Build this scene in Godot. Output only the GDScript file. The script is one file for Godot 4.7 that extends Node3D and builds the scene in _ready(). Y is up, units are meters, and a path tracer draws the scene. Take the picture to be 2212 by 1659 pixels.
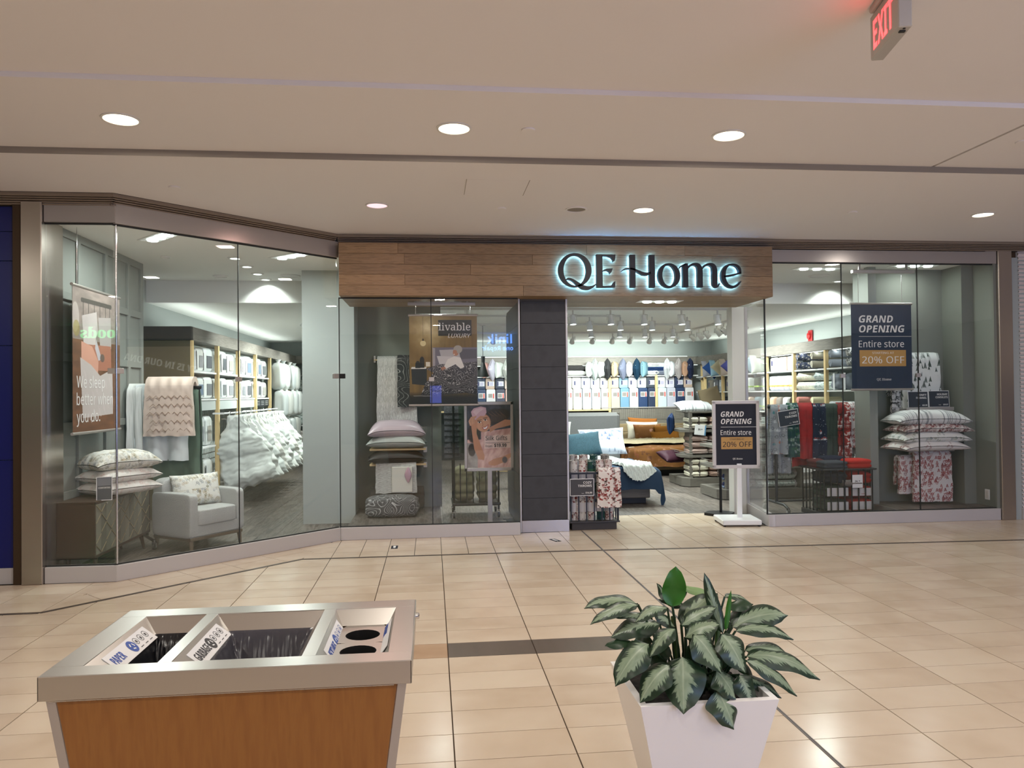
extends Node3D

# ---------------------------------------------------------------- mesh builder
class MB:
	var v := PackedVector3Array()
	var n := PackedVector3Array()
	var uv := PackedVector2Array()
	var ix := PackedInt32Array()

	func quad(a: Vector3, b: Vector3, c: Vector3, d: Vector3, ua := Vector2(0, 0), ub := Vector2(1, 0), uc := Vector2(1, 1), ud := Vector2(0, 1)) -> void:
		# a b c d run counterclockwise seen from the front
		var nn := (b - a).cross(d - a)
		if nn.length_squared() < 1e-16:
			nn = (c - b).cross(d - b)
		nn = nn.normalized()
		var i := v.size()
		v.append_array([a, b, c, d])
		n.append_array([nn, nn, nn, nn])
		uv.append_array([ua, ub, uc, ud])
		ix.append_array([i, i + 2, i + 1, i, i + 3, i + 2])

	func quad_out(a: Vector3, b: Vector3, c: Vector3, d: Vector3, out: Vector3) -> void:
		if (b - a).cross(d - a).dot(out) < 0.0:
			quad(a, d, c, b)
		else:
			quad(a, b, c, d)

	func tri_out(a: Vector3, b: Vector3, c: Vector3, out: Vector3) -> void:
		var nn := (b - a).cross(c - a)
		if nn.dot(out) < 0.0:
			var t := b
			b = c
			c = t
			nn = -nn
		nn = nn.normalized()
		var i := v.size()
		v.append_array([a, b, c])
		n.append_array([nn, nn, nn])
		uv.append_array([Vector2(a.x, a.y), Vector2(b.x, b.y), Vector2(c.x, c.y)])
		ix.append_array([i, i + 2, i + 1])

	func box(c: Vector3, s: Vector3, bev := 0.0, bs := Basis()) -> MB:
		var h := s * 0.5
		bev = minf(bev, minf(h.x, minf(h.y, h.z)) * 0.9)
		var P := func(ax: int, sg: Vector3) -> Vector3:
			var q := Vector3(h.x, h.y, h.z)
			for k in 3:
				if k != ax:
					q[k] -= bev
			return c + bs * (q * sg)
		for ax in 3:
			var a1 := (ax + 1) % 3
			var a2 := (ax + 2) % 3
			for s0 in [-1.0, 1.0]:
				var sg := Vector3.ONE
				sg[ax] = s0
				var pts := []
				for k in [[-1.0, -1.0], [1.0, -1.0], [1.0, 1.0], [-1.0, 1.0]]:
					sg[a1] = k[0]
					sg[a2] = k[1]
					pts.append(P.call(ax, sg))
				var o := Vector3.ZERO
				o[ax] = s0
				quad_out(pts[0], pts[1], pts[2], pts[3], bs * o)
		if bev > 0.0:
			for ax in 3: # edges along axis ax
				var a1 := (ax + 1) % 3
				var a2 := (ax + 2) % 3
				for s1 in [-1.0, 1.0]:
					for s2 in [-1.0, 1.0]:
						var sg := Vector3.ONE
						sg[a1] = s1
						sg[a2] = s2
						sg[ax] = -1.0
						var p1: Vector3 = P.call(a1, sg)
						var p2: Vector3 = P.call(a2, sg)
						sg[ax] = 1.0
						var p3: Vector3 = P.call(a2, sg)
						var p4: Vector3 = P.call(a1, sg)
						var o := Vector3.ZERO
						o[a1] = s1
						o[a2] = s2
						quad_out(p1, p2, p3, p4, bs * o)
			for sx in [-1.0, 1.0]:
				for sy in [-1.0, 1.0]:
					for sz in [-1.0, 1.0]:
						var sg := Vector3(sx, sy, sz)
						tri_out(P.call(0, sg), P.call(1, sg), P.call(2, sg), bs * sg)
		return self

	# axis-aligned box from two corners
	func bx(x0: float, x1: float, y0: float, y1: float, z0: float, z1: float, bev := 0.0) -> MB:
		return box(Vector3((x0 + x1) / 2, (y0 + y1) / 2, (z0 + z1) / 2), Vector3(absf(x1 - x0), absf(y1 - y0), absf(z1 - z0)), bev)

	# smooth grid: f(u, v) -> Vector3, u and v in 0..1; front is where du x dv points
	func grid(nu: int, nv: int, f: Callable, close_u := false, flip := false) -> MB:
		var base := v.size()
		var pts := PackedVector3Array()
		for j in nv + 1:
			for i in nu + 1:
				pts.append(f.call(float(i) / nu, float(j) / nv))
		var nr := PackedVector3Array()
		nr.resize(pts.size())
		for j in nv:
			for i in nu:
				var k := j * (nu + 1) + i
				var a := pts[k]
				var b := pts[k + 1]
				var c := pts[k + nu + 2]
				var d := pts[k + nu + 1]
				var m := (c - a).cross(d - b)
				if flip:
					m = -m
				nr[k] += m
				nr[k + 1] += m
				nr[k + nu + 2] += m
				nr[k + nu + 1] += m
		if close_u:
			for j in nv + 1:
				var k := j * (nu + 1)
				var m := nr[k] + nr[k + nu]
				nr[k] = m
				nr[k + nu] = m
		for j in nv + 1:
			for i in nu + 1:
				uv.append(Vector2(float(i) / nu, 1.0 - float(j) / nv))
		for k in nr.size():
			nr[k] = nr[k].normalized()
		v.append_array(pts)
		n.append_array(nr)
		for j in nv:
			for i in nu:
				var k := base + j * (nu + 1) + i
				if flip:
					ix.append_array([k, k + 1, k + nu + 2, k, k + nu + 2, k + nu + 1])
				else:
					ix.append_array([k, k + nu + 2, k + 1, k, k + nu + 1, k + nu + 2])
		return self

	# profile of Vector2(radius, height) turned round the local y axis
	func lathe(prof: Array, seg := 20, t := Transform3D()) -> MB:
		for p in prof.size() - 1:
			var a: Vector2 = prof[p]
			var b: Vector2 = prof[p + 1]
			if a.distance_to(b) < 1e-6:
				continue
			var nn := Vector2(b.y - a.y, a.x - b.x).normalized()
			var i0 := v.size()
			for k in seg + 1:
				var w := TAU * k / seg
				var d := Vector3(cos(w), 0, sin(w))
				v.append(t * (d * a.x + Vector3(0, a.y, 0)))
				v.append(t * (d * b.x + Vector3(0, b.y, 0)))
				var m := (t.basis * (d * nn.x + Vector3(0, nn.y, 0))).normalized()
				n.append(m)
				n.append(m)
				uv.append(Vector2(float(k) / seg, float(p) / prof.size()))
				uv.append(Vector2(float(k) / seg, float(p + 1) / prof.size()))
			for k in seg:
				var q := i0 + k * 2
				# keep winding in step with the normal
				var fn := (v[q + 1] - v[q]).cross(v[q + 2] - v[q])
				if fn.length_squared() < 1e-18:
					fn = (v[q + 3] - v[q + 1]).cross(v[q + 2] - v[q + 1])
				if fn.dot(n[q]) > 0.0:
					ix.append_array([q, q + 2, q + 1, q + 1, q + 2, q + 3])
				else:
					ix.append_array([q, q + 1, q + 2, q + 1, q + 3, q + 2])
		return self

	func cyl(a: Vector3, b: Vector3, r: float, seg := 12, r2 := -1.0) -> MB:
		if r2 < 0.0:
			r2 = r
		var y := (b - a).normalized()
		var x := y.cross(Vector3(0.31, 0.2, 0.93)).normalized()
		var l := a.distance_to(b)
		return lathe([Vector2(0, 0), Vector2(r, 0), Vector2(r2, l), Vector2(0, l)], seg, Transform3D(Basis(x, y, x.cross(y)), a))

	func tube(pts: Array, r: float, seg := 8) -> MB:
		var m := pts.size()
		var prev := Vector3.ZERO
		var frames := []
		for i in m:
			var d: Vector3 = (pts[mini(i + 1, m - 1)] - pts[maxi(i - 1, 0)]).normalized()
			var x := prev
			if i == 0:
				x = d.cross(Vector3(0.37, 0.21, 0.9)).normalized()
			x = (x - d * x.dot(d)).normalized()
			prev = x
			frames.append([pts[i], x, d.cross(x)])
		grid(seg, m - 1, func(u: float, w: float) -> Vector3:
			var fr: Array = frames[roundi(w * (m - 1))]
			return fr[0] + (fr[1] * cos(TAU * u) + fr[2] * sin(TAU * u)) * r, true)
		return self

	# polygon in the xy plane of t, extruded from z = -depth to z = 0 of t
	func prism(poly: PackedVector2Array, depth: float, t := Transform3D(), caps := true) -> MB:
		if Geometry2D.is_polygon_clockwise(poly):
			poly = poly.duplicate()
			poly.reverse()
		var m := poly.size()
		if caps:
			var tr := Geometry2D.triangulate_polygon(poly)
			for k in range(0, tr.size(), 3):
				for face in 2:
					var z := 0.0 if face == 0 else -depth
					var q := []
					for e in 3:
						var p := poly[tr[k + e]]
						q.append(t * Vector3(p.x, p.y, z))
					tri_out(q[0], q[1], q[2], t.basis * Vector3(0, 0, 1.0 if face == 0 else -1.0))
		for k in m:
			var a := poly[k]
			var b := poly[(k + 1) % m]
			quad(t * Vector3(a.x, a.y, -depth), t * Vector3(b.x, b.y, -depth), t * Vector3(b.x, b.y, 0), t * Vector3(a.x, a.y, 0))
		return self

	func arrays(src: Array, t := Transform3D()) -> MB:
		var i0 := v.size()
		var sv: PackedVector3Array = src[Mesh.ARRAY_VERTEX]
		var sn: PackedVector3Array = src[Mesh.ARRAY_NORMAL]
		var nb := t.basis.inverse().transposed()
		for k in sv.size():
			v.append(t * sv[k])
			n.append((nb * sn[k]).normalized())
			uv.append(Vector2.ZERO)
		var si: PackedInt32Array = src[Mesh.ARRAY_INDEX] if src[Mesh.ARRAY_INDEX] != null else PackedInt32Array(range(sv.size()))
		if t.basis.determinant() < 0.0:
			for k in range(0, si.size(), 3):
				ix.append_array([i0 + si[k], i0 + si[k + 2], i0 + si[k + 1]])
		else:
			for k in si:
				ix.append(i0 + k)
		return self

	func mesh() -> ArrayMesh:
		var a := []
		a.resize(Mesh.ARRAY_MAX)
		a[Mesh.ARRAY_VERTEX] = v
		a[Mesh.ARRAY_NORMAL] = n
		a[Mesh.ARRAY_TEX_UV] = uv
		a[Mesh.ARRAY_INDEX] = ix
		var m := ArrayMesh.new()
		m.add_surface_from_arrays(Mesh.PRIMITIVE_TRIANGLES, a)
		return m

# ---------------------------------------------------------------- nodes
var taken := {}
var rng := RandomNumberGenerator.new()

func numbered(s: String) -> String:
	if not taken.has(s):
		taken[s] = 0
		return s
	taken[s] += 1
	return "%s_%03d" % [s, taken[s]]

func tag(o: Node3D, label: String, category: String, group := "") -> Node3D:
	o.set_meta("label", label)
	o.set_meta("category", category)
	if group:
		o.set_meta("group", group)
	return o

func thing(called: String, label: String, category: String, at := Vector3.ZERO, turn := 0.0, group := "") -> Node3D:
	var o := Node3D.new()
	o.name = numbered(called)
	add_child(o)
	o.position = at
	o.rotation.y = turn
	return tag(o, label, category, group)

func as_mesh(m) -> Mesh:
	return m.mesh() if m is MB else m

func part(parent: Node3D, called: String, m, mat: Material, at := Vector3.ZERO, label := "") -> MeshInstance3D:
	var o := MeshInstance3D.new()
	o.name = called
	o.mesh = as_mesh(m)
	o.material_override = mat
	o.position = at
	parent.add_child(o, true)
	if label:
		o.set_meta("label", label)
	return o

func solo(called: String, m, mat: Material, label: String, category: String, group := "", at := Vector3.ZERO, turn := Vector3.ZERO) -> MeshInstance3D:
	var o := part(self, numbered(called), m, mat, at)
	o.rotation = turn
	tag(o, label, category, group)
	return o

func structure(called: String, m, mat: Material) -> MeshInstance3D:
	var o := part(self, called, m, mat)
	o.set_meta("kind", "structure")
	return o

func stuff(parent: Node3D, called: String, m, mat: Material) -> MeshInstance3D:
	var o := part(parent, called, m, mat)
	o.set_meta("kind", "stuff")
	return o

# ---------------------------------------------------------------- materials
func mat(c: Color, rough := 0.6, metal := 0.0, spec := 0.5) -> StandardMaterial3D:
	var m := StandardMaterial3D.new()
	m.albedo_color = c
	m.roughness = rough
	m.metallic = metal
	m.metallic_specular = spec
	return m

func hexc(s: String) -> Color:
	return Color.html(s)

func noise_tex(seed_: int, freq: float, stops: Array, w := 256, h := 256, octaves := 4, as_normal := false, bump := 4.0, kind := FastNoiseLite.TYPE_SIMPLEX_SMOOTH) -> NoiseTexture2D:
	var f := FastNoiseLite.new()
	f.seed = seed_
	f.frequency = freq
	f.noise_type = kind
	f.fractal_octaves = octaves
	var t := NoiseTexture2D.new()
	t.width = w
	t.height = h
	t.seamless = true
	t.noise = f
	if as_normal:
		t.as_normal_map = true
		t.bump_strength = bump
	elif stops.size():
		var g := Gradient.new()
		g.offsets = PackedFloat32Array()
		var offs := PackedFloat32Array()
		var cols := PackedColorArray()
		for k in stops.size():
			offs.append(float(k) / (stops.size() - 1))
			cols.append(stops[k])
		g.offsets = offs
		g.colors = cols
		t.color_ramp = g
	return t

# texture looked up by position: world or object axes
func tri_mat(tex: Texture2D, sc: Vector3, rough := 0.7, world := false, metal := 0.0, tint := Color.WHITE) -> StandardMaterial3D:
	var m := mat(tint, rough, metal)
	m.albedo_texture = tex
	m.uv1_triplanar = true
	m.uv1_world_triplanar = world
	m.uv1_scale = sc
	return m

func tex_mat(img: Image, rough := 0.5) -> StandardMaterial3D:
	var m := mat(Color.WHITE, rough)
	m.albedo_texture = ImageTexture.create_from_image(img)
	m.texture_repeat = false
	return m

func emissive(c: Color, e: float) -> StandardMaterial3D:
	var m := mat(Color(0.9, 0.9, 0.9), 0.5)
	m.emission_enabled = true
	m.emission = c
	m.emission_energy_multiplier = e
	return m

# ---------------------------------------------------------------- lettering
var fonts := {}
func font(bold: bool, serif := false) -> Font:
	var k := [bold, serif]
	if not fonts.has(k):
		var f := SystemFont.new()
		f.font_names = PackedStringArray(["Droid Serif" if serif else "Droid Sans"])
		f.font_weight = 700 if bold else 400
		fonts[k] = f
	return fonts[k]

# puts a line of text into mb: cap height h, left/centre/right edge at x (-1, 0, 1), baseline at y; raised by deep
func letters(mb: MB, s: String, x: float, y: float, h: float, align := -1, bold := false, serif := false, slant := 0.0, deep := 0.002, wide := 1.0, t := Transform3D()) -> float:
	var tm := TextMesh.new()
	tm.font = font(bold, serif)
	tm.font_size = 64
	tm.pixel_size = h / (64.0 * 0.714)
	tm.depth = deep
	tm.text = s
	tm.horizontal_alignment = HORIZONTAL_ALIGNMENT_LEFT
	tm.vertical_alignment = VERTICAL_ALIGNMENT_TOP
	var a := tm.get_mesh_arrays()
	var vv: PackedVector3Array = a[Mesh.ARRAY_VERTEX]
	if vv.is_empty():
		return 0.0
	var lo := INF
	var hi := -INF
	for p in vv:
		lo = minf(lo, p.x)
		hi = maxf(hi, p.x)
	var asc: float = tm.font.get_ascent(64) * tm.pixel_size
	var w := (hi - lo) * wide
	var x0 := x - (0.0 if align < 0 else (w / 2 if align == 0 else w))
	var b := Basis(Vector3(wide, 0, 0), Vector3(slant, 1, 0), Vector3(0, 0, 1))
	mb.arrays(a, t * Transform3D(Basis(), Vector3(x0, y, deep / 2)) * Transform3D(b, Vector3.ZERO) * Transform3D(Basis(), Vector3(-lo, asc, 0)))
	return w

# ---------------------------------------------------------------- painting on images
func disc(im: Image, cx: float, cy: float, rx: float, ry: float, c: Color, soft := 0.0) -> void:
	for y in range(maxi(0, int(cy - ry)), mini(im.get_height(), int(cy + ry) + 2)):
		for x in range(maxi(0, int(cx - rx)), mini(im.get_width(), int(cx + rx) + 2)):
			var d := sqrt(pow((x - cx) / rx, 2) + pow((y - cy) / ry, 2))
			if d <= 1.0:
				var a := c.a if soft <= 0.0 else c.a * clampf((1.0 - d) / soft, 0, 1)
				im.set_pixel(x, y, im.get_pixel(x, y).lerp(Color(c, 1.0), a))

func poly(im: Image, pts: Array, c: Color) -> void:
	var pk := PackedVector2Array(pts)
	var lo := pk[0]
	var hi := pk[0]
	for p in pk:
		lo = lo.min(p)
		hi = hi.max(p)
	for y in range(maxi(0, int(lo.y)), mini(im.get_height(), int(hi.y) + 1)):
		# crossings of this row
		var xs := []
		for k in pk.size():
			var a := pk[k]
			var b := pk[(k + 1) % pk.size()]
			if (a.y <= y) != (b.y <= y):
				xs.append(a.x + (y - a.y) / (b.y - a.y) * (b.x - a.x))
		xs.sort()
		for k in range(0, xs.size() - 1, 2):
			for x in range(maxi(0, int(ceil(xs[k]))), mini(im.get_width(), int(xs[k + 1]) + 1)):
				im.set_pixel(x, y, im.get_pixel(x, y).lerp(Color(c, 1.0), c.a))

func stroke(im: Image, pts: Array, w: float, c: Color) -> void:
	for k in pts.size() - 1:
		var a: Vector2 = pts[k]
		var b: Vector2 = pts[k + 1]
		var m := maxi(1, int(a.distance_to(b) / maxf(w * 0.4, 0.7)))
		for i in m + 1:
			var p := a.lerp(b, float(i) / m)
			disc(im, p.x, p.y, maxf(w, 0.6), maxf(w, 0.6), c)

func blank(w: int, h: int, c: Color) -> Image:
	var im := Image.create(w, h, false, Image.FORMAT_RGB8)
	im.fill(c)
	return im

# ---------------------------------------------------------------- the place
var M := {}
const MALL_WARM := Color(1.0, 0.97, 0.925)
const SHOP_COOL := Color(0.955, 1.0, 0.975)
const CEIL := 3.165      # soffit along the shop front
const CEIL_B := 3.21     # middle strip
const CEIL_A := 3.24     # hall
const SHOP_CEIL := 2.97
const SHOP_CEIL_B := 2.69

func _ready() -> void:
	rng.seed = 7
	set_camera()
	set_environment()
	make_materials()
	mall_lights()
	shop_lights()
	mall_floor()
	mall_ceiling()
	mall_far_side()
	shop_front()
	neighbours()
	shop_shell()
	furnish()

func set_camera() -> void:
	var cam := Camera3D.new()
	cam.name = "camera"
	add_child(cam)
	cam.fov = 53.37
	cam.near = 0.05
	cam.far = 80.0
	cam.transform = Transform3D(Basis(Vector3(0.99443, -0.01050, 0.10486), Vector3(0.00913, 0.99987, 0.01356), Vector3(-0.10499, -0.01253, 0.99439)).orthonormalized(), Vector3(0, 1.5, 0))
	cam.current = true

func set_environment() -> void:
	var we := WorldEnvironment.new()
	we.name = "environment"
	var e := Environment.new()
	e.background_mode = Environment.BG_COLOR
	e.background_color = Color(0.02, 0.02, 0.025)
	e.tonemap_mode = Environment.TONE_MAPPER_LINEAR
	e.tonemap_exposure = 1.0
	e.sdfgi_enabled = true
	e.ssao_enabled = true
	e.ssil_enabled = true
	we.environment = e
	add_child(we)

func area_light(called: String, at: Vector3, size: Vector2, c: Color, energy: float, towards := Vector3.DOWN) -> void:
	var l := AreaLight3D.new()
	l.name = called
	add_child(l, true)
	l.area_size = size
	l.light_color = c
	l.light_energy = energy
	l.shadow_enabled = true
	l.set("area_range", 20.0)
	var up := Vector3.UP if absf(towards.y) < 0.9 else Vector3.FORWARD
	l.look_at_from_position(at, at + towards, up)

func spot_light(called: String, at: Vector3, towards: Vector3, c: Color, energy: float, angle: float, size := 0.04) -> void:
	var l := SpotLight3D.new()
	l.name = called
	add_child(l, true)
	l.light_color = c
	l.light_energy = energy
	l.spot_angle = angle
	l.spot_angle_attenuation = 0.6
	l.spot_range = 20.0
	l.spot_attenuation = 2.0
	l.light_size = size
	l.shadow_enabled = true
	var up := Vector3.UP if absf(towards.normalized().y) < 0.95 else Vector3.FORWARD
	l.look_at_from_position(at, at + towards, up)

func make_materials() -> void:
	M.ceiling = mat(hexc("e6e1df"), 0.85)
	M.ceiling_edge = mat(hexc("8d8377"), 0.8)  # darker ceiling tone: shade on the step, also joints and grille
	M.taupe = mat(hexc("8a7a68"), 0.6)
	M.slot = mat(hexc("17120e"), 0.8)
	M.grout = mat(hexc("4a3a2c"), 0.9)
	M.tiles = []
	for k in 6:
		var t := noise_tex(11 + k, 0.006, [hexc("beab95").lerp(hexc("c8b5a0"), k / 5.0), hexc("c8b6a2").lerp(hexc("d0bfab"), k / 5.0), hexc("d3c4b1")], 256, 256, 4)
		var m := tri_mat(t, Vector3.ONE * 0.9, 0.2, true)
		m.metallic_specular = 0.42
		M.tiles.append(m)
	M.tile_tan = tri_mat(noise_tex(31, 0.01, [hexc("ad8f73"), hexc("bfa286")]), Vector3.ONE, 0.22, true)
	M.dark_tile = tri_mat(noise_tex(32, 0.02, [hexc("4d443d"), hexc("6b6057"), hexc("584e46")]), Vector3(1.5, 1, 40), 0.3, true)
	M.dark_line = mat(hexc("4a3f37"), 0.4)
	M.joint_grey = mat(hexc("6f6a6a"), 0.45, 0.3)
	M.white_paint = mat(hexc("dcdad6"), 0.5)
	M.steel = mat(hexc("c4c0bb"), 0.3, 1.0)
	M.steel_polished = mat(hexc("b3aaa2"), 0.26, 0.9)
	M.alu = mat(hexc("b5afaa"), 0.42, 0.75)
	M.alu_base = mat(hexc("bfbab9"), 0.42, 0.2)
	M.header = mat(hexc("a8a29f"), 0.25, 0.45)
	M.bronze = mat(hexc("4a3a2b"), 0.4, 0.5)
	M.black = mat(hexc("141414"), 0.5)
	M.black_metal = mat(hexc("1b1b1c"), 0.38, 0.4)
	M.gun_metal = mat(hexc("3a3b3c"), 0.4, 0.6)
	M.chrome = mat(hexc("d8d8d8"), 0.15, 1.0)
	M.white_gloss = mat(hexc("e9e9e9"), 0.3)
	M.glass = mat(Color(0.35, 0.5, 0.45, 0.03), 0.0)
	M.glass.transparency = BaseMaterial3D.TRANSPARENCY_ALPHA
	M.glass.metallic_specular = 0.5
	M.seal = mat(hexc("20211f"), 0.6)
	M.woods = []
	for k in 6:
		var c := hexc("927552").lerp(hexc("7d6344"), k / 5.0)
		var t := noise_tex(51 + k * 3, 0.012, [c.darkened(0.22), c, c.lightened(0.06), c.darkened(0.1), c.lightened(0.1)], 512, 512, 5)
		var m := tri_mat(t, Vector3(0.55, 5.0, 5.0), 0.5, true)
		m.uv1_offset = Vector3(k * 0.37, k * 0.21, 0)
		M.woods.append(m)
	M.planks = []
	for k in 5:
		var c := hexc("5d534b").lerp(hexc("433b35"), k / 4.0)
		var t := noise_tex(71 + k * 3, 0.014, [c.darkened(0.3), c, c.lightened(0.16), c.darkened(0.12), c.lightened(0.08)], 256, 256, 5)
		M.planks.append(tri_mat(t, Vector3(5.0, 5.0, 0.5), 0.42, true))
	M.slate = tri_mat(noise_tex(91, 0.012, [hexc("2a2a2b"), hexc("37373a"), hexc("303032")], 256, 256, 5), Vector3.ONE * 1.2, 0.55, true)
	M.slate_grout = mat(hexc("5a5856"), 0.8)
	M.blue_panel = mat(hexc("0a1460"), 0.35)
	M.shop_wall = mat(hexc("a3a9a6"), 0.8)
	M.shop_wall_dark = mat(hexc("888c87"), 0.8)
	M.shop_ceiling = mat(hexc("e9e9e4"), 0.85)
	M.niche_wall = mat(hexc("74776f"), 0.8)
	M.grey_oak = tri_mat(noise_tex(95, 0.014, [hexc("6d6862"), hexc("8b857d"), hexc("7a746d"), hexc("958f87")], 256, 256, 4), Vector3(0.6, 6, 0.6), 0.6, true)
	M.fixture_grey = tri_mat(noise_tex(96, 0.014, [hexc("59554e"), hexc("6d6860"), hexc("625d56")], 256, 256, 4), Vector3(0.6, 6, 0.6), 0.55, true)
	M.pale_wood = mat(hexc("d9bd8a"), 0.6)
	M.ink = mat(hexc("dcdbd8"), 0.6)
	M.header_sign = mat(hexc("20242b"), 0.5)
	M.lamp_strip = emissive(Color(0.93, 1.0, 0.97), 3.0)
	M.lamp = emissive(Color(1.0, 0.93, 0.80), 6.0)
	M.lamp_cool = emissive(Color(0.93, 1.0, 0.97), 7.0)

# downlight: trim ring, lens, and its light
func downlight(x: float, y: float, z: float, r: float, label: String, energy: float, lens: Material, lightc: Color, build := true) -> void:
	if build:
		var o := thing("downlight", label, "ceiling light", Vector3(x, y, z))
		var ring := MB.new()
		ring.lathe([Vector2(r * 1.13, 0.0), Vector2(r * 1.13, -0.006), Vector2(r * 1.0, -0.008), Vector2(r * 0.96, 0.006), Vector2(r * 0.96, 0.0)], 32)
		part(o, "trim_ring", ring, M.white_paint)
		var l := MB.new()
		l.lathe([Vector2(r * 0.97, -0.003), Vector2(0.0, -0.003)], 32)
		part(o, "lens", l, lens)
	area_light("downlight_lamp", Vector3(x, y - 0.014, z), Vector2(r * 1.7, r * 1.7), lightc, energy)

func mall_lights() -> void:
	var e := 2.0
	downlight(-1.88, CEIL_B, -4.89, 0.1, "round downlight above the left window, leftmost of the three nearer lamps", e, M.lamp, MALL_WARM)
	downlight(0.16, CEIL_B, -4.9, 0.1, "middle lamp of the nearer row of three round ceiling downlights", e, M.lamp, MALL_WARM)
	downlight(1.99, CEIL_B, -4.9, 0.1, "round downlight of the nearer row, the one nearest the red exit sign", e, M.lamp, MALL_WARM)
	downlight(-0.46, CEIL, -6.77, 0.09, "pinkish round downlight close to the shop front, left of the access panel", e * 0.35, emissive(Color(1, 0.80, 0.84), 1.1), Color(1, 0.8, 0.75))
	downlight(1.94, CEIL, -6.79, 0.09, "round downlight close to the shop front above the lit shop name", e * 0.55, M.lamp, MALL_WARM)
	downlight(5.26, CEIL, -6.77, 0.09, "round downlight close to the shop front at the far right", e * 0.55, M.lamp, MALL_WARM)
	# the hall goes on behind the camera and to both sides, under the same lamps
	for z in [-2.2, 0.4, 3.0]:
		for x in [-5.6, -2.8, 0.2, 3.2, 6.2]:
			downlight(x, CEIL_A, z, 0.1, "hall ceiling downlight, %s from left in %s row behind viewer" % [ordinal(int((x + 5.6) / 2.8 + 0.6)), ordinal(int((z + 2.2) / 2.6 + 0.6))], e * 1.15, M.lamp, MALL_WARM)

func clip_tiles(region: Array, x0: float, dx: float, z0: float, dz: float, nx0: int, nx1: int, nz0: int, nz1: int, gx: float, gz: float, turn := 0.0, origin := Vector2.ZERO) -> Array:
	var out := []
	var reg := PackedVector2Array(region)
	for j in range(nz0, nz1):
		for i in range(nx0, nx1):
			var a := Vector2(x0 + i * dx + gx / 2, z0 + j * dz + gz / 2)
			var b := a + Vector2(dx - gx, dz - gz)
			var p := PackedVector2Array([a, Vector2(b.x, a.y), b, Vector2(a.x, b.y)])
			if turn != 0.0:
				for k in 4:
					p[k] = origin + (p[k] - origin).rotated(turn)
			for q in Geometry2D.intersect_polygons(p, reg):
				var ar := 0.0
				for k in q.size():
					ar += q[k].cross(q[(k + 1) % q.size()])
				if absf(ar) > 0.004:
					out.append([q, i, j])
	return out

func tile_mesh(q: PackedVector2Array, top: float, mb: MB = null) -> MB:
	if mb == null:
		mb = MB.new()
	var p := PackedVector2Array()
	for e in q:
		p.append(Vector2(e.x, -e.y))
	mb.prism(p, 0.01, Transform3D(Basis(Vector3(1, 0, 0), Vector3(0, 0, -1), Vector3(0, 1, 0)), Vector3(0, top, 0)))
	return mb

const BORDER := [Vector2(-6, -5.66), Vector2(-2.74, -5.68), Vector2(-1.2, -7.19), Vector2(1.33, -7.17), Vector2(2.95, -7.10), Vector2(8, -6.93)]

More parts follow.
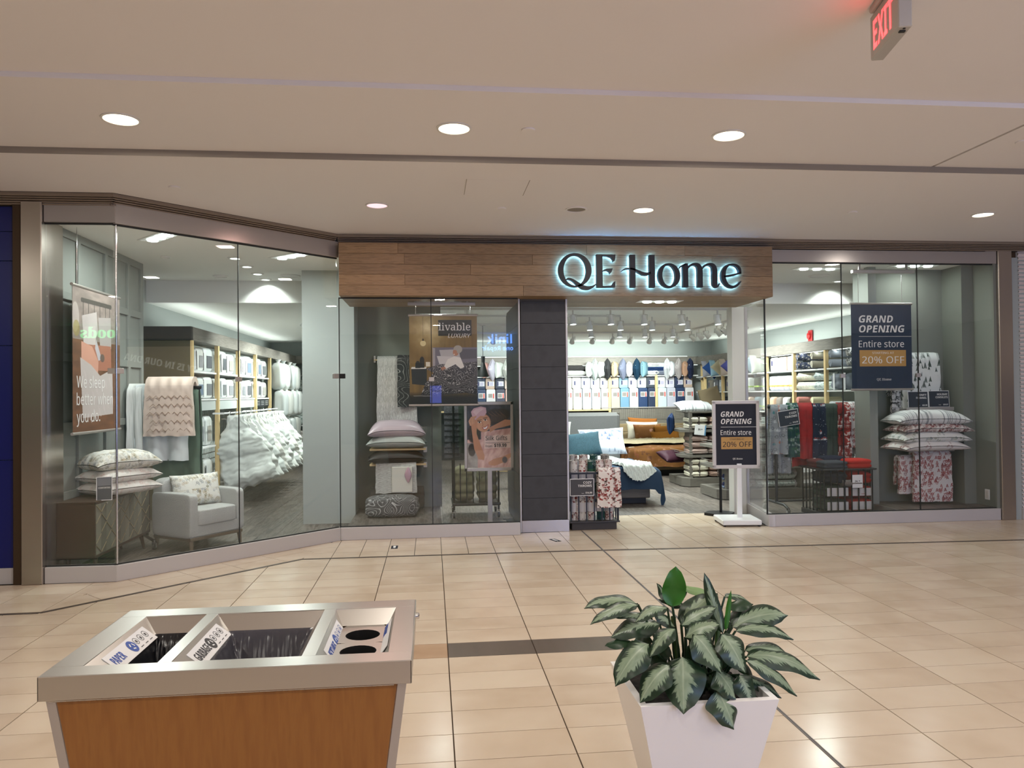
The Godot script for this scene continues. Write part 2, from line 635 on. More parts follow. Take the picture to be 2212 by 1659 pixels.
func mall_floor() -> void:
	var fl := structure("floor", MB.new().bx(-14, 14, -0.2, -0.006, -9.16, 6.2), M.grout)
	var tiles := []
	var dz := 0.2475
	var main := BORDER.duplicate()
	main.append_array([Vector2(8, 6), Vector2(-6, 6)])
	for e in clip_tiles(main, 0.082, 0.5085, -3.646, dz, -12, 16, -15, 40, 0.006, 0.0045):
		var m: Material = M.tiles[rng.randi_range(0, 5)]
		if e[2] == -4 and (e[1] == 0 or e[1] == 1):
			m = M.dark_tile
		elif e[2] == -4 and e[1] == -1:
			m = M.tile_tan
		tiles.append([e[0], m, e[0][0].distance_to(Vector2(0.5, -1.5)), e[0][0]])
	var front := [Vector2(-1.2, -7.22), Vector2(1.33, -7.20), Vector2(2.95, -7.13), Vector2(8, -6.96), Vector2(8, -8.15), Vector2(3.6, -8.15), Vector2(3.6, -9.15), Vector2(1.47, -9.15), Vector2(1.47, -8.2), Vector2(-1.0, -8.05)]
	for e in clip_tiles(front, 0.082, 0.25425, -7.19, dz, -6, 32, -9, 2, 0.005, 0.0045):
		tiles.append([e[0], M.tiles[rng.randi_range(0, 5)], 7.0, e[0][0]])
	var slant := [Vector2(-2.74, -5.71), Vector2(-1.2, -7.22), Vector2(-1.0, -8.05), Vector2(-2.57, -6.55)]
	var ang := Vector2(1.54, -1.51).angle()
	for e in clip_tiles(slant, -2.74, 0.40, -5.71, 0.2475, -2, 8, -5, 5, 0.005, 0.0045, ang, Vector2(-2.74, -5.71)):
		tiles.append([e[0], M.tiles[rng.randi_range(0, 5)], 7.0, e[0][0]])
	var left := [Vector2(-2.74, -5.71), Vector2(-2.57, -6.55), Vector2(-6, -6.58), Vector2(-6, -5.69)]
	for e in clip_tiles(left, -2.74, 0.40, -5.71, 0.2475, -9, 2, -5, 2, 0.005, 0.0045):
		tiles.append([e[0], M.tiles[rng.randi_range(0, 5)], 6.5, e[0][0]])
	# a tile in view is a part of its own; those outside the picture or past three hundred are one
	tiles.sort_custom(func(a, b): return a[2] < b[2])
	var rest := MB.new()
	var count := 0
	for t in tiles:
		var c: Vector2 = t[3]
		var seen: bool = c.y < -2.6 and c.x > c.y * 0.62 - 0.7 and c.x < -c.y * 0.82 + 0.3
		if seen and count < 300:
			part(fl, "tile", tile_mesh(t[0], 0.0), t[1])
			count += 1
		else:
			tile_mesh(t[0], 0.0, rest)
	rest.bx(-14, -6, -0.01, 0, -6.58, 6)
	rest.bx(8, 14, -0.01, 0, -8.1, 6)
	stuff(fl, "tile_field", rest, M.tiles[2])
	var line := MB.new()
	for k in BORDER.size() - 1:
		var a: Vector2 = BORDER[k]
		var b: Vector2 = BORDER[k + 1]
		var nn := (b - a).orthogonal().normalized() * 0.021
		tile_mesh(PackedVector2Array([a - nn, b - nn, b + nn, a + nn]), 0.0012, line)
	part(fl, "border_strip", line, M.dark_line)
	var jn := MB.new()
	jn.bx(1.603, 1.609, -0.01, 0.002, -8.2, 4)
	jn.bx(1.613, 1.619, -0.01, 0.002, -8.2, 4)
	jn.bx(1.608, 1.614, -0.01, 0.0008, -8.2, 4)
	part(fl, "expansion_joint", jn, M.joint_grey)

func mall_ceiling() -> void:
	var c := structure("ceiling", MB.new().bx(-14, 14, CEIL_A, CEIL_A + 0.25, -4.29, 6.2), M.ceiling)
	part(c, "middle_panel", MB.new().bx(-14, 3.835, CEIL_B, CEIL_B + 0.28, -5.48, -4.29), M.ceiling)
	part(c, "middle_panel", MB.new().bx(3.86, 14, CEIL_B, CEIL_B + 0.28, -5.48, -4.29), M.ceiling)
	part(c, "joint_bead", MB.new().bx(3.835, 3.86, CEIL_B + 0.012, CEIL_B + 0.05, -5.48, -4.29), M.ceiling_edge)
	part(c, "shaded_step_edge", MB.new().bx(-14, 14, CEIL, CEIL_B + 0.01, -5.49, -5.478), M.ceiling_edge)  # riser coloured darker to stand in for its shade
	var soffit := MB.new()
	soffit.prism(PackedVector2Array([Vector2(-14, 5.48), Vector2(14, 5.48), Vector2(14, 8.03), Vector2(-0.95, 8.0), Vector2(-2.555, 6.49), Vector2(-14, 6.49)]), 0.3, Transform3D(Basis(Vector3(1, 0, 0), Vector3(0, 0, -1), Vector3(0, 1, 0)), Vector3(0, CEIL + 0.3, 0)))
	part(c, "front_panel", soffit, M.ceiling)
	# slot diffuser that runs along the shop fronts under the soffit
	var band := MB.new()
	var slots := MB.new()
	var run := [Vector2(-14, -6.50), Vector2(-2.56, -6.50), Vector2(-0.95, -8.005), Vector2(14, -8.04)]
	for k in 3:
		var a: Vector2 = run[k]
		var b: Vector2 = run[k + 1]
		var d := (b - a).normalized()
		var back := Vector2(d.y, -d.x)
		if back.y > 0:
			back = -back
		for s in 5:
			var y1 := CEIL - s * 0.0155
			var off := back * (0.012 * s)
			var h := 0.03 if s == 0 else 0.009
			if s > 0:
				y1 -= 0.02
			for pass_ in 2:
				var o2 := off if pass_ == 0 else off + back * 0.03
				var yy := y1 if pass_ == 0 else y1 - h
				var hh := h if pass_ == 0 else 0.008
				var q := PackedVector2Array([Vector2(a.x, -a.y) + Vector2(o2.x, -o2.y), Vector2(b.x, -b.y) + Vector2(o2.x, -o2.y), Vector2(b.x, -b.y) + Vector2(o2.x + back.x * 0.05, -o2.y - back.y * 0.05), Vector2(a.x, -a.y) + Vector2(o2.x + back.x * 0.05, -o2.y - back.y * 0.05)])
				(band if pass_ == 0 else slots).prism(q, hh, Transform3D(Basis(Vector3(1, 0, 0), Vector3(0, 0, -1), Vector3(0, 1, 0)), Vector3(0, yy, 0)))
	var tr := structure("trim_1", band, M.taupe)
	part(tr, "slot", slots, M.slot)
	# fittings in the soffit
	var hat := tag(part(self, "access_panel", MB.new().bx(0.285, 0.288, CEIL - 0.002, CEIL + 0.01, -6.36, -5.9), M.ceiling_edge), "flush access panel outlined in the soffit above the wooden fascia", "access panel")
	part(hat, "panel", MB.new().bx(0.29, 0.777, CEIL - 0.001, CEIL + 0.01, -6.36, -5.9), M.ceiling)
	part(hat, "gap", MB.new().bx(0.778, 0.782, CEIL - 0.002, CEIL + 0.01, -6.36, -5.9), M.ceiling_edge)
	var k := 0
	for s in [[0.64, CEIL_B, -4.89, "beside the middle downlight of the nearer row"], [0.64, CEIL, -6.81, "left of the round speaker grille"], [3.93, CEIL, -6.75, "above the right window"], [-2.01, CEIL, -6.28, "above the slanted left window"], [4.09, CEIL_B, -4.87, "cut by the right edge of the picture"]]:
		var cap := MB.new()
		cap.lathe([Vector2(0.045, 0.0), Vector2(0.045, -0.008), Vector2(0.04, -0.011), Vector2(0, -0.012)], 24)
		solo("sprinkler_cover", cap, M.ceiling, "small flat round sprinkler cover in the ceiling " + s[3], "sprinkler", "", Vector3(s[0], s[1], s[2]))
		k += 1
	var sp := thing("ceiling_speaker", "round flush speaker grille in the soffit above the lit shop name", "speaker", Vector3(1.32, CEIL, -6.8))
	part(sp, "rim", MB.new().lathe([Vector2(0.1, 0.0), Vector2(0.1, -0.008), Vector2(0.085, -0.01), Vector2(0.082, 0.0)], 32), M.ceiling)
	part(sp, "grille", MB.new().lathe([Vector2(0.083, -0.004), Vector2(0, -0.005)], 32), M.ceiling_edge)

func glass_pane(parent: Node3D, a: Vector2, b: Vector2, y0: float, y1: float) -> void:
	# a and b: ends in plan (x, z)
	var d := (b - a).normalized() * 0.003
	var nn := d.orthogonal().normalized() * 0.006
	var pts := [a + d + nn, b - d + nn, b - d - nn, a + d - nn]
	var p := PackedVector2Array()
	for e in pts:
		p.append(Vector2(e.x, -e.y))
	var mb := MB.new().prism(p, y1 - y0, Transform3D(Basis(Vector3(1, 0, 0), Vector3(0, 0, -1), Vector3(0, 1, 0)), Vector3(0, y1, 0)))
	part(parent, "pane", mb, M.glass)

func wall_run(mb: MB, a: Vector2, b: Vector2, y0: float, y1: float, thick: float, back_off := 0.0, bev := 0.0) -> void:
	# a wall piece from a to b in plan, its front on the line a-b and its body behind (to -z)
	var d := b - a
	var ang := -atan2(d.y, d.x)
	var bs := Basis(Vector3.UP, ang)
	var c := (a + b) / 2
	var nrm := Vector2(d.y, -d.x).normalized()
	if nrm.y > 0:
		nrm = -nrm
	c += nrm * (thick / 2 + back_off)
	mb.box(Vector3(c.x, (y0 + y1) / 2, c.y), Vector3(d.length(), y1 - y0, thick), bev, bs)

func shop_front() -> void:
	var P0 := Vector2(-3.125, -6.56)
	var P1 := Vector2(-2.565, -6.55)
	var P2 := Vector2(-0.945, -8.055)
	var P3 := Vector2(0.925, -8.06)
	var P4 := Vector2(3.69, -8.1)
	var P5 := Vector2(6.45, -8.1)
	var P6 := Vector2(3.83, -9.0)
	# kick plates
	var k := 2
	for e in [[P0, P1], [P1, P2], [P2, P3], [P4, P5], [P4, P6]]:
		var mb := MB.new()
		if k == 6:
			mb.box(Vector3(3.80, 0.065, -8.58), Vector3(0.08, 0.13, 0.97), 0.003, Basis(Vector3.UP, -0.155))
		else:
			wall_run(mb, e[0], e[1], 0.0, 0.131, 0.1, 0.0, 0.003)
		structure("trim_%d" % k, mb, M.alu_base)
		k += 1
	# headers
	for e in [[P0, P1, 2.937, 3.1], [P1, P2, 2.93, 3.095], [Vector2(3.72, -8.1), P5, 2.93, 3.09]]:
		var mb := MB.new()
		wall_run(mb, e[0], e[1], e[2], e[3], 0.1, 0.0, 0.003)
		structure("trim_%d" % k, mb, M.header)
		k += 1
	# windows
	var mid := P1.lerp(P2, 0.5)
	var defs := [[P0, P1, 2.937, []], [P1, P2, 2.93, [0.5]], [P2, P3, 2.52, [0.507]], [P4, P5, 2.93, [0.327, 0.655]]]
	var n := 1
	for d in defs:
		var w := structure("window_%d" % n, MB.new().bx(0, 0.001, 0, 0.001, 0, 0.001), M.seal)
		var seal := MB.new()
		var a: Vector2 = d[0]
		var b: Vector2 = d[1]
		wall_run(seal, a, b, 0.131, 0.14, 0.02, 0.03)
		wall_run(seal, a, b, d[2] - 0.012, d[2], 0.02, 0.03)
		var cuts: Array = [0.0]
		cuts.append_array(d[3])
		cuts.append(1.0)
		var back := (b - a).orthogonal().normalized() * 0.04
		if back.y > 0:
			back = -back
		for c in cuts.size():
			var p := a.lerp(b, cuts[c]) + back
			if c > 0 and c < cuts.size() - 1:
				seal.bx(p.x - 0.004, p.x + 0.004, 0.14, d[2], p.y - 0.007, p.y + 0.007)
				# small square patch fitting at the joint
				var bs := Basis(Vector3.UP, -atan2((b - a).y, (b - a).x))
				part(w, "patch_fitting", MB.new().box(Vector3(p.x, 1.66, p.y), Vector3(0.055, 0.045, 0.03), 0.002, bs), M.alu)
			if c < cuts.size() - 1:
				glass_pane(w, p, a.lerp(b, cuts[c + 1]) + back, 0.137, d[2] - 0.006)
		w.mesh = seal.mesh()
		n += 1
	var corner := structure("trim_%d" % k, MB.new().cyl(Vector3(-2.575, 0.13, -6.59), Vector3(-2.575, 2.93, -6.59), 0.008, 8), M.chrome)
	k += 1
	part(corner, "patch_fitting", MB.new().box(Vector3(-2.61, 1.72, -6.585), Vector3(0.055, 0.045, 0.03), 0.002), M.alu)
	part(corner, "patch_fitting", MB.new().box(Vector3(-2.555, 1.72, -6.61), Vector3(0.055, 0.045, 0.03), 0.002, Basis(Vector3.UP, 0.75)), M.alu)
	corner = structure("trim_%d" % k, MB.new().bx(-0.955, -0.945, 0.13, 2.52, -8.1, -8.09), M.seal)
	k += 1
	part(corner, "patch_fitting", MB.new().box(Vector3(-0.985, 1.7, -8.06), Vector3(0.06, 0.05, 0.03), 0.002, Basis(Vector3.UP, 0.75)), M.alu)
	part(corner, "patch_fitting", MB.new().box(Vector3(-0.92, 1.7, -8.09), Vector3(0.06, 0.05, 0.03), 0.002), M.black_metal)
	# glass return beside the doorway and its corner
	var w5 := structure("window_5", MB.new().bx(3.683, 3.697, 0.13, 2.93, -8.15, -8.135), M.seal)
	glass_pane(w5, Vector2(3.70, -8.14), Vector2(3.84, -9.0), 0.131, 2.52)
	var post := structure("trim_%d" % k, MB.new().bx(3.66, 3.82, 0.0, 2.53, -9.16, -9.0, 0.004), M.white_paint)
	k += 1
	part(post, "edge_strip", MB.new().bx(3.82, 3.86, 0.0, 2.53, -9.1, -9.0, 0.003), M.alu)
	# wooden fascia: a body, its planks, and the soffit behind it
	var fas := structure("trim_%d" % k, MB.new().bx(-0.93, 3.705, 2.54, 3.06, -8.98, -7.962), M.woods[3])
	k += 1
	var rows := [[0.0, 0.60, 2.58, 3.65, 4.63], [0.0, 0.665, 2.0, 3.95, 4.63], [0.0, 1.35, 3.1, 4.63], [0.0, 0.67, 2.35, 4.63], [0.0, 1.9, 4.05, 4.63]]
	var hh := 0.545 / 5
	for r in 5:
		for j in rows[r].size() - 1:
			var x0: float = -0.932 + rows[r][j]
			var x1: float = -0.932 + rows[r][j + 1]
			var y1: float = 3.067 - r * hh
			part(fas, "plank", MB.new().bx(x0 + 0.0008, x1 - 0.0008, y1 - hh + 0.0012, y1 - 0.0008, -7.963, -7.942 + 0.0015 * ((r * 3 + j) % 3), 0.0012), M.woods[(r * 2 + j * 3) % 6])
	for s in 5:
		part(fas, "soffit_plank", MB.new().bx(-0.93, 3.70, 2.522, 2.542, -7.964 - s * 0.2 - 0.198, -7.964 - s * 0.2, 0.001), M.woods[(s * 2 + 1) % 6])
	# stone pier between the window and the doorway
	var pier := structure("wall_pier", MB.new().bx(0.965, 1.462, 0.0, 2.525, -9.72, -8.215), M.slate_grout)
	for r in 10:
		var y0 := 0.13 + r * 0.2365
		part(pier, "stone_panel", MB.new().bx(0.967, 1.46, y0 + 0.0015, minf(y0 + 0.235, 2.522), -8.22, -8.2, 0.001), M.slate)
		for zz in 2:
			part(pier, "stone_panel", MB.new().bx(0.958, 0.967, y0 + 0.0015, minf(y0 + 0.235, 2.522), -8.22 - zz * 0.75 - 0.745, -8.22 - zz * 0.75, 0.001), M.slate)
	part(pier, "edge_strip", MB.new().bx(0.94, 0.958, 0.0, 2.525, -8.22, -8.19, 0.002), M.alu)
	part(pier, "edge_strip", MB.new().bx(1.457, 1.478, 0.13, 2.525, -8.22, -8.19, 0.002), M.alu)
	part(pier, "kick_plate", MB.new().bx(0.958, 1.475, 0.0, 0.128, -8.215, -8.19, 0.002), M.steel_polished)
	shop_sign()

func neighbours() -> void:
	# steel-clad column, bronze strip and the blue neighbour on the left
	structure("wall_left_column", MB.new().bx(-3.29, -3.128, 0.0, 3.1, -6.9, -6.53, 0.006), M.steel_polished)
	structure("trim_bronze", MB.new().bx(-3.36, -3.295, 0.0, 3.1, -6.9, -6.55, 0.004), M.bronze)
	var b := structure("wall_left_neighbour", MB.new().bx(-14, -3.36, 0.0, 3.1, -6.9, -6.62), M.black)
	for e in [[0.13, 1.0], [1.005, 1.93], [1.935, 2.62], [2.625, 2.86], [2.865, 3.09]]:
		part(b, "blue_panel", MB.new().bx(-8, -3.365, e[0], e[1], -6.62, -6.6, 0.002), M.blue_panel)
	part(b, "kick_plate", MB.new().bx(-14, -3.365, 0.0, 0.13, -6.62, -6.59, 0.002), M.alu_base)
	structure("wall_right_column", MB.new().bx(6.455, 6.625, 0.0, 3.08, -8.4, -8.08, 0.006), M.steel_polished)
	structure("trim_dark", MB.new().bx(6.625, 6.70, 0.0, 3.08, -8.4, -8.11, 0.003), M.bronze)
	var r := structure("wall_right_neighbour", MB.new().bx(6.70, 14, 0.0, 3.1, -8.4, -8.12), M.white_paint)
	var wave := MB.new()
	wave.grid(30, 300, func(u: float, w: float) -> Vector3:
		return Vector3(6.71 + u * 2.0, 0.13 + w * 2.95, -8.075 + 0.012 * sin(w * TAU * 60 + 1.2 * sin(u * 9.0 + w * 13.0)) - 0.02))
	part(r, "wave_panel", wave, mat(hexc("d8ccc8"), 0.6))
	part(r, "kick_plate", MB.new().bx(6.70, 14, 0.0, 0.13, -8.12, -8.07, 0.003), M.alu_base)

func shop_shell() -> void:
	var fl := structure("floor_shop", MB.new().bx(-4.2, 7.2, -0.2, -0.004, -18.0, -9.15), mat(hexc("2c2723"), 0.8))
	var base2 := MB.new()
	base2.bx(-4.2, 1.4, -0.2, -0.004, -9.15, -6.6)
	base2.bx(3.7, 7.2, -0.2, -0.004, -9.15, -8.15)
	part(fl, "underlay", base2, M.black)
	var rest := MB.new()
	var count := 0
	var w := 0.18
	for i in 64:
		var x := -4.2 + i * w
		var z := -6.4 - fmod(i * 0.47, 1.2)
		while z > -18.0:
			var z1 := z - 1.2
			var inside := z < -9.1
			var za := z
			var zfront := -9.15
			if x + w < 0.95:
				zfront = -8.1 if x > -1.0 else minf(-6.62, -6.62 - (x + w + 2.6) * 0.93)
			elif x > 3.75:
				zfront = -8.15
			za = minf(z, zfront)
			if za - z1 > 0.05:
				var seen := (x > -3.2 and x < 0.2 and z > -12.5) or (x > 1.2 and x < 5.4 and z > -14.5)
				var mb := MB.new().bx(x + 0.001, x + w - 0.001, -0.01, 0.0, z1 + 0.001, za - 0.001)
				if seen and count < 300:
					part(fl, "plank", mb, M.planks[(i * 7 + int(-z * 3)) % 5])
					count += 1
				else:
					rest.bx(x + 0.001, x + w - 0.001, -0.01, 0.0, z1 + 0.001, za - 0.001)
			z = z1
	stuff(fl, "plank_field", rest, M.planks[2])
	# shell
	var ce := structure("ceiling_shop", MB.new().bx(-4.2, 7.2, SHOP_CEIL, SHOP_CEIL + 0.2, -10.0, -8.15), M.shop_ceiling)
	part(ce, "rear_panel", MB.new().bx(-4.2, 7.2, SHOP_CEIL_B, SHOP_CEIL + 0.2, -18.0, -10.0), M.shop_ceiling)
	var bay := MB.new().prism(PackedVector2Array([Vector2(-4.2, 6.67), Vector2(-2.6, 6.67), Vector2(-1.05, 8.15), Vector2(-4.2, 8.15)]), 0.2, Transform3D(Basis(Vector3(1, 0, 0), Vector3(0, 0, -1), Vector3(0, 1, 0)), Vector3(0, SHOP_CEIL + 0.2, 0)))
	part(ce, "bay_panel", bay, M.shop_ceiling)
	structure("wall_shop_back", MB.new().bx(-4.2, 7.2, 0, 3.0, -17.75, -17.5), M.shop_wall)
	structure("wall_shop_left", MB.new().bx(-3.8, -3.55, 0, 3.0, -17.6, -8.7), M.shop_wall)
	structure("wall_shop_right", MB.new().bx(6.6, 6.85, 0, 3.0, -17.6, -8.1), M.shop_wall)
	# panelled wall of the left display
	var lw := structure("wall_display_left", MB.new().bx(-3.5, -3.17, 0, 2.97, -8.75, -6.62), M.shop_wall_dark)
	for z in [-6.66, -7.22, -7.80, -8.36, -8.72]:
		part(lw, "batten", MB.new().bx(-3.17, -3.145, 0.0, 2.97, z - 0.06, z, 0.002), M.shop_wall_dark)
	for y in [0.05, 0.62, 1.22, 1.82, 2.36, 2.9]:
		part(lw, "rail", MB.new().bx(-3.17, -3.146, y, y + 0.07, -8.75, -6.62, 0.002), M.shop_wall_dark)
	# display pier and niche behind the middle window
	structure("wall_display_pier", MB.new().bx(-1.5, -0.9, 0, 2.97, -9.6, -9.14), M.shop_wall)
	structure("wall_display_middle", MB.new().bx(-1.5, 0.12, 0, 2.97, -9.75, -9.6), M.niche_wall)
	var pf := structure("floor_display_middle", MB.new().bx(-0.9, 0.1, 0, 0.1, -9.6, -8.13), M.planks[1])
	part(pf, "corner_trim", MB.new().bx(0.1, 0.112, 0, 0.104, -9.6, -8.13), M.alu)
	# niche behind the right window
	structure("wall_niche_back", MB.new().bx(5.22, 6.6, 0, 2.97, -8.95, -8.8), M.niche_wall)
	structure("wall_niche_left", MB.new().bx(5.20, 5.30, 0, 2.97, -8.95, -8.62), M.shop_wall_dark)
	structure("wall_niche_right", MB.new().bx(6.27, 6.6, 0, 2.97, -8.8, -8.45), M.niche_wall)
	structure("wall_niche_return", MB.new().bx(6.42, 6.6, 0, 2.97, -8.45, -8.12), M.niche_wall)
	var np := structure("floor_niche", MB.new().bx(5.24, 6.42, 0, 0.14, -8.8, -8.15), M.planks[1])
	part(np, "corner_trim", MB.new().bx(5.228, 5.24, 0.0, 0.143, -8.8, -8.15), M.alu)


func ordinal(i: int) -> String:
	return ["first", "second", "third", "fourth", "fifth", "sixth", "seventh", "eighth", "ninth", "tenth", "eleventh", "twelfth", "thirteenth", "fourteenth", "fifteenth", "sixteenth"][clampi(i, 0, 15)]

# recessed fixture of three lamps in a white box let into the ceiling
func triple_lamp(x: float, y: float, z: float, turn: float, len: float, label: String, energy: float) -> void:
	var o := thing("recessed_lamp", label, "ceiling light", Vector3(x, y, z), turn)
	var w := 0.15
	var fr := MB.new()
	fr.bx(-len / 2 - 0.02, len / 2 + 0.02, -0.006, 0.0, -w / 2 - 0.02, -w / 2)
	fr.bx(-len / 2 - 0.02, len / 2 + 0.02, -0.006, 0.0, w / 2, w / 2 + 0.02)
	fr.bx(-len / 2 - 0.02, -len / 2, -0.006, 0.0, -w / 2, w / 2)
	fr.bx(len / 2, len / 2 + 0.02, -0.006, 0.0, -w / 2, w / 2)
	part(o, "frame", fr, M.white_paint)
	part(o, "tray", MB.new().bx(-len / 2, len / 2, -0.003, 0.0, -w / 2, w / 2), M.white_gloss)
	for k in 3:
		var r := MB.new()
		r.lathe([Vector2(0.052, -0.003), Vector2(0.048, -0.018), Vector2(0.036, -0.02), Vector2(0.03, -0.012), Vector2(0, -0.012)], 20)
		part(o, "lamp", r, M.lamp_cool, Vector3((k - 1) * len * 0.31, 0, 0))
	area_light("recessed_lamp_light", Vector3(x, y - 0.03, z), Vector2(0.16, 0.16), SHOP_COOL, energy)

# white can spotlight on a ceiling track: yoke, glassy can, glowing face
func track_spot(x: float, z: float, aim: Vector3, label: String, energy: float, lit := true) -> void:
	var o := thing("track_spotlight", label, "spotlight", Vector3(x, SHOP_CEIL_B - 0.03, z))
	var st := MB.new()
	st.cyl(Vector3(0, 0, 0), Vector3(0, -0.06, 0), 0.012, 8)
	st.bx(-0.05, 0.05, -0.065, -0.058, -0.006, 0.006)
	st.bx(-0.054, -0.048, -0.14, -0.06, -0.006, 0.006)
	st.bx(0.048, 0.054, -0.14, -0.06, -0.006, 0.006)
	part(o, "yoke", st, M.white_paint)
	var d := aim.normalized()
	var xx := d.cross(Vector3(0.1, 0.05, 1)).normalized()
	var bs := Basis(xx, -d, xx.cross(-d))
	var t := Transform3D(bs, Vector3(0, -0.12, 0))
	var can := MB.new()
	can.lathe([Vector2(0, 0.05), Vector2(0.03, 0.05), Vector2(0.034, 0.0), Vector2(0.046, -0.05), Vector2(0.052, -0.085), Vector2(0.046, -0.085), Vector2(0.04, -0.072)], 18, t)
	part(o, "can", can, M.white_gloss)
	part(o, "lens", MB.new().lathe([Vector2(0.045, -0.078), Vector2(0, -0.086)], 18, t), M.lamp_cool)
	if lit:
		spot_light("spotlight_lamp", Vector3(x, SHOP_CEIL_B - 0.15, z) + d * 0.1, d, SHOP_COOL, energy, 52.0)

func track(a: Vector3, b: Vector3, label: String) -> void:
	var mb := MB.new()
	var d := b - a
	mb.box((a + b) / 2, Vector3(d.length(), 0.03, 0.036), 0.003, Basis(Vector3.UP, -atan2(d.z, d.x)))
	solo("lighting_track", mb, M.white_paint, label, "track")

func shop_lights() -> void:
	var e := 2.3
	triple_lamp(-2.46, SHOP_CEIL, -7.28, -0.85, 0.52, "recessed three-lamp light above the sideboard in the left window", e)
	triple_lamp(-1.45, SHOP_CEIL, -8.2, -0.75, 0.5, "recessed three-lamp light beside the grey pier in the left window", e)
	triple_lamp(4.64, SHOP_CEIL, -8.76, 0.0, 0.54, "recessed three-lamp light at the left of the right window", e)
	triple_lamp(5.72, SHOP_CEIL, -8.5, 0.0, 0.54, "recessed three-lamp light above the navy banner in the right window", e * 0.26)
	triple_lamp(2.56, 2.522, -8.36, 0.0, 0.46, "recessed three-lamp light in the wooden soffit over the doorway", e * 0.55)
	triple_lamp(0.08, 2.522, -8.55, 0.0, 0.48, "recessed three-lamp light above the bedroom poster in the middle window", e * 0.32)
	var k := 0
	for p in [[-2.06, -8.35], [-2.06, -8.88], [-2.06, -9.41], [-2.06, -9.86], [5.46, -9.75]]:
		var o := thing("gimbal_lamp", "small round lamp in the shop ceiling, " + (("%s of the row behind the left window" % ordinal(k)) if k < 4 else "washing the bulkhead behind the right window"), "ceiling light", Vector3(p[0], SHOP_CEIL, p[1]))
		part(o, "ring", MB.new().lathe([Vector2(0.075, 0), Vector2(0.075, -0.006), Vector2(0.05, -0.012), Vector2(0.048, 0.0)], 20), M.white_paint)
		part(o, "lens", MB.new().lathe([Vector2(0.05, -0.006), Vector2(0, -0.008)], 20), M.lamp_cool)
		spot_light("gimbal_light", Vector3(p[0], SHOP_CEIL - 0.03, p[1]), Vector3(0.0, -1, -0.3 if k > 2 else -0.1), SHOP_COOL, 0.9, 60.0)
		k += 1
	var c := SHOP_CEIL_B - 0.015
	track(Vector3(-1.2, c, -10.55), Vector3(4.6, c, -10.55), "white lighting track in the shop ceiling nearest the doorway")
	track(Vector3(-0.6, c, -11.5), Vector3(2.9, c, -11.5), "short white lighting track, second from the doorway")
	track(Vector3(0.2, c, -12.95), Vector3(4.5, c, -12.95), "white lighting track, third from the doorway")
	track(Vector3(-0.5, c, -14.7), Vector3(4.95, c, -14.7), "white lighting track in front of the back wall shelves")
	track(Vector3(4.97, c, -11.6), Vector3(4.93, c, -14.7), "white lighting track running along the right wall shelves")
	track(Vector3(-1.75, c, -11.0), Vector3(-1.8, c, -16.0), "white lighting track running along the left wall shelves")
	var n := 0
	for x in [-0.6, 0.5, 1.45, 1.98, 2.52, 3.0, 3.55, 4.08]:
		track_spot(x, -10.55, Vector3(0.05, -1, 0.12), "white can spotlight, %s from the left on the track nearest the doorway" % ordinal(n), 2.1)
		n += 1
	n = 0
	for x in [0.4, 1.5, 2.42, 2.9, 3.4, 3.96]:
		track_spot(x, -11.5, Vector3(0, -1, 0.1), "white can spotlight, %s from the left in the second row of spotlights" % ordinal(n), 2.1)
		n += 1
	n = 0
	for x in [0.6, 1.8, 2.75, 3.25, 3.7, 4.2]:
		track_spot(x, -12.95, Vector3(0, -1, 0.05), "white can spotlight, %s from the left in the third row of spotlights" % ordinal(n), 2.1)
		n += 1
	n = 0
	for x in [0.3, 1.2, 2.0, 2.75, 3.15, 3.55, 3.9, 4.3, 4.6, 4.85]:
		track_spot(x, -14.7, Vector3(0.0, -0.75, -1), "white can spotlight, %s from the left, turned to the back wall shelves" % ordinal(n), 2.4)
		n += 1
	n = 0
	for z in [-11.75, -12.3, -12.55, -12.85, -13.4, -13.75, -14.15]:
		track_spot(4.96, z, Vector3(1, -0.85, 0.0), "white can spotlight, %s along the right wall track, turned to the shelves" % ordinal(n), 1.6)
		n += 1
	n = 0
	for z in [-11.2, -12.2, -13.0, -13.2, -14.4, -15.6]:
		track_spot(-1.77, z, Vector3(-1, -1.0, 0.0), "white can spotlight, %s along the left wall track, turned to the bedding" % ordinal(n), 3.0)
		n += 1
	# unseen strips on the shelving crowns, placed to brighten the shop ceiling
	var n0 := 0
	for cv in [[Vector3(3.2, 2.315, -17.2), Vector2(5.4, 0.06), "back"], [Vector3(6.3, 2.295, -13.5), Vector2(0.06, 6.4), "right"], [Vector3(-3.2, 2.375, -13.4), Vector2(0.06, 6.8), "left"]]:
		var at: Vector3 = cv[0]
		var sz: Vector2 = cv[1]
		solo("unseen_cove_strip", MB.new().box(at + Vector3(0, 0.006, 0), Vector3(sz.x, 0.012, sz.y)), M.lamp_strip, "thin unseen strip lighting the ceiling, on the crown of the %s wall shelving" % cv[2], "light strip")
		area_light("unseen_cove_lamp", at + Vector3(0, 0.03, 0), sz, SHOP_COOL, 1.3 if n0 else 0.9, Vector3.UP)
		n0 += 1
	# flush discs in the shop ceiling
	n = 0
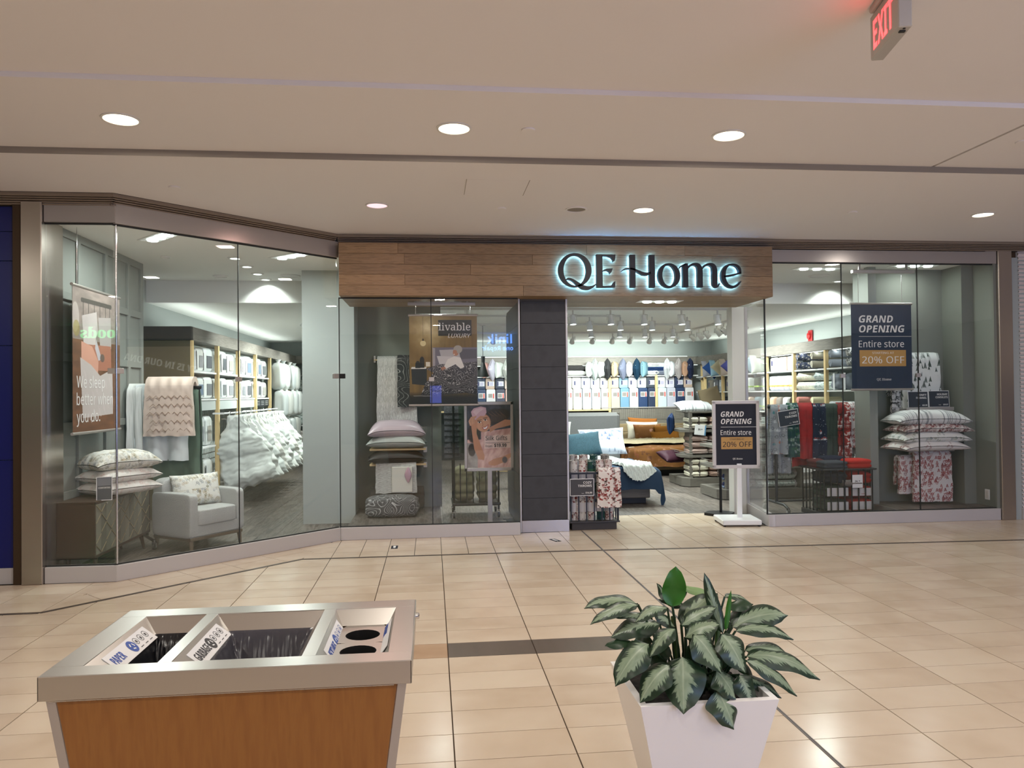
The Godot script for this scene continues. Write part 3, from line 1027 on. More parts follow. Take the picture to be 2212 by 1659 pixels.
	for p in [[-2.54, SHOP_CEIL, -9.6, 0.09], [-1.7, SHOP_CEIL, -9.55, 0.12], [4.95, SHOP_CEIL, -9.3, 0.13], [-2.75, SHOP_CEIL, -8.3, 0.05], [5.2, SHOP_CEIL, -8.75, 0.05]]:
		solo("air_diffuser", MB.new().lathe([Vector2(p[3], 0), Vector2(p[3], -0.008), Vector2(p[3] * 0.85, -0.014), Vector2(p[3] * 0.8, -0.006), Vector2(0, -0.008)], 28), M.white_paint, "flush round white disc in the shop ceiling, " + ["back left over the bedding wall", "beside the grey pier on the left", "behind the right window", "small one above the sideboard", "small one above the navy banner"][n], "ceiling disc", "", Vector3(p[0], p[1], p[2]))
		n += 1
	var al := thing("fire_alarm", "red fire alarm sounder on the wall behind the right window", "fire alarm", Vector3(6.59, 2.45, -12.68))
	part(al, "back_box", MB.new().box(Vector3(-0.015, 0, 0), Vector3(0.03, 0.2, 0.13), 0.01), mat(hexc("b5161b"), 0.4))
	part(al, "horn", MB.new().lathe([Vector2(0.06, 0), Vector2(0.055, 0.03), Vector2(0, 0.05)], 20, Transform3D(Basis(Vector3(0, 0, 1), Vector3(-1, 0, 0), Vector3(0, -1, 0)), Vector3(-0.03, 0, 0))), mat(hexc("c0171c"), 0.3))
	solo("security_camera", MB.new().lathe([Vector2(0.06, 0), Vector2(0.06, -0.02), Vector2(0.05, -0.055), Vector2(0.025, -0.08), Vector2(0, -0.086)], 20), M.black, "small black dome camera under the ceiling by the right wall shelves", "camera", "", Vector3(5.6, SHOP_CEIL_B, -14.2))

func mall_far_side() -> void:
	# the hall's other side, seen only as reflections in the shop windows
	var w := structure("wall_south", MB.new().bx(-14, 14, 0, 3.6, 6.0, 6.2), mat(hexc("8f8780"), 0.8))
	structure("wall_added_west", MB.new().bx(-14.2, -14, 0, 3.6, -9.2, 6.2), mat(hexc("8a8178"), 0.8))  # end walls added to close off the hall and bounce its light
	structure("wall_added_east", MB.new().bx(14, 14.2, 0, 3.6, -9.2, 6.2), mat(hexc("8a8178"), 0.8))
	part(w, "dark_shopfront", MB.new().bx(-13, 13, 0.1, 2.4, 5.94, 6.0), mat(hexc("2b2826"), 0.5))
	var turn := Basis(Vector3.UP, PI)
	# unseen bluish window behind the viewer, placed to tint the ceiling at right
	var lw := solo("unseen_lit_window", MB.new().bx(3.3, 8.9, 0.3, 2.9, 5.9, 5.94), emissive(Color(0.78, 0.84, 1.0), 2.0), "wide bluish lit window out of view behind the viewer, lights the right ceiling", "shop window")
	for x in [3.3, 5.15, 7.05, 8.9]:
		part(lw, "mullion", MB.new().bx(x - 0.03, x + 0.03, 0.3, 2.9, 5.86, 5.95), M.alu)
	area_light("unseen_window_light", Vector3(6.1, 1.6, 5.82), Vector2(5.4, 2.4), Color(0.66, 0.76, 1.0), 17.0, Vector3(0, 0, -1))
	var g := MB.new()
	letters(g, "h Foods", 0, 0, 0.25, -1, true, true, 0.0, 0.04, 1.0)
	var gs := solo("lit_sign", g, emissive(Color(0.15, 0.95, 0.5), 5.0), "green lit lettering on the shop across the hall", "sign")
	gs.transform = Transform3D(turn, Vector3(-7.45, 2.94, 5.9))
	var b := MB.new()
	letters(b, "linik", 0, 0.2, 0.25, -1, true, false, 0.0, 0.04, 1.0)
	letters(b, "one Repair", -0.03, 0.0, 0.125, -1, true, false, 0.0, 0.04, 1.0)
	var bs := solo("lit_sign", b, emissive(Color(0.35, 0.6, 1.0), 12.0), "blue lit lettering of the repair shop across the hall", "sign")
	bs.transform = Transform3D(turn, Vector3(2.42, 2.76, 5.9))
	var scr := solo("lit_screen", MB.new().bx(-0.16, 0.16, 0, 0.5, -0.02, 0.02), emissive(Color(0.25, 0.4, 1.0), 3.0), "blue lit poster screen standing across the hall", "screen", "", Vector3(0.2, 1.25, 5.92))
	part(scr, "lettering", MB.new().arrays(flat_text("Want to", 0.05), Transform3D(turn, Vector3(0.13, 0.32, -0.021))), M.black)
	var banner := thing("glowing_hoarding", "olive gold hoarding with pale capitals and an added glow at the hall's far end", "banner")
	banner.transform = Transform3D(Basis(Vector3.UP, -PI / 2), Vector3(13.95, 2.3, -1.0))
	part(banner, "sheet", MB.new().bx(-0.3, 2.0, -0.45, 0.7, -0.02, 0.0), emissive(hexc("6a5218"), 2.2))  # glow added so the banner shows in the window reflections
	var y := MB.new()
	letters(y, "TY IS IN OUR DNA", 0, 0, 0.2, -1, true, false, 0.0, 0.01, 0.9, Transform3D(Basis(Vector3(0, 0, 1), 0.2), Vector3(0, -0.1, 0)))
	part(banner, "lettering", y, emissive(hexc("c9c4b0"), 2.2))

func flat_text(s: String, h: float) -> Array:
	var mb := MB.new()
	letters(mb, s, 0, 0, h, -1, true, false, 0.0, 0.002)
	var a := []
	a.resize(Mesh.ARRAY_MAX)
	a[Mesh.ARRAY_VERTEX] = mb.v
	a[Mesh.ARRAY_NORMAL] = mb.n
	a[Mesh.ARRAY_INDEX] = mb.ix
	return a

func ring_half(cx: float, cy: float, rx: float, ry: float, ix: float, iy: float, irx: float, iry: float, tilt: float, side: int) -> PackedVector2Array:
	var p := PackedVector2Array()
	for k in 25:
		var a := PI / 2 + side * PI * k / 24.0
		p.append(Vector2(cx, cy) + Vector2(cos(a) * rx, sin(a) * ry).rotated(tilt))
	for k in 25:
		var a := PI / 2 + side * PI * (24 - k) / 24.0
		p.append(Vector2(ix, iy) + Vector2(cos(a) * irx, sin(a) * iry).rotated(tilt))
	return p

# brush stroke with a width at every point, as one outline
func brush(pts: Array, ws: Array) -> PackedVector2Array:
	var c := Curve2D.new()
	for k in pts.size():
		var t: Vector2 = (pts[mini(k + 1, pts.size() - 1)] - pts[maxi(k - 1, 0)]) / 6.0
		c.add_point(pts[k], -t, t)
	var l := PackedVector2Array()
	var r := PackedVector2Array()
	var steps := 8
	for k in pts.size() - 1:
		for s in steps + (1 if k == pts.size() - 2 else 0):
			var u := float(s) / steps
			var p := c.sample(k, u)
			var q := c.sample(k, minf(u + 0.02, 1.0)) - c.sample(k, maxf(u - 0.02, 0.0))
			var nn := q.orthogonal().normalized() * lerpf(ws[k], ws[k + 1], u) * 0.5
			l.append(p + nn)
			r.append(p - nn)
	r.reverse()
	l.append_array(r)
	return l

func shop_sign() -> void:
	var V := func(a: Array) -> Array:
		var o := []
		for k in range(0, a.size(), 2):
			o.append(Vector2(a[k], a[k + 1]))
		return o
	var glyphs := {}
	glyphs["letter_q"] = [
		ring_half(255, 320, 181, 183, 254, 324, 123, 162, 0.0, 1), ring_half(255, 320, 181, 183, 254, 324, 123, 162, 0.0, -1),
		brush(V.call([156, 422, 185, 413, 230, 428, 290, 472, 340, 502, 395, 512, 445, 497, 486, 466]), [10, 20, 26, 40, 46, 36, 24, 5])]
	glyphs["letter_e_capital"] = [
		PackedVector2Array(V.call([490, 148, 556, 148, 556, 505, 490, 505])),
		PackedVector2Array(V.call([550, 148, 700, 148, 695, 200, 688, 218, 671, 228, 669, 205, 650, 182, 610, 167, 550, 163])),
		PackedVector2Array(V.call([550, 333, 570, 313, 600, 302, 668, 298, 655, 336, 636, 358, 630, 337, 605, 323, 575, 325, 550, 341])),
		PackedVector2Array(V.call([550, 505, 692, 502, 695, 435, 678, 446, 662, 472, 640, 484, 550, 490]))]
	glyphs["letter_h"] = [
		PackedVector2Array(V.call([858, 148, 918, 148, 918, 503, 858, 503])), PackedVector2Array(V.call([1072, 148, 1133, 148, 1133, 503, 1072, 503])),
		brush(V.call([767, 328, 800, 305, 850, 299, 905, 308, 960, 335, 1010, 355, 1050, 356, 1085, 340]), [3, 14, 15, 20, 30, 36, 32, 18])]
	glyphs["letter_o"] = [ring_half(1291, 372, 125, 135, 1288, 372, 72, 113, -0.05, 1), ring_half(1291, 372, 125, 135, 1288, 372, 72, 113, -0.05, -1)]
	glyphs["letter_m"] = [
		PackedVector2Array(V.call([1445, 262, 1475, 238, 1500, 240, 1505, 260, 1505, 498, 1445, 498])),
		brush(V.call([1408, 292, 1435, 266, 1480, 246]), [4, 14, 20]),
		brush(V.call([1495, 300, 1530, 262, 1575, 246, 1620, 262, 1638, 310, 1639, 400, 1639, 498]), [10, 20, 28, 48, 58, 58, 58]),
		brush(V.call([1660, 300, 1695, 262, 1740, 246, 1786, 262, 1803, 310, 1804, 400, 1806, 465, 1830, 488, 1862, 452]), [10, 20, 28, 48, 58, 58, 54, 26, 4])]
	glyphs["letter_e"] = [
		brush(V.call([2094, 350, 2085, 295, 2050, 257, 1985, 246, 1930, 280, 1903, 345, 1908, 415, 1950, 475, 2010, 493, 2060, 472, 2103, 430]), [24, 34, 28, 16, 34, 50, 50, 34, 28, 22, 6]),
		brush(V.call([1905, 380, 1980, 368, 2050, 352, 2099, 336]), [18, 22, 20, 12])]
	# one unit of these drawings is 0.977 millimetres on the fascia
	var s := 0.000977
	var o := thing("shop_name_sign", "dark halo-lit letters QE Home raised on the wooden fascia", "sign", Vector3(1.257, 3.098, -7.942))
	var face := mat(hexc("201f24"), 0.5, 0.2)
	var side := mat(hexc("33353c"), 0.4, 0.4)
	var glow := emissive(Color(0.42, 0.72, 1.0), 48.0)
	for g in glyphs:
		var mb := MB.new()
		var halo := MB.new()
		var lo := INF
		var hi := -INF
		for outline in glyphs[g]:
			var q := PackedVector2Array()
			for p in outline:
				q.append(Vector2(p.x * s, -p.y * s))
				lo = minf(lo, p.x * s)
				hi = maxf(hi, p.x * s)
			mb.prism(q, 0.05, Transform3D(Basis(), Vector3(0, 0, 0.078)))
			for inset in Geometry2D.offset_polygon(q, -0.003):
				halo.prism(inset, 0.003, Transform3D(Basis(), Vector3(0, 0, 0.0265)))
		var l := part(o, g, mb, face)
		part(l, "light_panel", halo, glow)
		# the light the panels throw on the wood
		for k in 2:
			var om := OmniLight3D.new()
			om.name = "halo_light"
			o.add_child(om, true)
			om.position = Vector3(lerpf(lo, hi, 0.25 + 0.5 * k), -0.32, 0.015)
			om.light_color = Color(0.45, 0.74, 1.0)
			om.light_energy = 0.0006
			om.light_size = 0.01
			om.omni_range = 1.5
			om.omni_attenuation = 2.0
			om.shadow_enabled = true

# one line fitted to width w: cap height h, left edge x, baseline y
func line_fit(mb: MB, s: String, x: float, y: float, h: float, w: float, bold := false, serif := false, slant := 0.0, t := Transform3D()) -> void:
	var probe := MB.new()
	var w1 := letters(probe, s, 0, 0, h, -1, bold, serif)
	letters(mb, s, x, y, h, -1, bold, serif, slant, 0.001, w / w1, t)

# sheet of the opening-sale sign, about its centre, facing +z; w by h
func sale_print(parent: Node3D, w: float, h: float, front: float, gold_dark: bool, ink: Material, navy: Material, gold: Material) -> void:
	part(parent, "print", MB.new().bx(-w / 2, w / 2, -h / 2, h / 2, front - 0.004, front), navy)
	var t := MB.new()
	var z := Transform3D(Basis(), Vector3(0, 0, front))
	var x := -w * 0.38
	line_fit(t, "GRAND", x, h * 0.288, h * 0.083, w * 0.56, true, false, 0.18, z)
	line_fit(t, "OPENING", x, h * 0.17, h * 0.083, w * 0.745, true, false, 0.18, z)
	t.box(Vector3(0.06 * w, h * 0.121, front + 0.0005), Vector3(w * 0.87, 0.004, 0.001))
	line_fit(t, "Entire store", x, -h * 0.007, h * 0.078, w * 0.75, false, false, 0.0, z)
	line_fit(t, "QE Home", -0.09 * w, -h * 0.405, h * 0.026, w * 0.24, false, true, 0.0, z)
	part(parent, "lettering", t, ink)
	part(parent, "gold_panel", MB.new().bx(-w * 0.37, w * 0.40, -h * 0.236, -h * 0.042, front - 0.001, front + 0.0008), gold)
	var u := MB.new()
	var z2 := Transform3D(Basis(), Vector3(0, 0, front + 0.0008))
	line_fit(u, "STARTING AT", -0.16 * w, -h * 0.088, h * 0.025, w * 0.36, false, false, 0.0, z2)
	line_fit(u, "20% OFF", -0.33 * w, -h * 0.2, h * 0.082, w * 0.7, false, false, 0.0, z2)
	part(parent, "panel_lettering", u, navy if gold_dark else ink)

func hanging_rods(parent: Node3D, w: float, h: float) -> void:
	for y in [h / 2 + 0.012, -h / 2 - 0.012]:
		part(parent, "rod", MB.new().cyl(Vector3(-w / 2 - 0.01, y, 0), Vector3(w / 2 + 0.01, y, 0), 0.013, 12), M.alu)

func signs() -> void:
	var navy := mat(hexc("141c2e"), 0.55)
	var ink := mat(hexc("e6e4e2"), 0.6)
	var gold := mat(hexc("b98f4e"), 0.55)
	# free-standing sale sign at the doorway
	var o := thing("sign_stand", "white sign stand at the doorway with the navy opening sale poster", "sign", Vector3(3.43, 0, -8.36), -0.12)
	part(o, "base", MB.new().box(Vector3(0, 0.045, 0.0), Vector3(0.43, 0.055, 0.43), 0.008), M.white_gloss)
	for sx in [-1, 1]:
		for sz in [-1, 1]:
			part(o, "foot", MB.new().cyl(Vector3(sx * 0.19, 0, sz * 0.19), Vector3(sx * 0.19, 0.02, sz * 0.19), 0.014, 10), M.black)
	part(o, "pole", MB.new().box(Vector3(0.03, 0.37, 0), Vector3(0.055, 0.62, 0.035), 0.004), M.white_gloss)
	var fr := MB.new()
	fr.bx(-0.265, 0.265, 0.625, 0.665, -0.02, 0.02, 0.006)
	fr.bx(-0.265, 0.265, 1.355, 1.395, -0.02, 0.02, 0.006)
	fr.bx(-0.265, -0.228, 0.63, 1.39, -0.02, 0.02, 0.006)
	fr.bx(0.228, 0.265, 0.63, 1.39, -0.02, 0.02, 0.006)
	part(o, "frame", fr, mat(hexc("c9c3c2"), 0.35))
	var pr := Node3D.new()
	pr.name = "poster"
	o.add_child(pr)
	pr.position = Vector3(0, 1.01, 0)
	sale_print(pr, 0.46, 0.70, 0.012, true, ink, mat(hexc("0d1120"), 0.6), gold)
	# black stand behind it
	var b := thing("pole_stand", "black pole stand with a flat six-sided foot behind the white sign", "stand", Vector3(3.47, 0, -9.0))
	var hx := PackedVector2Array()
	for k in 6:
		hx.append(Vector2(cos(TAU * k / 6.0) * 0.19, sin(TAU * k / 6.0) * 0.16))
	part(b, "base", MB.new().prism(hx, 0.03, Transform3D(Basis(Vector3(1, 0, 0), Vector3(0, 0, -1), Vector3(0, 1, 0)), Vector3(0, 0.03, 0))), M.black_metal)
	part(b, "pole", MB.new().cyl(Vector3(0.02, 0.03, 0), Vector3(0.02, 0.95, 0), 0.016, 12), M.black_metal)
	# sale banner hung in the right window
	var p := thing("hanging_banner", "navy opening sale banner hung from cords in the right window", "banner", Vector3(5.2, 2.0, -8.36), 0.02)
	sale_print(p, 0.75, 0.97, 0.003, false, ink, mat(hexc("1d2b45"), 0.5), gold)
	hanging_rods(p, 0.75, 0.97)
	for x in [-0.28, 0.26]:
		part(p, "cord", MB.new().cyl(Vector3(x, 0.5, 0), Vector3(x, 0.86, 0), 0.003, 6), M.chrome)
	var rail := thing("ceiling_rail", "aluminium hanging rail under the ceiling above the navy banner", "rail", Vector3(5.23, 2.87, -8.36))
	part(rail, "channel", MB.new().box(Vector3.ZERO, Vector3(0.76, 0.04, 0.05), 0.004), M.alu)
	part(rail, "hanger", MB.new().bx(-0.3, -0.28, 0.02, 0.1, -0.01, 0.01), M.alu)
	part(rail, "hanger", MB.new().bx(0.28, 0.3, 0.02, 0.1, -0.01, 0.01), M.alu)
	# bedroom poster in the middle window
	var l := thing("hanging_poster", "bedroom poster headed livable luxury in the middle window", "poster", Vector3(0.135, 1.875, -8.4))
	part(l, "print", paper(0.74, 0.96), tex_mat(paint_luxury(), 0.45))
	var t := MB.new()
	var z := Transform3D(Basis(), Vector3(0, 0, 0.004))
	part(l, "title_block", MB.new().bx(-0.055, 0.31, 0.265, 0.44, 0.0, 0.0035), mat(hexc("22211f"), 0.5))
	letters(t, "livable", 0.295, 0.325, 0.078, 1, false, true, 0.0, 0.001, 1.0, z)
	letters(t, "LUXURY", 0.29, 0.245, 0.044, 1, false, false, 0.2, 0.001, 1.12, z)
	part(l, "lettering", t, ink)
	hanging_rods(l, 0.74, 0.96)
	for x in [-0.3, 0.3]:
		part(l, "cord", MB.new().cyl(Vector3(x, 0.49, 0), Vector3(x, 0.62, 0), 0.003, 6), M.chrome)
	var rail2 := thing("ceiling_rail", "aluminium hanging rail under the soffit above the bedroom poster", "rail", Vector3(0.12, 2.495, -8.4))
	part(rail2, "channel", MB.new().box(Vector3(0, -0.005, 0), Vector3(0.74, 0.035, 0.05), 0.004), M.alu)
	part(rail2, "hanger", MB.new().bx(-0.29, -0.27, 0.0, 0.026, -0.01, 0.01), M.alu)
	part(rail2, "hanger", MB.new().bx(0.27, 0.29, 0.0, 0.026, -0.01, 0.01), M.alu)
	# tall poster along the panelled wall of the left window
	var q := thing("hanging_poster", "tall brown poster of a made bed hung beside the panelled wall", "poster", Vector3(-3.0, 1.83, -7.26), PI / 2)
	part(q, "print", paper(0.98, 1.24), tex_mat(paint_sleep(), 0.5))
	var s := MB.new()
	letters(s, "We sleep", -0.42, -0.24, 0.1, -1, false, false, 0.0, 0.001, 1.0, z)
	letters(s, "better when", -0.42, -0.39, 0.1, -1, false, false, 0.0, 0.001, 1.0, z)
	letters(s, "you do.", -0.42, -0.54, 0.1, -1, false, false, 0.0, 0.001, 1.0, z)
	part(q, "lettering", s, ink)
	hanging_rods(q, 0.98, 1.24)
	for x in [-0.4, 0.4]:
		part(q, "cord", MB.new().cyl(Vector3(x, 0.63, 0), Vector3(x, 1.13, 0), 0.003, 6), M.chrome)
	# framed gift poster on its stand
	var g := thing("sign_stand", "silver framed stand with the smiling woman poster about silk gifts", "sign", Vector3(0.655, 0, -8.8))
	part(g, "base", MB.new().bx(-0.2, 0.2, 0.0, 0.02, -0.14, 0.14, 0.004), M.alu)
	part(g, "pole", MB.new().box(Vector3(0.005, 0.32, 0), Vector3(0.055, 0.62, 0.03), 0.003), M.alu)
	var gf := MB.new()
	gf.bx(-0.285, 0.285, 0.61, 0.65, -0.016, 0.016, 0.005)
	gf.bx(-0.285, 0.285, 1.37, 1.41, -0.016, 0.016, 0.005)
	gf.bx(-0.285, -0.25, 0.61, 1.41, -0.016, 0.016, 0.005)
	gf.bx(0.25, 0.285, 0.61, 1.41, -0.016, 0.016, 0.005)
	part(g, "frame", gf, M.alu)
	part(g, "print", paper(0.505, 0.73), tex_mat(paint_silk(), 0.45), Vector3(0, 1.01, 0.008))
	var si := MB.new()
	letters(si, "Silk Gifts", -0.04, 0.965, 0.05, -1, false, false, 0.0, 0.001, 0.95, Transform3D(Basis(), Vector3(0, 0, 0.013)))
	si.bx(-0.04, 0.24, 0.935, 0.938, 0.012, 0.0135)
	letters(si, "From", -0.04, 0.885, 0.026, -1, false, false, 0.0, 0.001, 0.95, Transform3D(Basis(), Vector3(0, 0, 0.013)))
	letters(si, "$19.99", 0.06, 0.885, 0.04, -1, true, false, 0.0, 0.001, 0.85, Transform3D(Basis(), Vector3(0, 0, 0.013)))
	part(g, "lettering", si, mat(hexc("1c1b22"), 0.6))
	# exit sign over the hall
	exit_sign()
	# floor stickers
	for e in [[-0.375, -7.62, 0.0, "beneath the pillow stack in the middle window"], [1.24, -7.72, 0.35, "in front of the dark stone pier"]]:
		var st := thing("floor_sticker", "small navy queue sticker on the floor tiles " + e[3], "sticker", Vector3(e[0], 0.0005, e[1]), e[2])
		part(st, "sheet", MB.new().bx(-0.032, 0.032, 0, 0.0012, -0.075, 0.075), navy)
		var pt := MB.new()
		pt.bx(-0.012, 0.012, 0.001, 0.002, -0.055, 0.03)
		pt.bx(-0.004, 0.004, 0.001, 0.002, 0.04, 0.055)
		part(st, "print", pt, ink)

func paper(w: float, h: float) -> MB:
	var mb := MB.new()
	var a := Vector3(-w / 2, -h / 2, 0.003)
	mb.quad(a, a + Vector3(w, 0, 0), a + Vector3(w, h, 0), a + Vector3(0, h, 0), Vector2(0, 1), Vector2(1, 1), Vector2(1, 0), Vector2(0, 0))
	a.z = 0.0
	mb.quad(a + Vector3(w, 0, 0), a, a + Vector3(0, h, 0), a + Vector3(w, h, 0), Vector2(0.01, 0.01), Vector2(0.01, 0.01), Vector2(0.01, 0.01), Vector2(0.01, 0.01))
	return mb

func exit_sign() -> void:
	var grey := mat(hexc("b8b3ad"), 0.45, 0.2)
	# hangs nearly edge-on to the shop front: its face looks to the left
	var ang := -1.793
	var at := Vector3(2.015, 3.24, -3.135)
	var o := thing("exit_sign", "red lit EXIT sign hung from the hall ceiling at top right", "exit sign", at, ang)
	part(o, "mount", MB.new().bx(-0.13, 0.07, -0.028, 0.0, -0.045, 0.045, 0.006), grey)
	part(o, "case", MB.new().bx(-0.165, 0.165, -0.228, -0.028, -0.028, 0.028, 0.004), grey)
	var t := MB.new()
	line_fit(t, "EXIT", -0.125, -0.195, 0.13, 0.235, true, false, 0.0, Transform3D(Basis(), Vector3(0, 0, 0.0285)))
	part(o, "lettering", t, emissive(Color(1.0, 0.06, 0.16), 2.6))
	var k := MB.new()
	k.bx(0.12, 0.135, -0.234, -0.226, -0.012, 0.012)
	k.cyl(Vector3(0.15, -0.23, 0), Vector3(0.15, -0.226, 0), 0.006, 10)
	part(o, "clip", k, M.black)
	var d := Vector3(sin(ang), 0, cos(ang))
	area_light("exit_sign_light", at + Vector3(0, -0.13, 0) + d * 0.04, Vector2(0.24, 0.13), Color(1, 0.15, 0.2), 0.02, d)

func paint_luxury() -> Image:
	var im := blank(400, 520, hexc("a98e55"))
	var nz := FastNoiseLite.new()
	nz.seed = 5
	nz.frequency = 0.012
	for y in 520:
		for x in 400:
			var c := hexc("93763c").lerp(hexc("5d4a28"), clampf(y / 420.0 + x / 900.0, 0, 1))
			c = c.lerp(hexc("8d713b"), 0.5 + 0.5 * nz.get_noise_2d(x * 3.0, y * 0.15))
			var g := clampf(1.0 - Vector2(x - 110, (y - 60) * 0.8).length() / 150.0, 0, 1)
			c = c.lerp(hexc("f2e7b8"), g * (0.7 + 0.5 * nz.get_noise_2d(x * 0.9, y * 0.9)))
			im.set_pixel(x, y, c)
	stroke(im, [Vector2(80, 0), Vector2(80, 150)], 0.8, hexc("4a3d22"))
	disc(im, 80, 160, 17, 17, hexc("e9dca6"))
	poly(im, [Vector2(74, 145), Vector2(86, 145), Vector2(82, 132), Vector2(78, 132)], hexc("2a2214"))
	poly(im, [Vector2(135, 185), Vector2(400, 185), Vector2(400, 330), Vector2(135, 330)], hexc("767280"))
	poly(im, [Vector2(135, 185), Vector2(150, 190), Vector2(150, 330), Vector2(135, 330)], hexc("a7a2a6"))
	# pillows
	poly(im, [Vector2(175, 200), Vector2(290, 196), Vector2(300, 250), Vector2(190, 262)], hexc("b9b7bb"))
	poly(im, [Vector2(160, 235), Vector2(270, 240), Vector2(285, 290), Vector2(175, 285)], hexc("cfcdd0"))
	poly(im, [Vector2(290, 196), Vector2(395, 196), Vector2(395, 250), Vector2(300, 255)], hexc("5b5963"))
	# night table and bottles
	poly(im, [Vector2(12, 300), Vector2(100, 300), Vector2(96, 312), Vector2(8, 312)], hexc("d9d8d2"))
	poly(im, [Vector2(10, 312), Vector2(100, 312), Vector2(100, 410), Vector2(14, 400)], hexc("23282b"))
	for b in [[48, 265, 14, 42], [73, 240, 13, 65]]:
		poly(im, [Vector2(b[0] - b[2], b[1] + 14), Vector2(b[0] - 6, b[1]), Vector2(b[0] + 6, b[1]), Vector2(b[0] + b[2], b[1] + 14), Vector2(b[0] + b[2], b[1] + b[3]), Vector2(b[0] - b[2], b[1] + b[3])], hexc("1a1b1d"))
	for k in 9:
		disc(im, 100 + (k % 3) * 8, 275 + (k / 3) * 9, 5, 5, hexc("e4e0cf"))
	# duvet with contour lines
	var duvet := PackedVector2Array([Vector2(95, 310), Vector2(175, 285), Vector2(400, 270), Vector2(400, 470), Vector2(330, 455), Vector2(60, 480), Vector2(90, 400), Vector2(140, 335)])
	for y in range(268, 482):
		for x in range(58, 400):
			if Geometry2D.is_point_in_polygon(Vector2(x, y), duvet):
				var nn := nz.get_noise_2d(x * 0.5, y * 0.5) * 7.0 + y * 0.035
				var f := absf(fposmod(nn, 1.0) - 0.5)
				var c := hexc("45434a").lerp(hexc("17161a"), clampf((y - 300) / 190.0, 0, 1))
				im.set_pixel(x, y, c.lerp(hexc("cfccc9"), clampf(1.0 - f * 6.0, 0, 1)))
	for y in range(445, 520):
		for x in 400:
			var a := clampf((y - 445) / 40.0, 0, 1)
			im.set_pixel(x, y, im.get_pixel(x, y).lerp(hexc("0f0e0c"), a))
	# woman sitting up in bed
	poly(im, [Vector2(225, 255), Vector2(262, 238), Vector2(300, 245), Vector2(322, 300), Vector2(300, 312), Vector2(270, 285), Vector2(215, 312), Vector2(200, 300)], hexc("e8e6e2"))
	poly(im, [Vector2(182, 305), Vector2(205, 297), Vector2(214, 310), Vector2(190, 322)], hexc("b3806a"))
	disc(im, 272, 213, 17, 22, hexc("b07b64"))
	disc(im, 285, 196, 26, 24, hexc("a8a49c"))
	disc(im, 268, 217, 13, 17, hexc("b9846b"))
	disc(im, 263, 226, 4, 3, hexc("f0e6e0"))
	stroke(im, [Vector2(22, 470), Vector2(130, 472)], 1.0, hexc("b9b5ae"))
	return im

func paint_sleep() -> Image:
	var im := blank(420, 530, hexc("8a6f62"))
	var nz := FastNoiseLite.new()
	nz.seed = 9
	nz.frequency = 0.01
	for y in 530:
		for x in 420:
			var c := hexc("a2938c") if y < 190 else hexc("80563c")
			c = c.lerp(c.darkened(0.25), 0.5 + 0.7 * nz.get_noise_2d(x, y * 2.5))
			im.set_pixel(x, y, c)
	# bed frame
	stroke(im, [Vector2(75, 42), Vector2(330, 42)], 9, hexc("4b4642"))
	for x in [85, 130, 180, 230, 280, 320]:
		stroke(im, [Vector2(x, 45), Vector2(x, 120)], 3, hexc("4b4642"))
	# pillows, throw, duvet
	poly(im, [Vector2(75, 100), Vector2(200, 75), Vector2(210, 150), Vector2(180, 200), Vector2(90, 200)], hexc("b9b0ae"))
	poly(im, [Vector2(215, 95), Vector2(330, 85), Vector2(335, 210), Vector2(230, 205)], hexc("aaa19f"))
	poly(im, [Vector2(90, 140), Vector2(190, 130), Vector2(190, 215), Vector2(85, 225)], hexc("c6bcba"))
	poly(im, [Vector2(75, 205), Vector2(330, 200), Vector2(335, 300), Vector2(70, 300)], hexc("a9705a"))
	poly(im, [Vector2(70, 195), Vector2(160, 210), Vector2(215, 265), Vector2(210, 310), Vector2(70, 270)], hexc("cf9a86"))
	poly(im, [Vector2(195, 180), Vector2(245, 255), Vector2(215, 262), Vector2(185, 215)], hexc("b8b4ba"))
	disc(im, 250, 250, 20, 16, hexc("6a5850"))
	poly(im, [Vector2(60, 255), Vector2(150, 280), Vector2(230, 320), Vector2(345, 290), Vector2(350, 470), Vector2(80, 480)], hexc("c3bab8"))
	for k in 26:
		var x := 90.0 + (k * 97 % 250)
		var y := 300.0 + (k * 53 % 170)
		stroke(im, [Vector2(x, y), Vector2(x + 12, y + 30)], 2, Color(hexc("cfc4c4"), 0.6))
	disc(im, 22, 110, 30, 55, Color(hexc("c8bdb8"), 0.7))
	disc(im, 30, 150, 26, 30, Color(hexc("9a8a45"), 0.6))
	return im

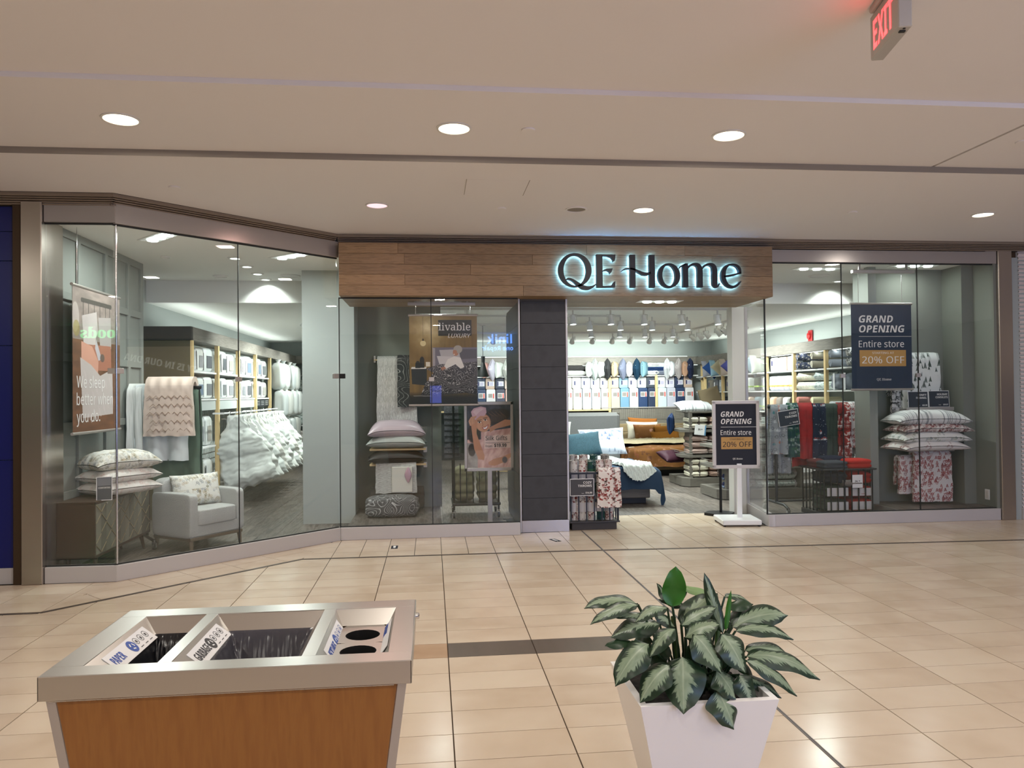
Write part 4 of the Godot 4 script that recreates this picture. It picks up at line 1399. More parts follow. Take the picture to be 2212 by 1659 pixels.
func paint_silk() -> Image:
	var im := blank(380, 550, hexc("2b2a31"))
	var nz := FastNoiseLite.new()
	nz.seed = 3
	nz.frequency = 0.012
	for y in 550:
		for x in 380:
			var c := hexc("33323a").lerp(hexc("50505c"), 0.5 + nz.get_noise_2d(x, y))
			if y > 190 + x * -0.12 + 60 and x > 120 or y > 300:
				var k := 0.5 + 0.9 * nz.get_noise_2d(x * 1.3 + y * 0.4, y * 0.6)
				c = hexc("b98a84").lerp(hexc("e6c3bc"), clampf(k, 0, 1))
			if y > 330 and x < 90:
				c = hexc("8a8583").lerp(hexc("a9a4a1"), 0.5 + nz.get_noise_2d(x, y))
			im.set_pixel(x, y, c)
	# hair
	for e in [[110, 120, 95, 90], [240, 110, 80, 80], [300, 90, 80, 60], [60, 250, 60, 90], [40, 390, 35, 60]]:
		disc(im, e[0], e[1], e[2], e[3], hexc("33261f"), 0.2)
	for k in 16:
		stroke(im, [Vector2(170 + k * 9, 50 + (k % 4) * 10), Vector2(215 + k * 8, 100), Vector2(200 + k * 10, 150)], 1.2, Color(hexc("6a4b38"), 0.7))
	# shoulder and neck
	poly(im, [Vector2(190, 200), Vector2(330, 130), Vector2(380, 135), Vector2(380, 180), Vector2(250, 210), Vector2(200, 240)], hexc("b98468"))
	# face
	var c0 := Vector2(138, 155)
	for a in [[0, 0, 72, 82, "c58e70"], [6, 22, 58, 62, "cf9a7c"]]:
		disc(im, c0.x + a[0], c0.y + a[1], a[2], a[3], hexc(a[4]), 0.12)
	poly(im, [Vector2(110, 205), Vector2(140, 232), Vector2(175, 222), Vector2(205, 180), Vector2(190, 170)], hexc("c99375"))
	for e in [[108, 152], [158, 132]]:
		disc(im, e[0], e[1], 15, 7, hexc("efe2da"))
		disc(im, e[0], e[1], 7, 7, hexc("2a1a14"))
		stroke(im, [Vector2(e[0] - 17, e[1] - 4), Vector2(e[0], e[1] - 9), Vector2(e[0] + 17, e[1] - 6)], 2, hexc("2a1a14"))
		stroke(im, [Vector2(e[0] - 18, e[1] - 16), Vector2(e[0] + 18, e[1] - 22)], 2.5, hexc("4a3226"))
	stroke(im, [Vector2(132, 150), Vector2(140, 178), Vector2(130, 184)], 2, hexc("a06a50"))
	poly(im, [Vector2(132, 196), Vector2(160, 195), Vector2(182, 174), Vector2(172, 204), Vector2(150, 214)], hexc("f4eeea"))
	stroke(im, [Vector2(130, 196), Vector2(158, 194), Vector2(184, 172)], 2.5, hexc("a3504a"))
	stroke(im, [Vector2(132, 198), Vector2(150, 216), Vector2(174, 206), Vector2(184, 174)], 3, hexc("b55f58"))
	# sleep mask
	poly(im, [Vector2(35, 60), Vector2(60, 30), Vector2(120, 14), Vector2(165, 25), Vector2(170, 70), Vector2(150, 98), Vector2(115, 95), Vector2(85, 120), Vector2(62, 145), Vector2(48, 110)], hexc("cfa7b3"))
	poly(im, [Vector2(50, 60), Vector2(75, 38), Vector2(120, 26), Vector2(150, 34), Vector2(110, 60), Vector2(80, 90)], hexc("e0c0c8"))
	# arm and hand at the mask
	poly(im, [Vector2(30, 130), Vector2(62, 110), Vector2(85, 160), Vector2(82, 250), Vector2(110, 330), Vector2(150, 440), Vector2(145, 480), Vector2(95, 470), Vector2(60, 380), Vector2(45, 260)], hexc("bd8669"))
	for k in 4:
		stroke(im, [Vector2(30 + k * 10, 175 - k * 6), Vector2(20 + k * 13, 140 - k * 8), Vector2(40 + k * 12, 108 - k * 2)], 6.5, hexc("cb977a").darkened(0.05 * (k % 2)))
	# other hand at the bottom
	poly(im, [Vector2(180, 500), Vector2(230, 470), Vector2(300, 455), Vector2(380, 420), Vector2(380, 455), Vector2(320, 500), Vector2(240, 530), Vector2(190, 525)], hexc("c48d70"))
	disc(im, 325, 480, 26, 32, hexc("55505a"), 0.3)
	poly(im, [Vector2(150, 270), Vector2(375, 262), Vector2(375, 375), Vector2(150, 380)], Color(hexc("e8d2cc"), 0.75))
	return im

# ---------------------------------------------------------------- bin and plant in the hall
func waste_bin() -> void:
	var o := thing("recycling_bin", "waist-high steel and orange wood-panelled bin with three openings in its slanted lid", "bin")
	var x0 := -0.85
	var x1 := -0.05
	var z0 := -2.265
	var z1 := -1.75
	var top := 0.90
	var lid := 0.053
	var lam := tri_mat(noise_tex(201, 0.02, [hexc("82501e"), hexc("8b5724"), hexc("925e28"), hexc("875422")], 256, 256, 4), Vector3(7, 0.8, 7), 0.45)
	# the cabinet narrows towards the floor
	var mid := Vector3((x0 + x1) / 2, 0, (z0 + z1) / 2)
	var hi := top - lid
	var P := func(sx: float, sz: float, y: float, off: float) -> Vector3:
		var k := lerpf(0.115, 0.0, y / hi)
		return Vector3(mid.x + sx * ((x1 - x0) / 2 - 0.012 - k - off), y, mid.z + sz * ((z1 - z0) / 2 - 0.012 - k * 0.7 - off))
	var slab := func(a: Vector2, b: Vector2, ya: float, yb: float, ina: float, inb: float, thick: float) -> MB:
		# a piece of the wall between corners a and b, set in by ina and inb at its ends
		var q := []
		for y in [ya, yb]:
			for off in [0.0, thick]:
				var pa: Vector3 = P.call(a.x, a.y, y, off)
				var pb: Vector3 = P.call(b.x, b.y, y, off)
				var d := (pb - pa).normalized()
				q.append_array([pa + d * ina, pb - d * inb if inb >= 0.0 else pa - d * inb])
		var out: Vector3 = (q[0] + q[1]) / 2 - mid
		out.y = 0
		var mb := MB.new()
		mb.quad_out(q[0], q[1], q[5], q[4], out)
		mb.quad_out(q[2], q[3], q[7], q[6], -out)
		mb.quad_out(q[0], q[2], q[6], q[4], q[0] - q[1])
		mb.quad_out(q[1], q[3], q[7], q[5], q[1] - q[0])
		mb.quad_out(q[0], q[1], q[3], q[2], Vector3.DOWN)
		mb.quad_out(q[4], q[5], q[7], q[6], Vector3.UP)
		return mb
	part(o, "plinth", MB.new().box(mid + Vector3(0, 0.03, 0), Vector3(x1 - x0 - 0.3, 0.06, z1 - z0 - 0.24)), M.black)
	var cn := [Vector2(-1, 1), Vector2(1, 1), Vector2(1, -1), Vector2(-1, -1)]
	for k in 4:
		var a: Vector2 = cn[k]
		var b: Vector2 = cn[(k + 1) % 4]
		part(o, "corner_post", slab.call(a, b, 0.05, hi, 0.0, -0.022, 0.012), M.alu)
		part(o, "corner_post", slab.call(b, a, 0.05, hi, 0.0, -0.022, 0.012), M.alu)
		part(o, "front_panel" if k == 0 else "side_panel", slab.call(a, b, 0.06, hi - 0.004, 0.0195, 0.0195, 0.012), lam, Vector3.ZERO, "orange wood laminate front panel" if k == 0 else "")
	var hinge := MB.new()
	for k in 60:
		var hx := x0 + 0.02 + k * (x1 - x0 - 0.06) / 60.0
		hinge.cyl(Vector3(hx, top - lid - 0.003, z1 - 0.010), Vector3(hx + 0.0118, top - lid - 0.003, z1 - 0.010), 0.003, 6)
	part(o, "hinge", hinge, M.steel)
	# lid: an apron all round and a flat rim with three hoppers let into it
	var ix0 := x0 + 0.068
	var ix1 := x1 - 0.055
	var iz0 := z0 + 0.07
	var iz1 := z1 - 0.062
	var steel: Material = M.steel
	var rim := MB.new()
	rim.bx(x0, x1, top - lid, top, z1 - 0.004, z1, 0.0015)
	rim.bx(x0, x1, top - lid, top, z0, z0 + 0.004, 0.0015)
	rim.bx(x0, x0 + 0.004, top - lid, top, z0, z1, 0.0015)
	rim.bx(x1 - 0.004, x1, top - lid, top, z0, z1, 0.0015)
	rim.bx(x0 + 0.001, x1 - 0.001, top - 0.004, top, iz1, z1 - 0.001, 0.001)
	rim.bx(x0 + 0.001, x1 - 0.001, top - 0.004, top, z0 + 0.001, iz0, 0.001)
	rim.bx(x0 + 0.001, ix0, top - 0.004, top, iz0, iz1)
	rim.bx(ix1, x1 - 0.001, top - 0.004, top, iz0, iz1)
	var cells := [[ix0, -0.622], [-0.592, -0.303], [-0.272, ix1]]
	rim.bx(cells[0][1], cells[1][0], top - 0.004, top, iz0, iz1)
	rim.bx(cells[1][1], cells[2][0], top - 0.004, top, iz0, iz1)
	part(o, "lid", rim, steel)
	var deep := 0.034
	var names := ["paper", "garbage", "recyclables"]
	var blue := mat(hexc("2b4c9a"), 0.5)
	var grey_ink := mat(hexc("2c2c30"), 0.5)
	var label := mat(hexc("d9d9da"), 0.45)
	for k in 3:
		var a: float = cells[k][0]
		var b: float = cells[k][1]
		var h := MB.new()
		var yt := top - 0.002
		var yb := top - deep
		var za := iz0
		var zb := iz1
		var ia := a + (0.042 if k < 2 else 0.024)
		var ib := b - (0.024 if k < 2 else 0.02)
		var ja := za + 0.05
		var jb := zb - 0.02
		h.quad_out(Vector3(a, yt, za), Vector3(b, yt, za), Vector3(ib, yb, ja), Vector3(ia, yb, ja), Vector3(0, 1, 1))
		h.quad_out(Vector3(a, yt, zb), Vector3(b, yt, zb), Vector3(ib, yb, jb), Vector3(ia, yb, jb), Vector3(0, 1, -1))
		h.quad_out(Vector3(a, yt, za), Vector3(a, yt, zb), Vector3(ia, yb, jb), Vector3(ia, yb, ja), Vector3(1, 1, 0))
		h.quad_out(Vector3(b, yt, za), Vector3(b, yt, zb), Vector3(ib, yb, jb), Vector3(ib, yb, ja), Vector3(-1, 1, 0))
		var hop := part(o, "hopper", h, steel)
		var bag := MB.new()
		if k == 2:
			# plate with two round holes
			var cx := (ia + ib) / 2
			var plate := MB.new()
			var zm := -1.995
			for half in 2:
				var zc := -2.06 if half == 0 else -1.93
				var zlo := ja if half == 0 else zm
				var zhi := zm if half == 0 else jb
				for e in 24:
					var w0 := TAU * e / 24
					var w1 := TAU * (e + 1) / 24
					var q := []
					for w in [w0, w1]:
						var d := Vector2(cos(w), sin(w))
						var t := minf(((ib - cx) if d.x > 0 else (cx - ia)) / maxf(absf(d.x), 1e-4), ((zhi - zc) if d.y > 0 else (zc - zlo)) / maxf(absf(d.y), 1e-4))
						q.append([Vector3(cx + d.x * 0.045, yb, zc + d.y * 0.045), Vector3(cx + d.x * t, yb, zc + d.y * t)])
					plate.quad_out(q[0][0], q[0][1], q[1][1], q[1][0], Vector3.UP)
				part(hop, "dark_well", MB.new().lathe([Vector2(0.045, 0), Vector2(0.045, -0.12), Vector2(0, -0.12)], 24, Transform3D(Basis(), Vector3(cx, yb, zc))), mat(hexc("070707"), 0.6))
			part(hop, "holed_plate", plate, steel)
		else:
			bag.grid(36, 36, func(u: float, v: float) -> Vector3:
				var e := minf(minf(u, 1 - u), minf(v, 1 - v))
				return Vector3(lerpf(ia, ib, u), yb - 0.17 * smoothstep(0.0, 0.3, e) + (0.004 * sin(u * 43 + v * 19) * sin(v * 37 - u * 15) + 0.003 * sin(u * 80 + v * 31)) * smoothstep(0.0, 0.1, e), lerpf(ja, jb, v)), false, true)
			var liner := mat(hexc("15161a") if k == 0 else hexc("3c3b42"), 0.22)
			part(hop, "bin_liner", bag, liner)
		# label on the sloping left cheek
		var along := Vector3(0, 0, -1)
		var down := Vector3(ia - a, yb - yt, 0).normalized()
		var nrm := down.cross(along).normalized()
		if nrm.y < 0:
			nrm = -nrm
		var org := Vector3(a, yt, zb) + down * 0.014 + along * 0.075 + nrm * 0.001
		var t := Transform3D(Basis(along, -down, nrm), org)
		var lab_t := MB.new()
		lab_t.box(t * Vector3(0.12, -0.024, 0.0), Vector3(0.25, 0.05, 0.0012), 0.0, t.basis)
		part(hop, "label_plate", lab_t, label)
		var tx := MB.new()
		letters(tx, ["PAPER", "GARBAGE", "RECYCLABLES"][k], 0.01, -0.036, 0.024, -1, true, false, 0.0, 0.0006, [0.6, 0.62, 0.4][k], t * Transform3D(Basis(), Vector3(0, 0, 0.0008)))
		tx.lathe([Vector2(0.019, 0.0012), Vector2(0, 0.0012)], 24, t * Transform3D(Basis(Vector3(1, 0, 0), Vector3(0, 0, 1), Vector3(0, -1, 0)), Vector3(0.125, -0.024, 0)))
		part(hop, "label_print", tx, blue if k != 1 else grey_ink)
		var ic := MB.new()
		for c in 3:
			var m := t * Transform3D(Basis(Vector3(1, 0, 0), Vector3(0, 0, 1), Vector3(0, -1, 0)), Vector3(0.158 + c * 0.03, -0.019, 0))
			ic.lathe([Vector2(0.011, 0.0012), Vector2(0.0095, 0.0012)], 20, m)
			ic.box(t * Vector3(0.158 + c * 0.03, -0.04, 0.0012), Vector3(0.016, 0.002, 0.0004), 0.0, t.basis)
			ic.box(t * Vector3(0.158 + c * 0.03, -0.02, 0.0012), Vector3(0.006, 0.008, 0.0004), 0.0, t.basis)
		part(hop, "label_symbols", ic, grey_ink if k != 2 else blue)
		var arrows := MB.new()
		for e in 3:
			var w := TAU * e / 3.0 + 0.3
			arrows.box(t * Vector3(0.125 + cos(w) * 0.008, -0.024 + sin(w) * 0.008, 0.0018), Vector3(0.0105, 0.004, 0.0004), 0.0, t.basis * Basis(Vector3(0, 0, 1), w + PI / 2))
		part(hop, "label_emblem", arrows, label)
		if k == 2:
			var t2 := Transform3D(Basis(Vector3(0, 0, 1), Vector3(-down.x, down.y, 0) * -1.0, Vector3(-nrm.x, nrm.y, 0)), Vector3(b, yt, za) + Vector3(-down.x, down.y, 0) * 0.014 + Vector3(0, 0, 0.07) + Vector3(-nrm.x, nrm.y, 0) * 0.001)
			part(hop, "label_plate", MB.new().box(t2 * Vector3(0.115, -0.024, 0), Vector3(0.23, 0.05, 0.0012), 0.0, t2.basis), label)
			var tz := MB.new()
			letters(tz, "RECYCLABLES", 0.01, -0.036, 0.024, -1, true, false, 0.0, 0.0006, 0.4, t2 * Transform3D(Basis(), Vector3(0, 0, 0.0008)))
			part(hop, "label_print", tz, blue)
	part(o, "lock", MB.new().lathe([Vector2(0.009, 0), Vector2(0.009, 0.008), Vector2(0.006, 0.011), Vector2(0, 0.011)], 14, Transform3D(Basis(Vector3(0, 0, 1), Vector3(1, 0, 0), Vector3(0, 1, 0)), Vector3(x1, top - 0.02, z0 + 0.1))), M.chrome)

var leaf_mats := []

func leaf_image(seed_: int, reach: float) -> Image:
	var w := 96
	var h := 192
	var im := blank(w, h, hexc("15291a"))
	var nz := FastNoiseLite.new()
	nz.seed = seed_
	nz.frequency = 0.05
	for y in h:
		var v := 1.0 - float(y) / h
		for x in w:
			var u := (x + 0.5) / w * 2.0 - 1.0
			# feathered silver heart of the leaf, streaked along the side veins
			var vein := nz.get_noise_2d((v * 3.0 - absf(u) * 0.75) * 90.0, absf(u) * 9.0 + (40.0 if u < 0 else 0.0))
			var edge := reach * pow(sin(clampf(v * 0.93 + 0.05, 0.0, 1.0) * PI), 0.4) + vein * 0.4
			var dark := hexc("132617").lerp(hexc("1e3a22"), 0.5 + 0.5 * nz.get_noise_2d(x * 0.7, y * 0.7))
			var pale := hexc("6f8268").lerp(hexc("8a9a80"), 0.5 + 0.6 * nz.get_noise_2d(x * 1.5, y * 0.4))
			var c := pale.lerp(dark, smoothstep(edge - 0.06, edge + 0.06, absf(u)))
			if absf(u) < 0.035:
				c = c.lerp(hexc("a5b097"), 0.5)
			im.set_pixel(x, y, c)
	return im

func leaf(parent: Node3D, base: Vector3, tip: Vector3, width: float, rise: float, roll: float, m: Material, curl := 0.25) -> void:
	# a blade that springs from base, arches by rise and hangs to its tip
	var mid := base.lerp(tip, 0.5) + Vector3(0, rise, 0)
	var len := base.distance_to(tip)
	var mb := MB.new()
	var cv := func(t: float) -> Vector3:
		return base.lerp(mid, t).lerp(mid.lerp(tip, t), t)
	var sidev := (tip - base).cross(Vector3.UP)
	if sidev.length() < 0.3 * len:
		sidev = Vector3(1, 0, 0.2)
	sidev = sidev.normalized().rotated((tip - base).normalized(), roll)
	for face in 2:
		mb.grid(8, 16, func(u: float, v: float) -> Vector3:
			var p: Vector3 = cv.call(v)
			var tg: Vector3 = (cv.call(minf(v + 0.02, 1.0)) - cv.call(maxf(v - 0.02, 0.0))).normalized()
			var sd := (sidev - tg * sidev.dot(tg)).normalized()
			var up := sd.cross(tg).normalized()
			if up.y < 0:
				up = -up
			var q := (v - 0.0) 
			var prof := pow(sin(PI * pow(q, 0.85)), 0.62) * (1.0 - 0.12 * q) * 1.08
			if q > 0.9:
				prof = lerpf(prof, (1.0 - q) * 1.1, (q - 0.9) * 10.0)
			var s := u * 2.0 - 1.0
			var half := width * 0.5 * maxf(prof, 0.0)
			var wave := 0.06 * width * sin(v * 11.0 + base.x * 40.0) * absf(s)
			return p + sd * s * half - up * (curl * half * s * s - wave) - up * (0.0008 * face), false, face == 1)
	part(parent, "leaf", mb, m)

func plant() -> void:
	var pot := thing("planter", "tapered square white planter standing on the hall floor", "planter")
	var t := [Vector2(0.652, -2.385), Vector2(1.112, -2.385), Vector2(1.112, -2.80), Vector2(0.652, -2.80)]
	var c := Vector2(0.882, -2.592)
	var mb := MB.new()
	var inner := MB.new()
	var H := 0.5
	for k in 4:
		var a: Vector2 = t[k]
		var b: Vector2 = t[(k + 1) % 4]
		var a2 := c + (a - c) * 0.52
		var b2 := c + (b - c) * 0.52
		var out := Vector3((a + b).x / 2 - c.x, 0, (a + b).y / 2 - c.y)
		mb.quad_out(Vector3(a2.x, 0, a2.y), Vector3(b2.x, 0, b2.y), Vector3(b.x, H, b.y), Vector3(a.x, H, a.y), out)
		var ai := c + (a - c) * 0.90
		var bi := c + (b - c) * 0.90
		mb.quad_out(Vector3(a.x, H, a.y), Vector3(b.x, H, b.y), Vector3(bi.x, H + 0.002, bi.y), Vector3(ai.x, H + 0.002, ai.y), Vector3.UP)
		mb.quad_out(Vector3(ai.x, H + 0.002, ai.y), Vector3(bi.x, H + 0.002, bi.y), Vector3(bi.x, H - 0.1, bi.y), Vector3(ai.x, H - 0.1, ai.y), -out)
	part(pot, "pot", mb, mat(hexc("ebe8e6"), 0.3))
	var nz := FastNoiseLite.new()
	nz.seed = 4
	nz.frequency = 0.9
	var soil := MB.new().grid(40, 40, func(u: float, v: float) -> Vector3:
		var x := lerpf(-0.21, 0.21, u)
		var z := lerpf(0.19, -0.19, v)
		return Vector3(c.x + x, H - 0.035 + 0.008 * nz.get_noise_2d(u * 60, v * 60), c.y + z))
	part(pot, "soil", soil, tri_mat(noise_tex(210, 0.08, [hexc("060403"), hexc("0f0a07"), hexc("2a1e14")], 128, 128, 4), Vector3.ONE * 6, 0.95))
	var o := thing("potted_plant", "silver and dark green variegated leafy plant growing in the white planter", "plant", Vector3(0.882, 0.47, -2.592))
	for k in 3:
		var m := tex_mat(leaf_image(60 + k, [0.44, 0.54, 0.32][k]), 0.38)
		m.backlight_enabled = true
		m.backlight = Color(0.12, 0.16, 0.08)
		leaf_mats.append(m)
	var plain := mat(hexc("2f6a1e"), 0.4)
	plain.backlight_enabled = true
	plain.backlight = Color(0.25, 0.4, 0.1)
	var deep := mat(hexc("16331a"), 0.38)
	var pale := mat(hexc("7c9a63"), 0.45)
	leaf_mats.append_array([plain, deep, pale])
	# base, tip (relative to the plant's foot), width, arch, roll, which blade, curl
	var L := LEAVES
	for e in L:
		leaf(o, Vector3(e[0], e[1], e[2]), Vector3(e[3], e[4], e[5]), e[6] * 1.36, e[7], e[8], leaf_mats[e[9]], e[10])
		# its stalk, from the crown
		var b := Vector3(e[0], e[1], e[2])
		var root := Vector3(clampf(b.x, -0.12, 0.14) * 0.5, 0.0, b.z * 0.4)
		part(o, "stalk", MB.new().tube([root, root.lerp(b, 0.5) + Vector3(0, 0.03, 0), b], 0.004, 6), deep)
	for s in [[0.0, 0.03], [0.1, 0.0], [-0.04, -0.03]]:
		part(o, "stem", MB.new().tube([Vector3(s[0] * 0.6, -0.02, s[1]), Vector3(s[0], 0.12, s[1]), Vector3(s[0] * 1.1, 0.24, s[1])], 0.009, 8), mat(hexc("3f5a2a"), 0.5))
const LEAVES := [
	[-0.056, 0.286, 0.000, -0.048, 0.427, 0.020, 0.059, 0.000, 0.00, 3, 0.20],
	[-0.036, 0.268, -0.060, 0.004, 0.373, -0.080, 0.052, 0.000, 0.10, 2, 0.20],
	[-0.035, 0.268, -0.070, -0.081, 0.342, -0.100, 0.039, 0.000, -0.10, 2, 0.20],
	[-0.177, 0.294, -0.020, -0.368, 0.291, 0.000, 0.050, 0.042, -0.50, 0, 0.25],
	[-0.191, 0.309, 0.050, -0.360, 0.252, 0.060, 0.041, 0.036, -0.50, 1, 0.25],
	[-0.133, 0.251, 0.000, -0.269, 0.257, 0.000, 0.026, 0.014, -0.60, 1, 0.20],
	[-0.105, 0.308, 0.100, -0.222, 0.270, 0.120, 0.041, 0.038, -0.40, 1, 0.30],
	[0.020, 0.253, -0.100, -0.069, 0.279, -0.120, 0.031, 0.009, -0.60, 2, 0.20],
	[-0.033, 0.226, 0.020, 0.098, 0.310, -0.020, 0.065, 0.024, 0.70, 0, 0.25],
	[-0.044, 0.236, 0.060, 0.081, 0.292, 0.060, 0.044, 0.016, 0.70, 1, 0.25],
	[-0.046, 0.208, 0.100, 0.068, 0.252, 0.120, 0.065, 0.025, 0.60, 1, 0.30],
	[0.106, 0.199, 0.050, 0.052, 0.403, 0.020, 0.033, 0.000, 0.15, 0, 0.30],
	[0.104, 0.217, 0.080, 0.124, 0.355, 0.080, 0.013, 0.000, 0.10, 3, 0.30],
	[0.109, 0.304, -0.050, -0.024, 0.344, -0.050, 0.026, 0.000, -0.70, 5, 0.20],
	[0.164, 0.289, -0.080, 0.273, 0.254, -0.100, 0.031, 0.029, 0.40, 2, 0.25],
	[0.161, 0.255, -0.040, 0.263, 0.264, -0.060, 0.035, 0.016, 0.60, 4, 0.20],
	[0.167, 0.197, -0.020, 0.364, 0.237, 0.000, 0.072, 0.041, 0.80, 1, 0.30],
	[0.162, 0.196, 0.020, 0.364, 0.164, 0.040, 0.046, 0.051, 0.60, 0, 0.30],
	[0.188, 0.187, -0.080, 0.280, 0.242, -0.100, 0.052, 0.011, 0.70, 0, 0.30],
	[-0.117, 0.239, 0.050, -0.293, 0.209, 0.070, 0.065, 0.036, -0.50, 2, 0.30],
	[-0.223, 0.197, 0.080, -0.317, 0.188, 0.090, 0.031, 0.005, -0.50, 4, 0.20],
	[-0.092, 0.250, 0.140, -0.185, 0.167, 0.160, 0.052, 0.044, -0.40, 0, 0.30],
	[-0.175, 0.199, 0.120, -0.304, 0.085, 0.170, 0.076, 0.045, -0.50, 1, 0.30],
	[-0.053, 0.218, 0.020, -0.136, 0.274, 0.020, 0.037, 0.010, -0.70, 0, 0.30],
	[-0.122, 0.142, 0.170, -0.231, 0.040, 0.200, 0.072, 0.038, -0.50, 1, 0.30],
	[-0.074, 0.166, 0.160, -0.101, 0.013, 0.240, 0.105, 0.035, 0.00, 0, 0.22],
	[-0.031, 0.228, 0.140, 0.040, 0.120, 0.200, 0.089, 0.036, 0.30, 1, 0.25],
	[0.065, 0.226, 0.140, 0.119, 0.117, 0.200, 0.078, 0.034, 0.40, 1, 0.25],
	[0.187, 0.133, 0.040, 0.365, 0.091, 0.060, 0.052, 0.055, 0.60, 1, 0.30],
	[0.175, 0.127, 0.080, 0.428, 0.044, 0.100, 0.061, 0.067, 0.60, 1, 0.30],
	[0.158, 0.128, 0.120, 0.325, 0.009, 0.140, 0.048, 0.041, 0.60, 1, 0.30],
	[0.171, 0.053, 0.080, 0.289, -0.011, 0.100, 0.041, 0.027, 0.60, 2, 0.30],
	[0.038, 0.114, 0.160, 0.088, 0.034, 0.200, 0.083, 0.021, 0.20, 1, 0.25],
	[0.028, 0.064, 0.190, 0.064, -0.044, 0.240, 0.089, 0.025, 0.20, 0, 0.25],
	[0.120, 0.094, 0.150, 0.148, 0.004, 0.190, 0.057, 0.021, 0.40, 2, 0.25],
	[-0.098, 0.180, 0.060, -0.156, 0.099, 0.080, 0.052, 0.020, -0.40, 4, 0.30],
	[0.012, 0.111, 0.100, 0.056, 0.014, 0.120, 0.065, 0.022, 0.20, 4, 0.30],
	[-0.131, 0.151, 0.020, -0.082, 0.037, 0.060, 0.048, 0.026, -0.20, 4, 0.30],
	[0.122, 0.159, 0.050, 0.054, 0.059, 0.080, 0.052, 0.025, 0.20, 4, 0.30],
	[-0.007, 0.158, 0.030, 0.011, 0.033, 0.050, 0.052, 0.026, 0.10, 4, 0.30],
	[0.156, 0.121, 0.020, 0.225, 0.018, 0.040, 0.057, 0.025, 0.30, 4, 0.30],
	[-0.138, 0.183, -0.050, -0.191, 0.075, -0.030, 0.052, 0.024, -0.30, 4, 0.30],
	[0.108, 0.223, -0.080, 0.193, 0.178, -0.080, 0.057, 0.019, 0.50, 4, 0.30],
	[0.077, 0.241, -0.100, 0.153, 0.289, -0.120, 0.048, 0.009, 0.50, 4, 0.30],
]

# ---------------------------------------------------------------- soft goods
var fab := {}
var meshes := {}

func cloth(c: Color, rough := 0.9, nap := 0.0) -> StandardMaterial3D:
	var m := mat(c, rough, 0.0, 0.3)
	if nap > 0.0:
		m.rim_enabled = true
		m.rim = nap
		m.rim_tint = 0.6
	return m

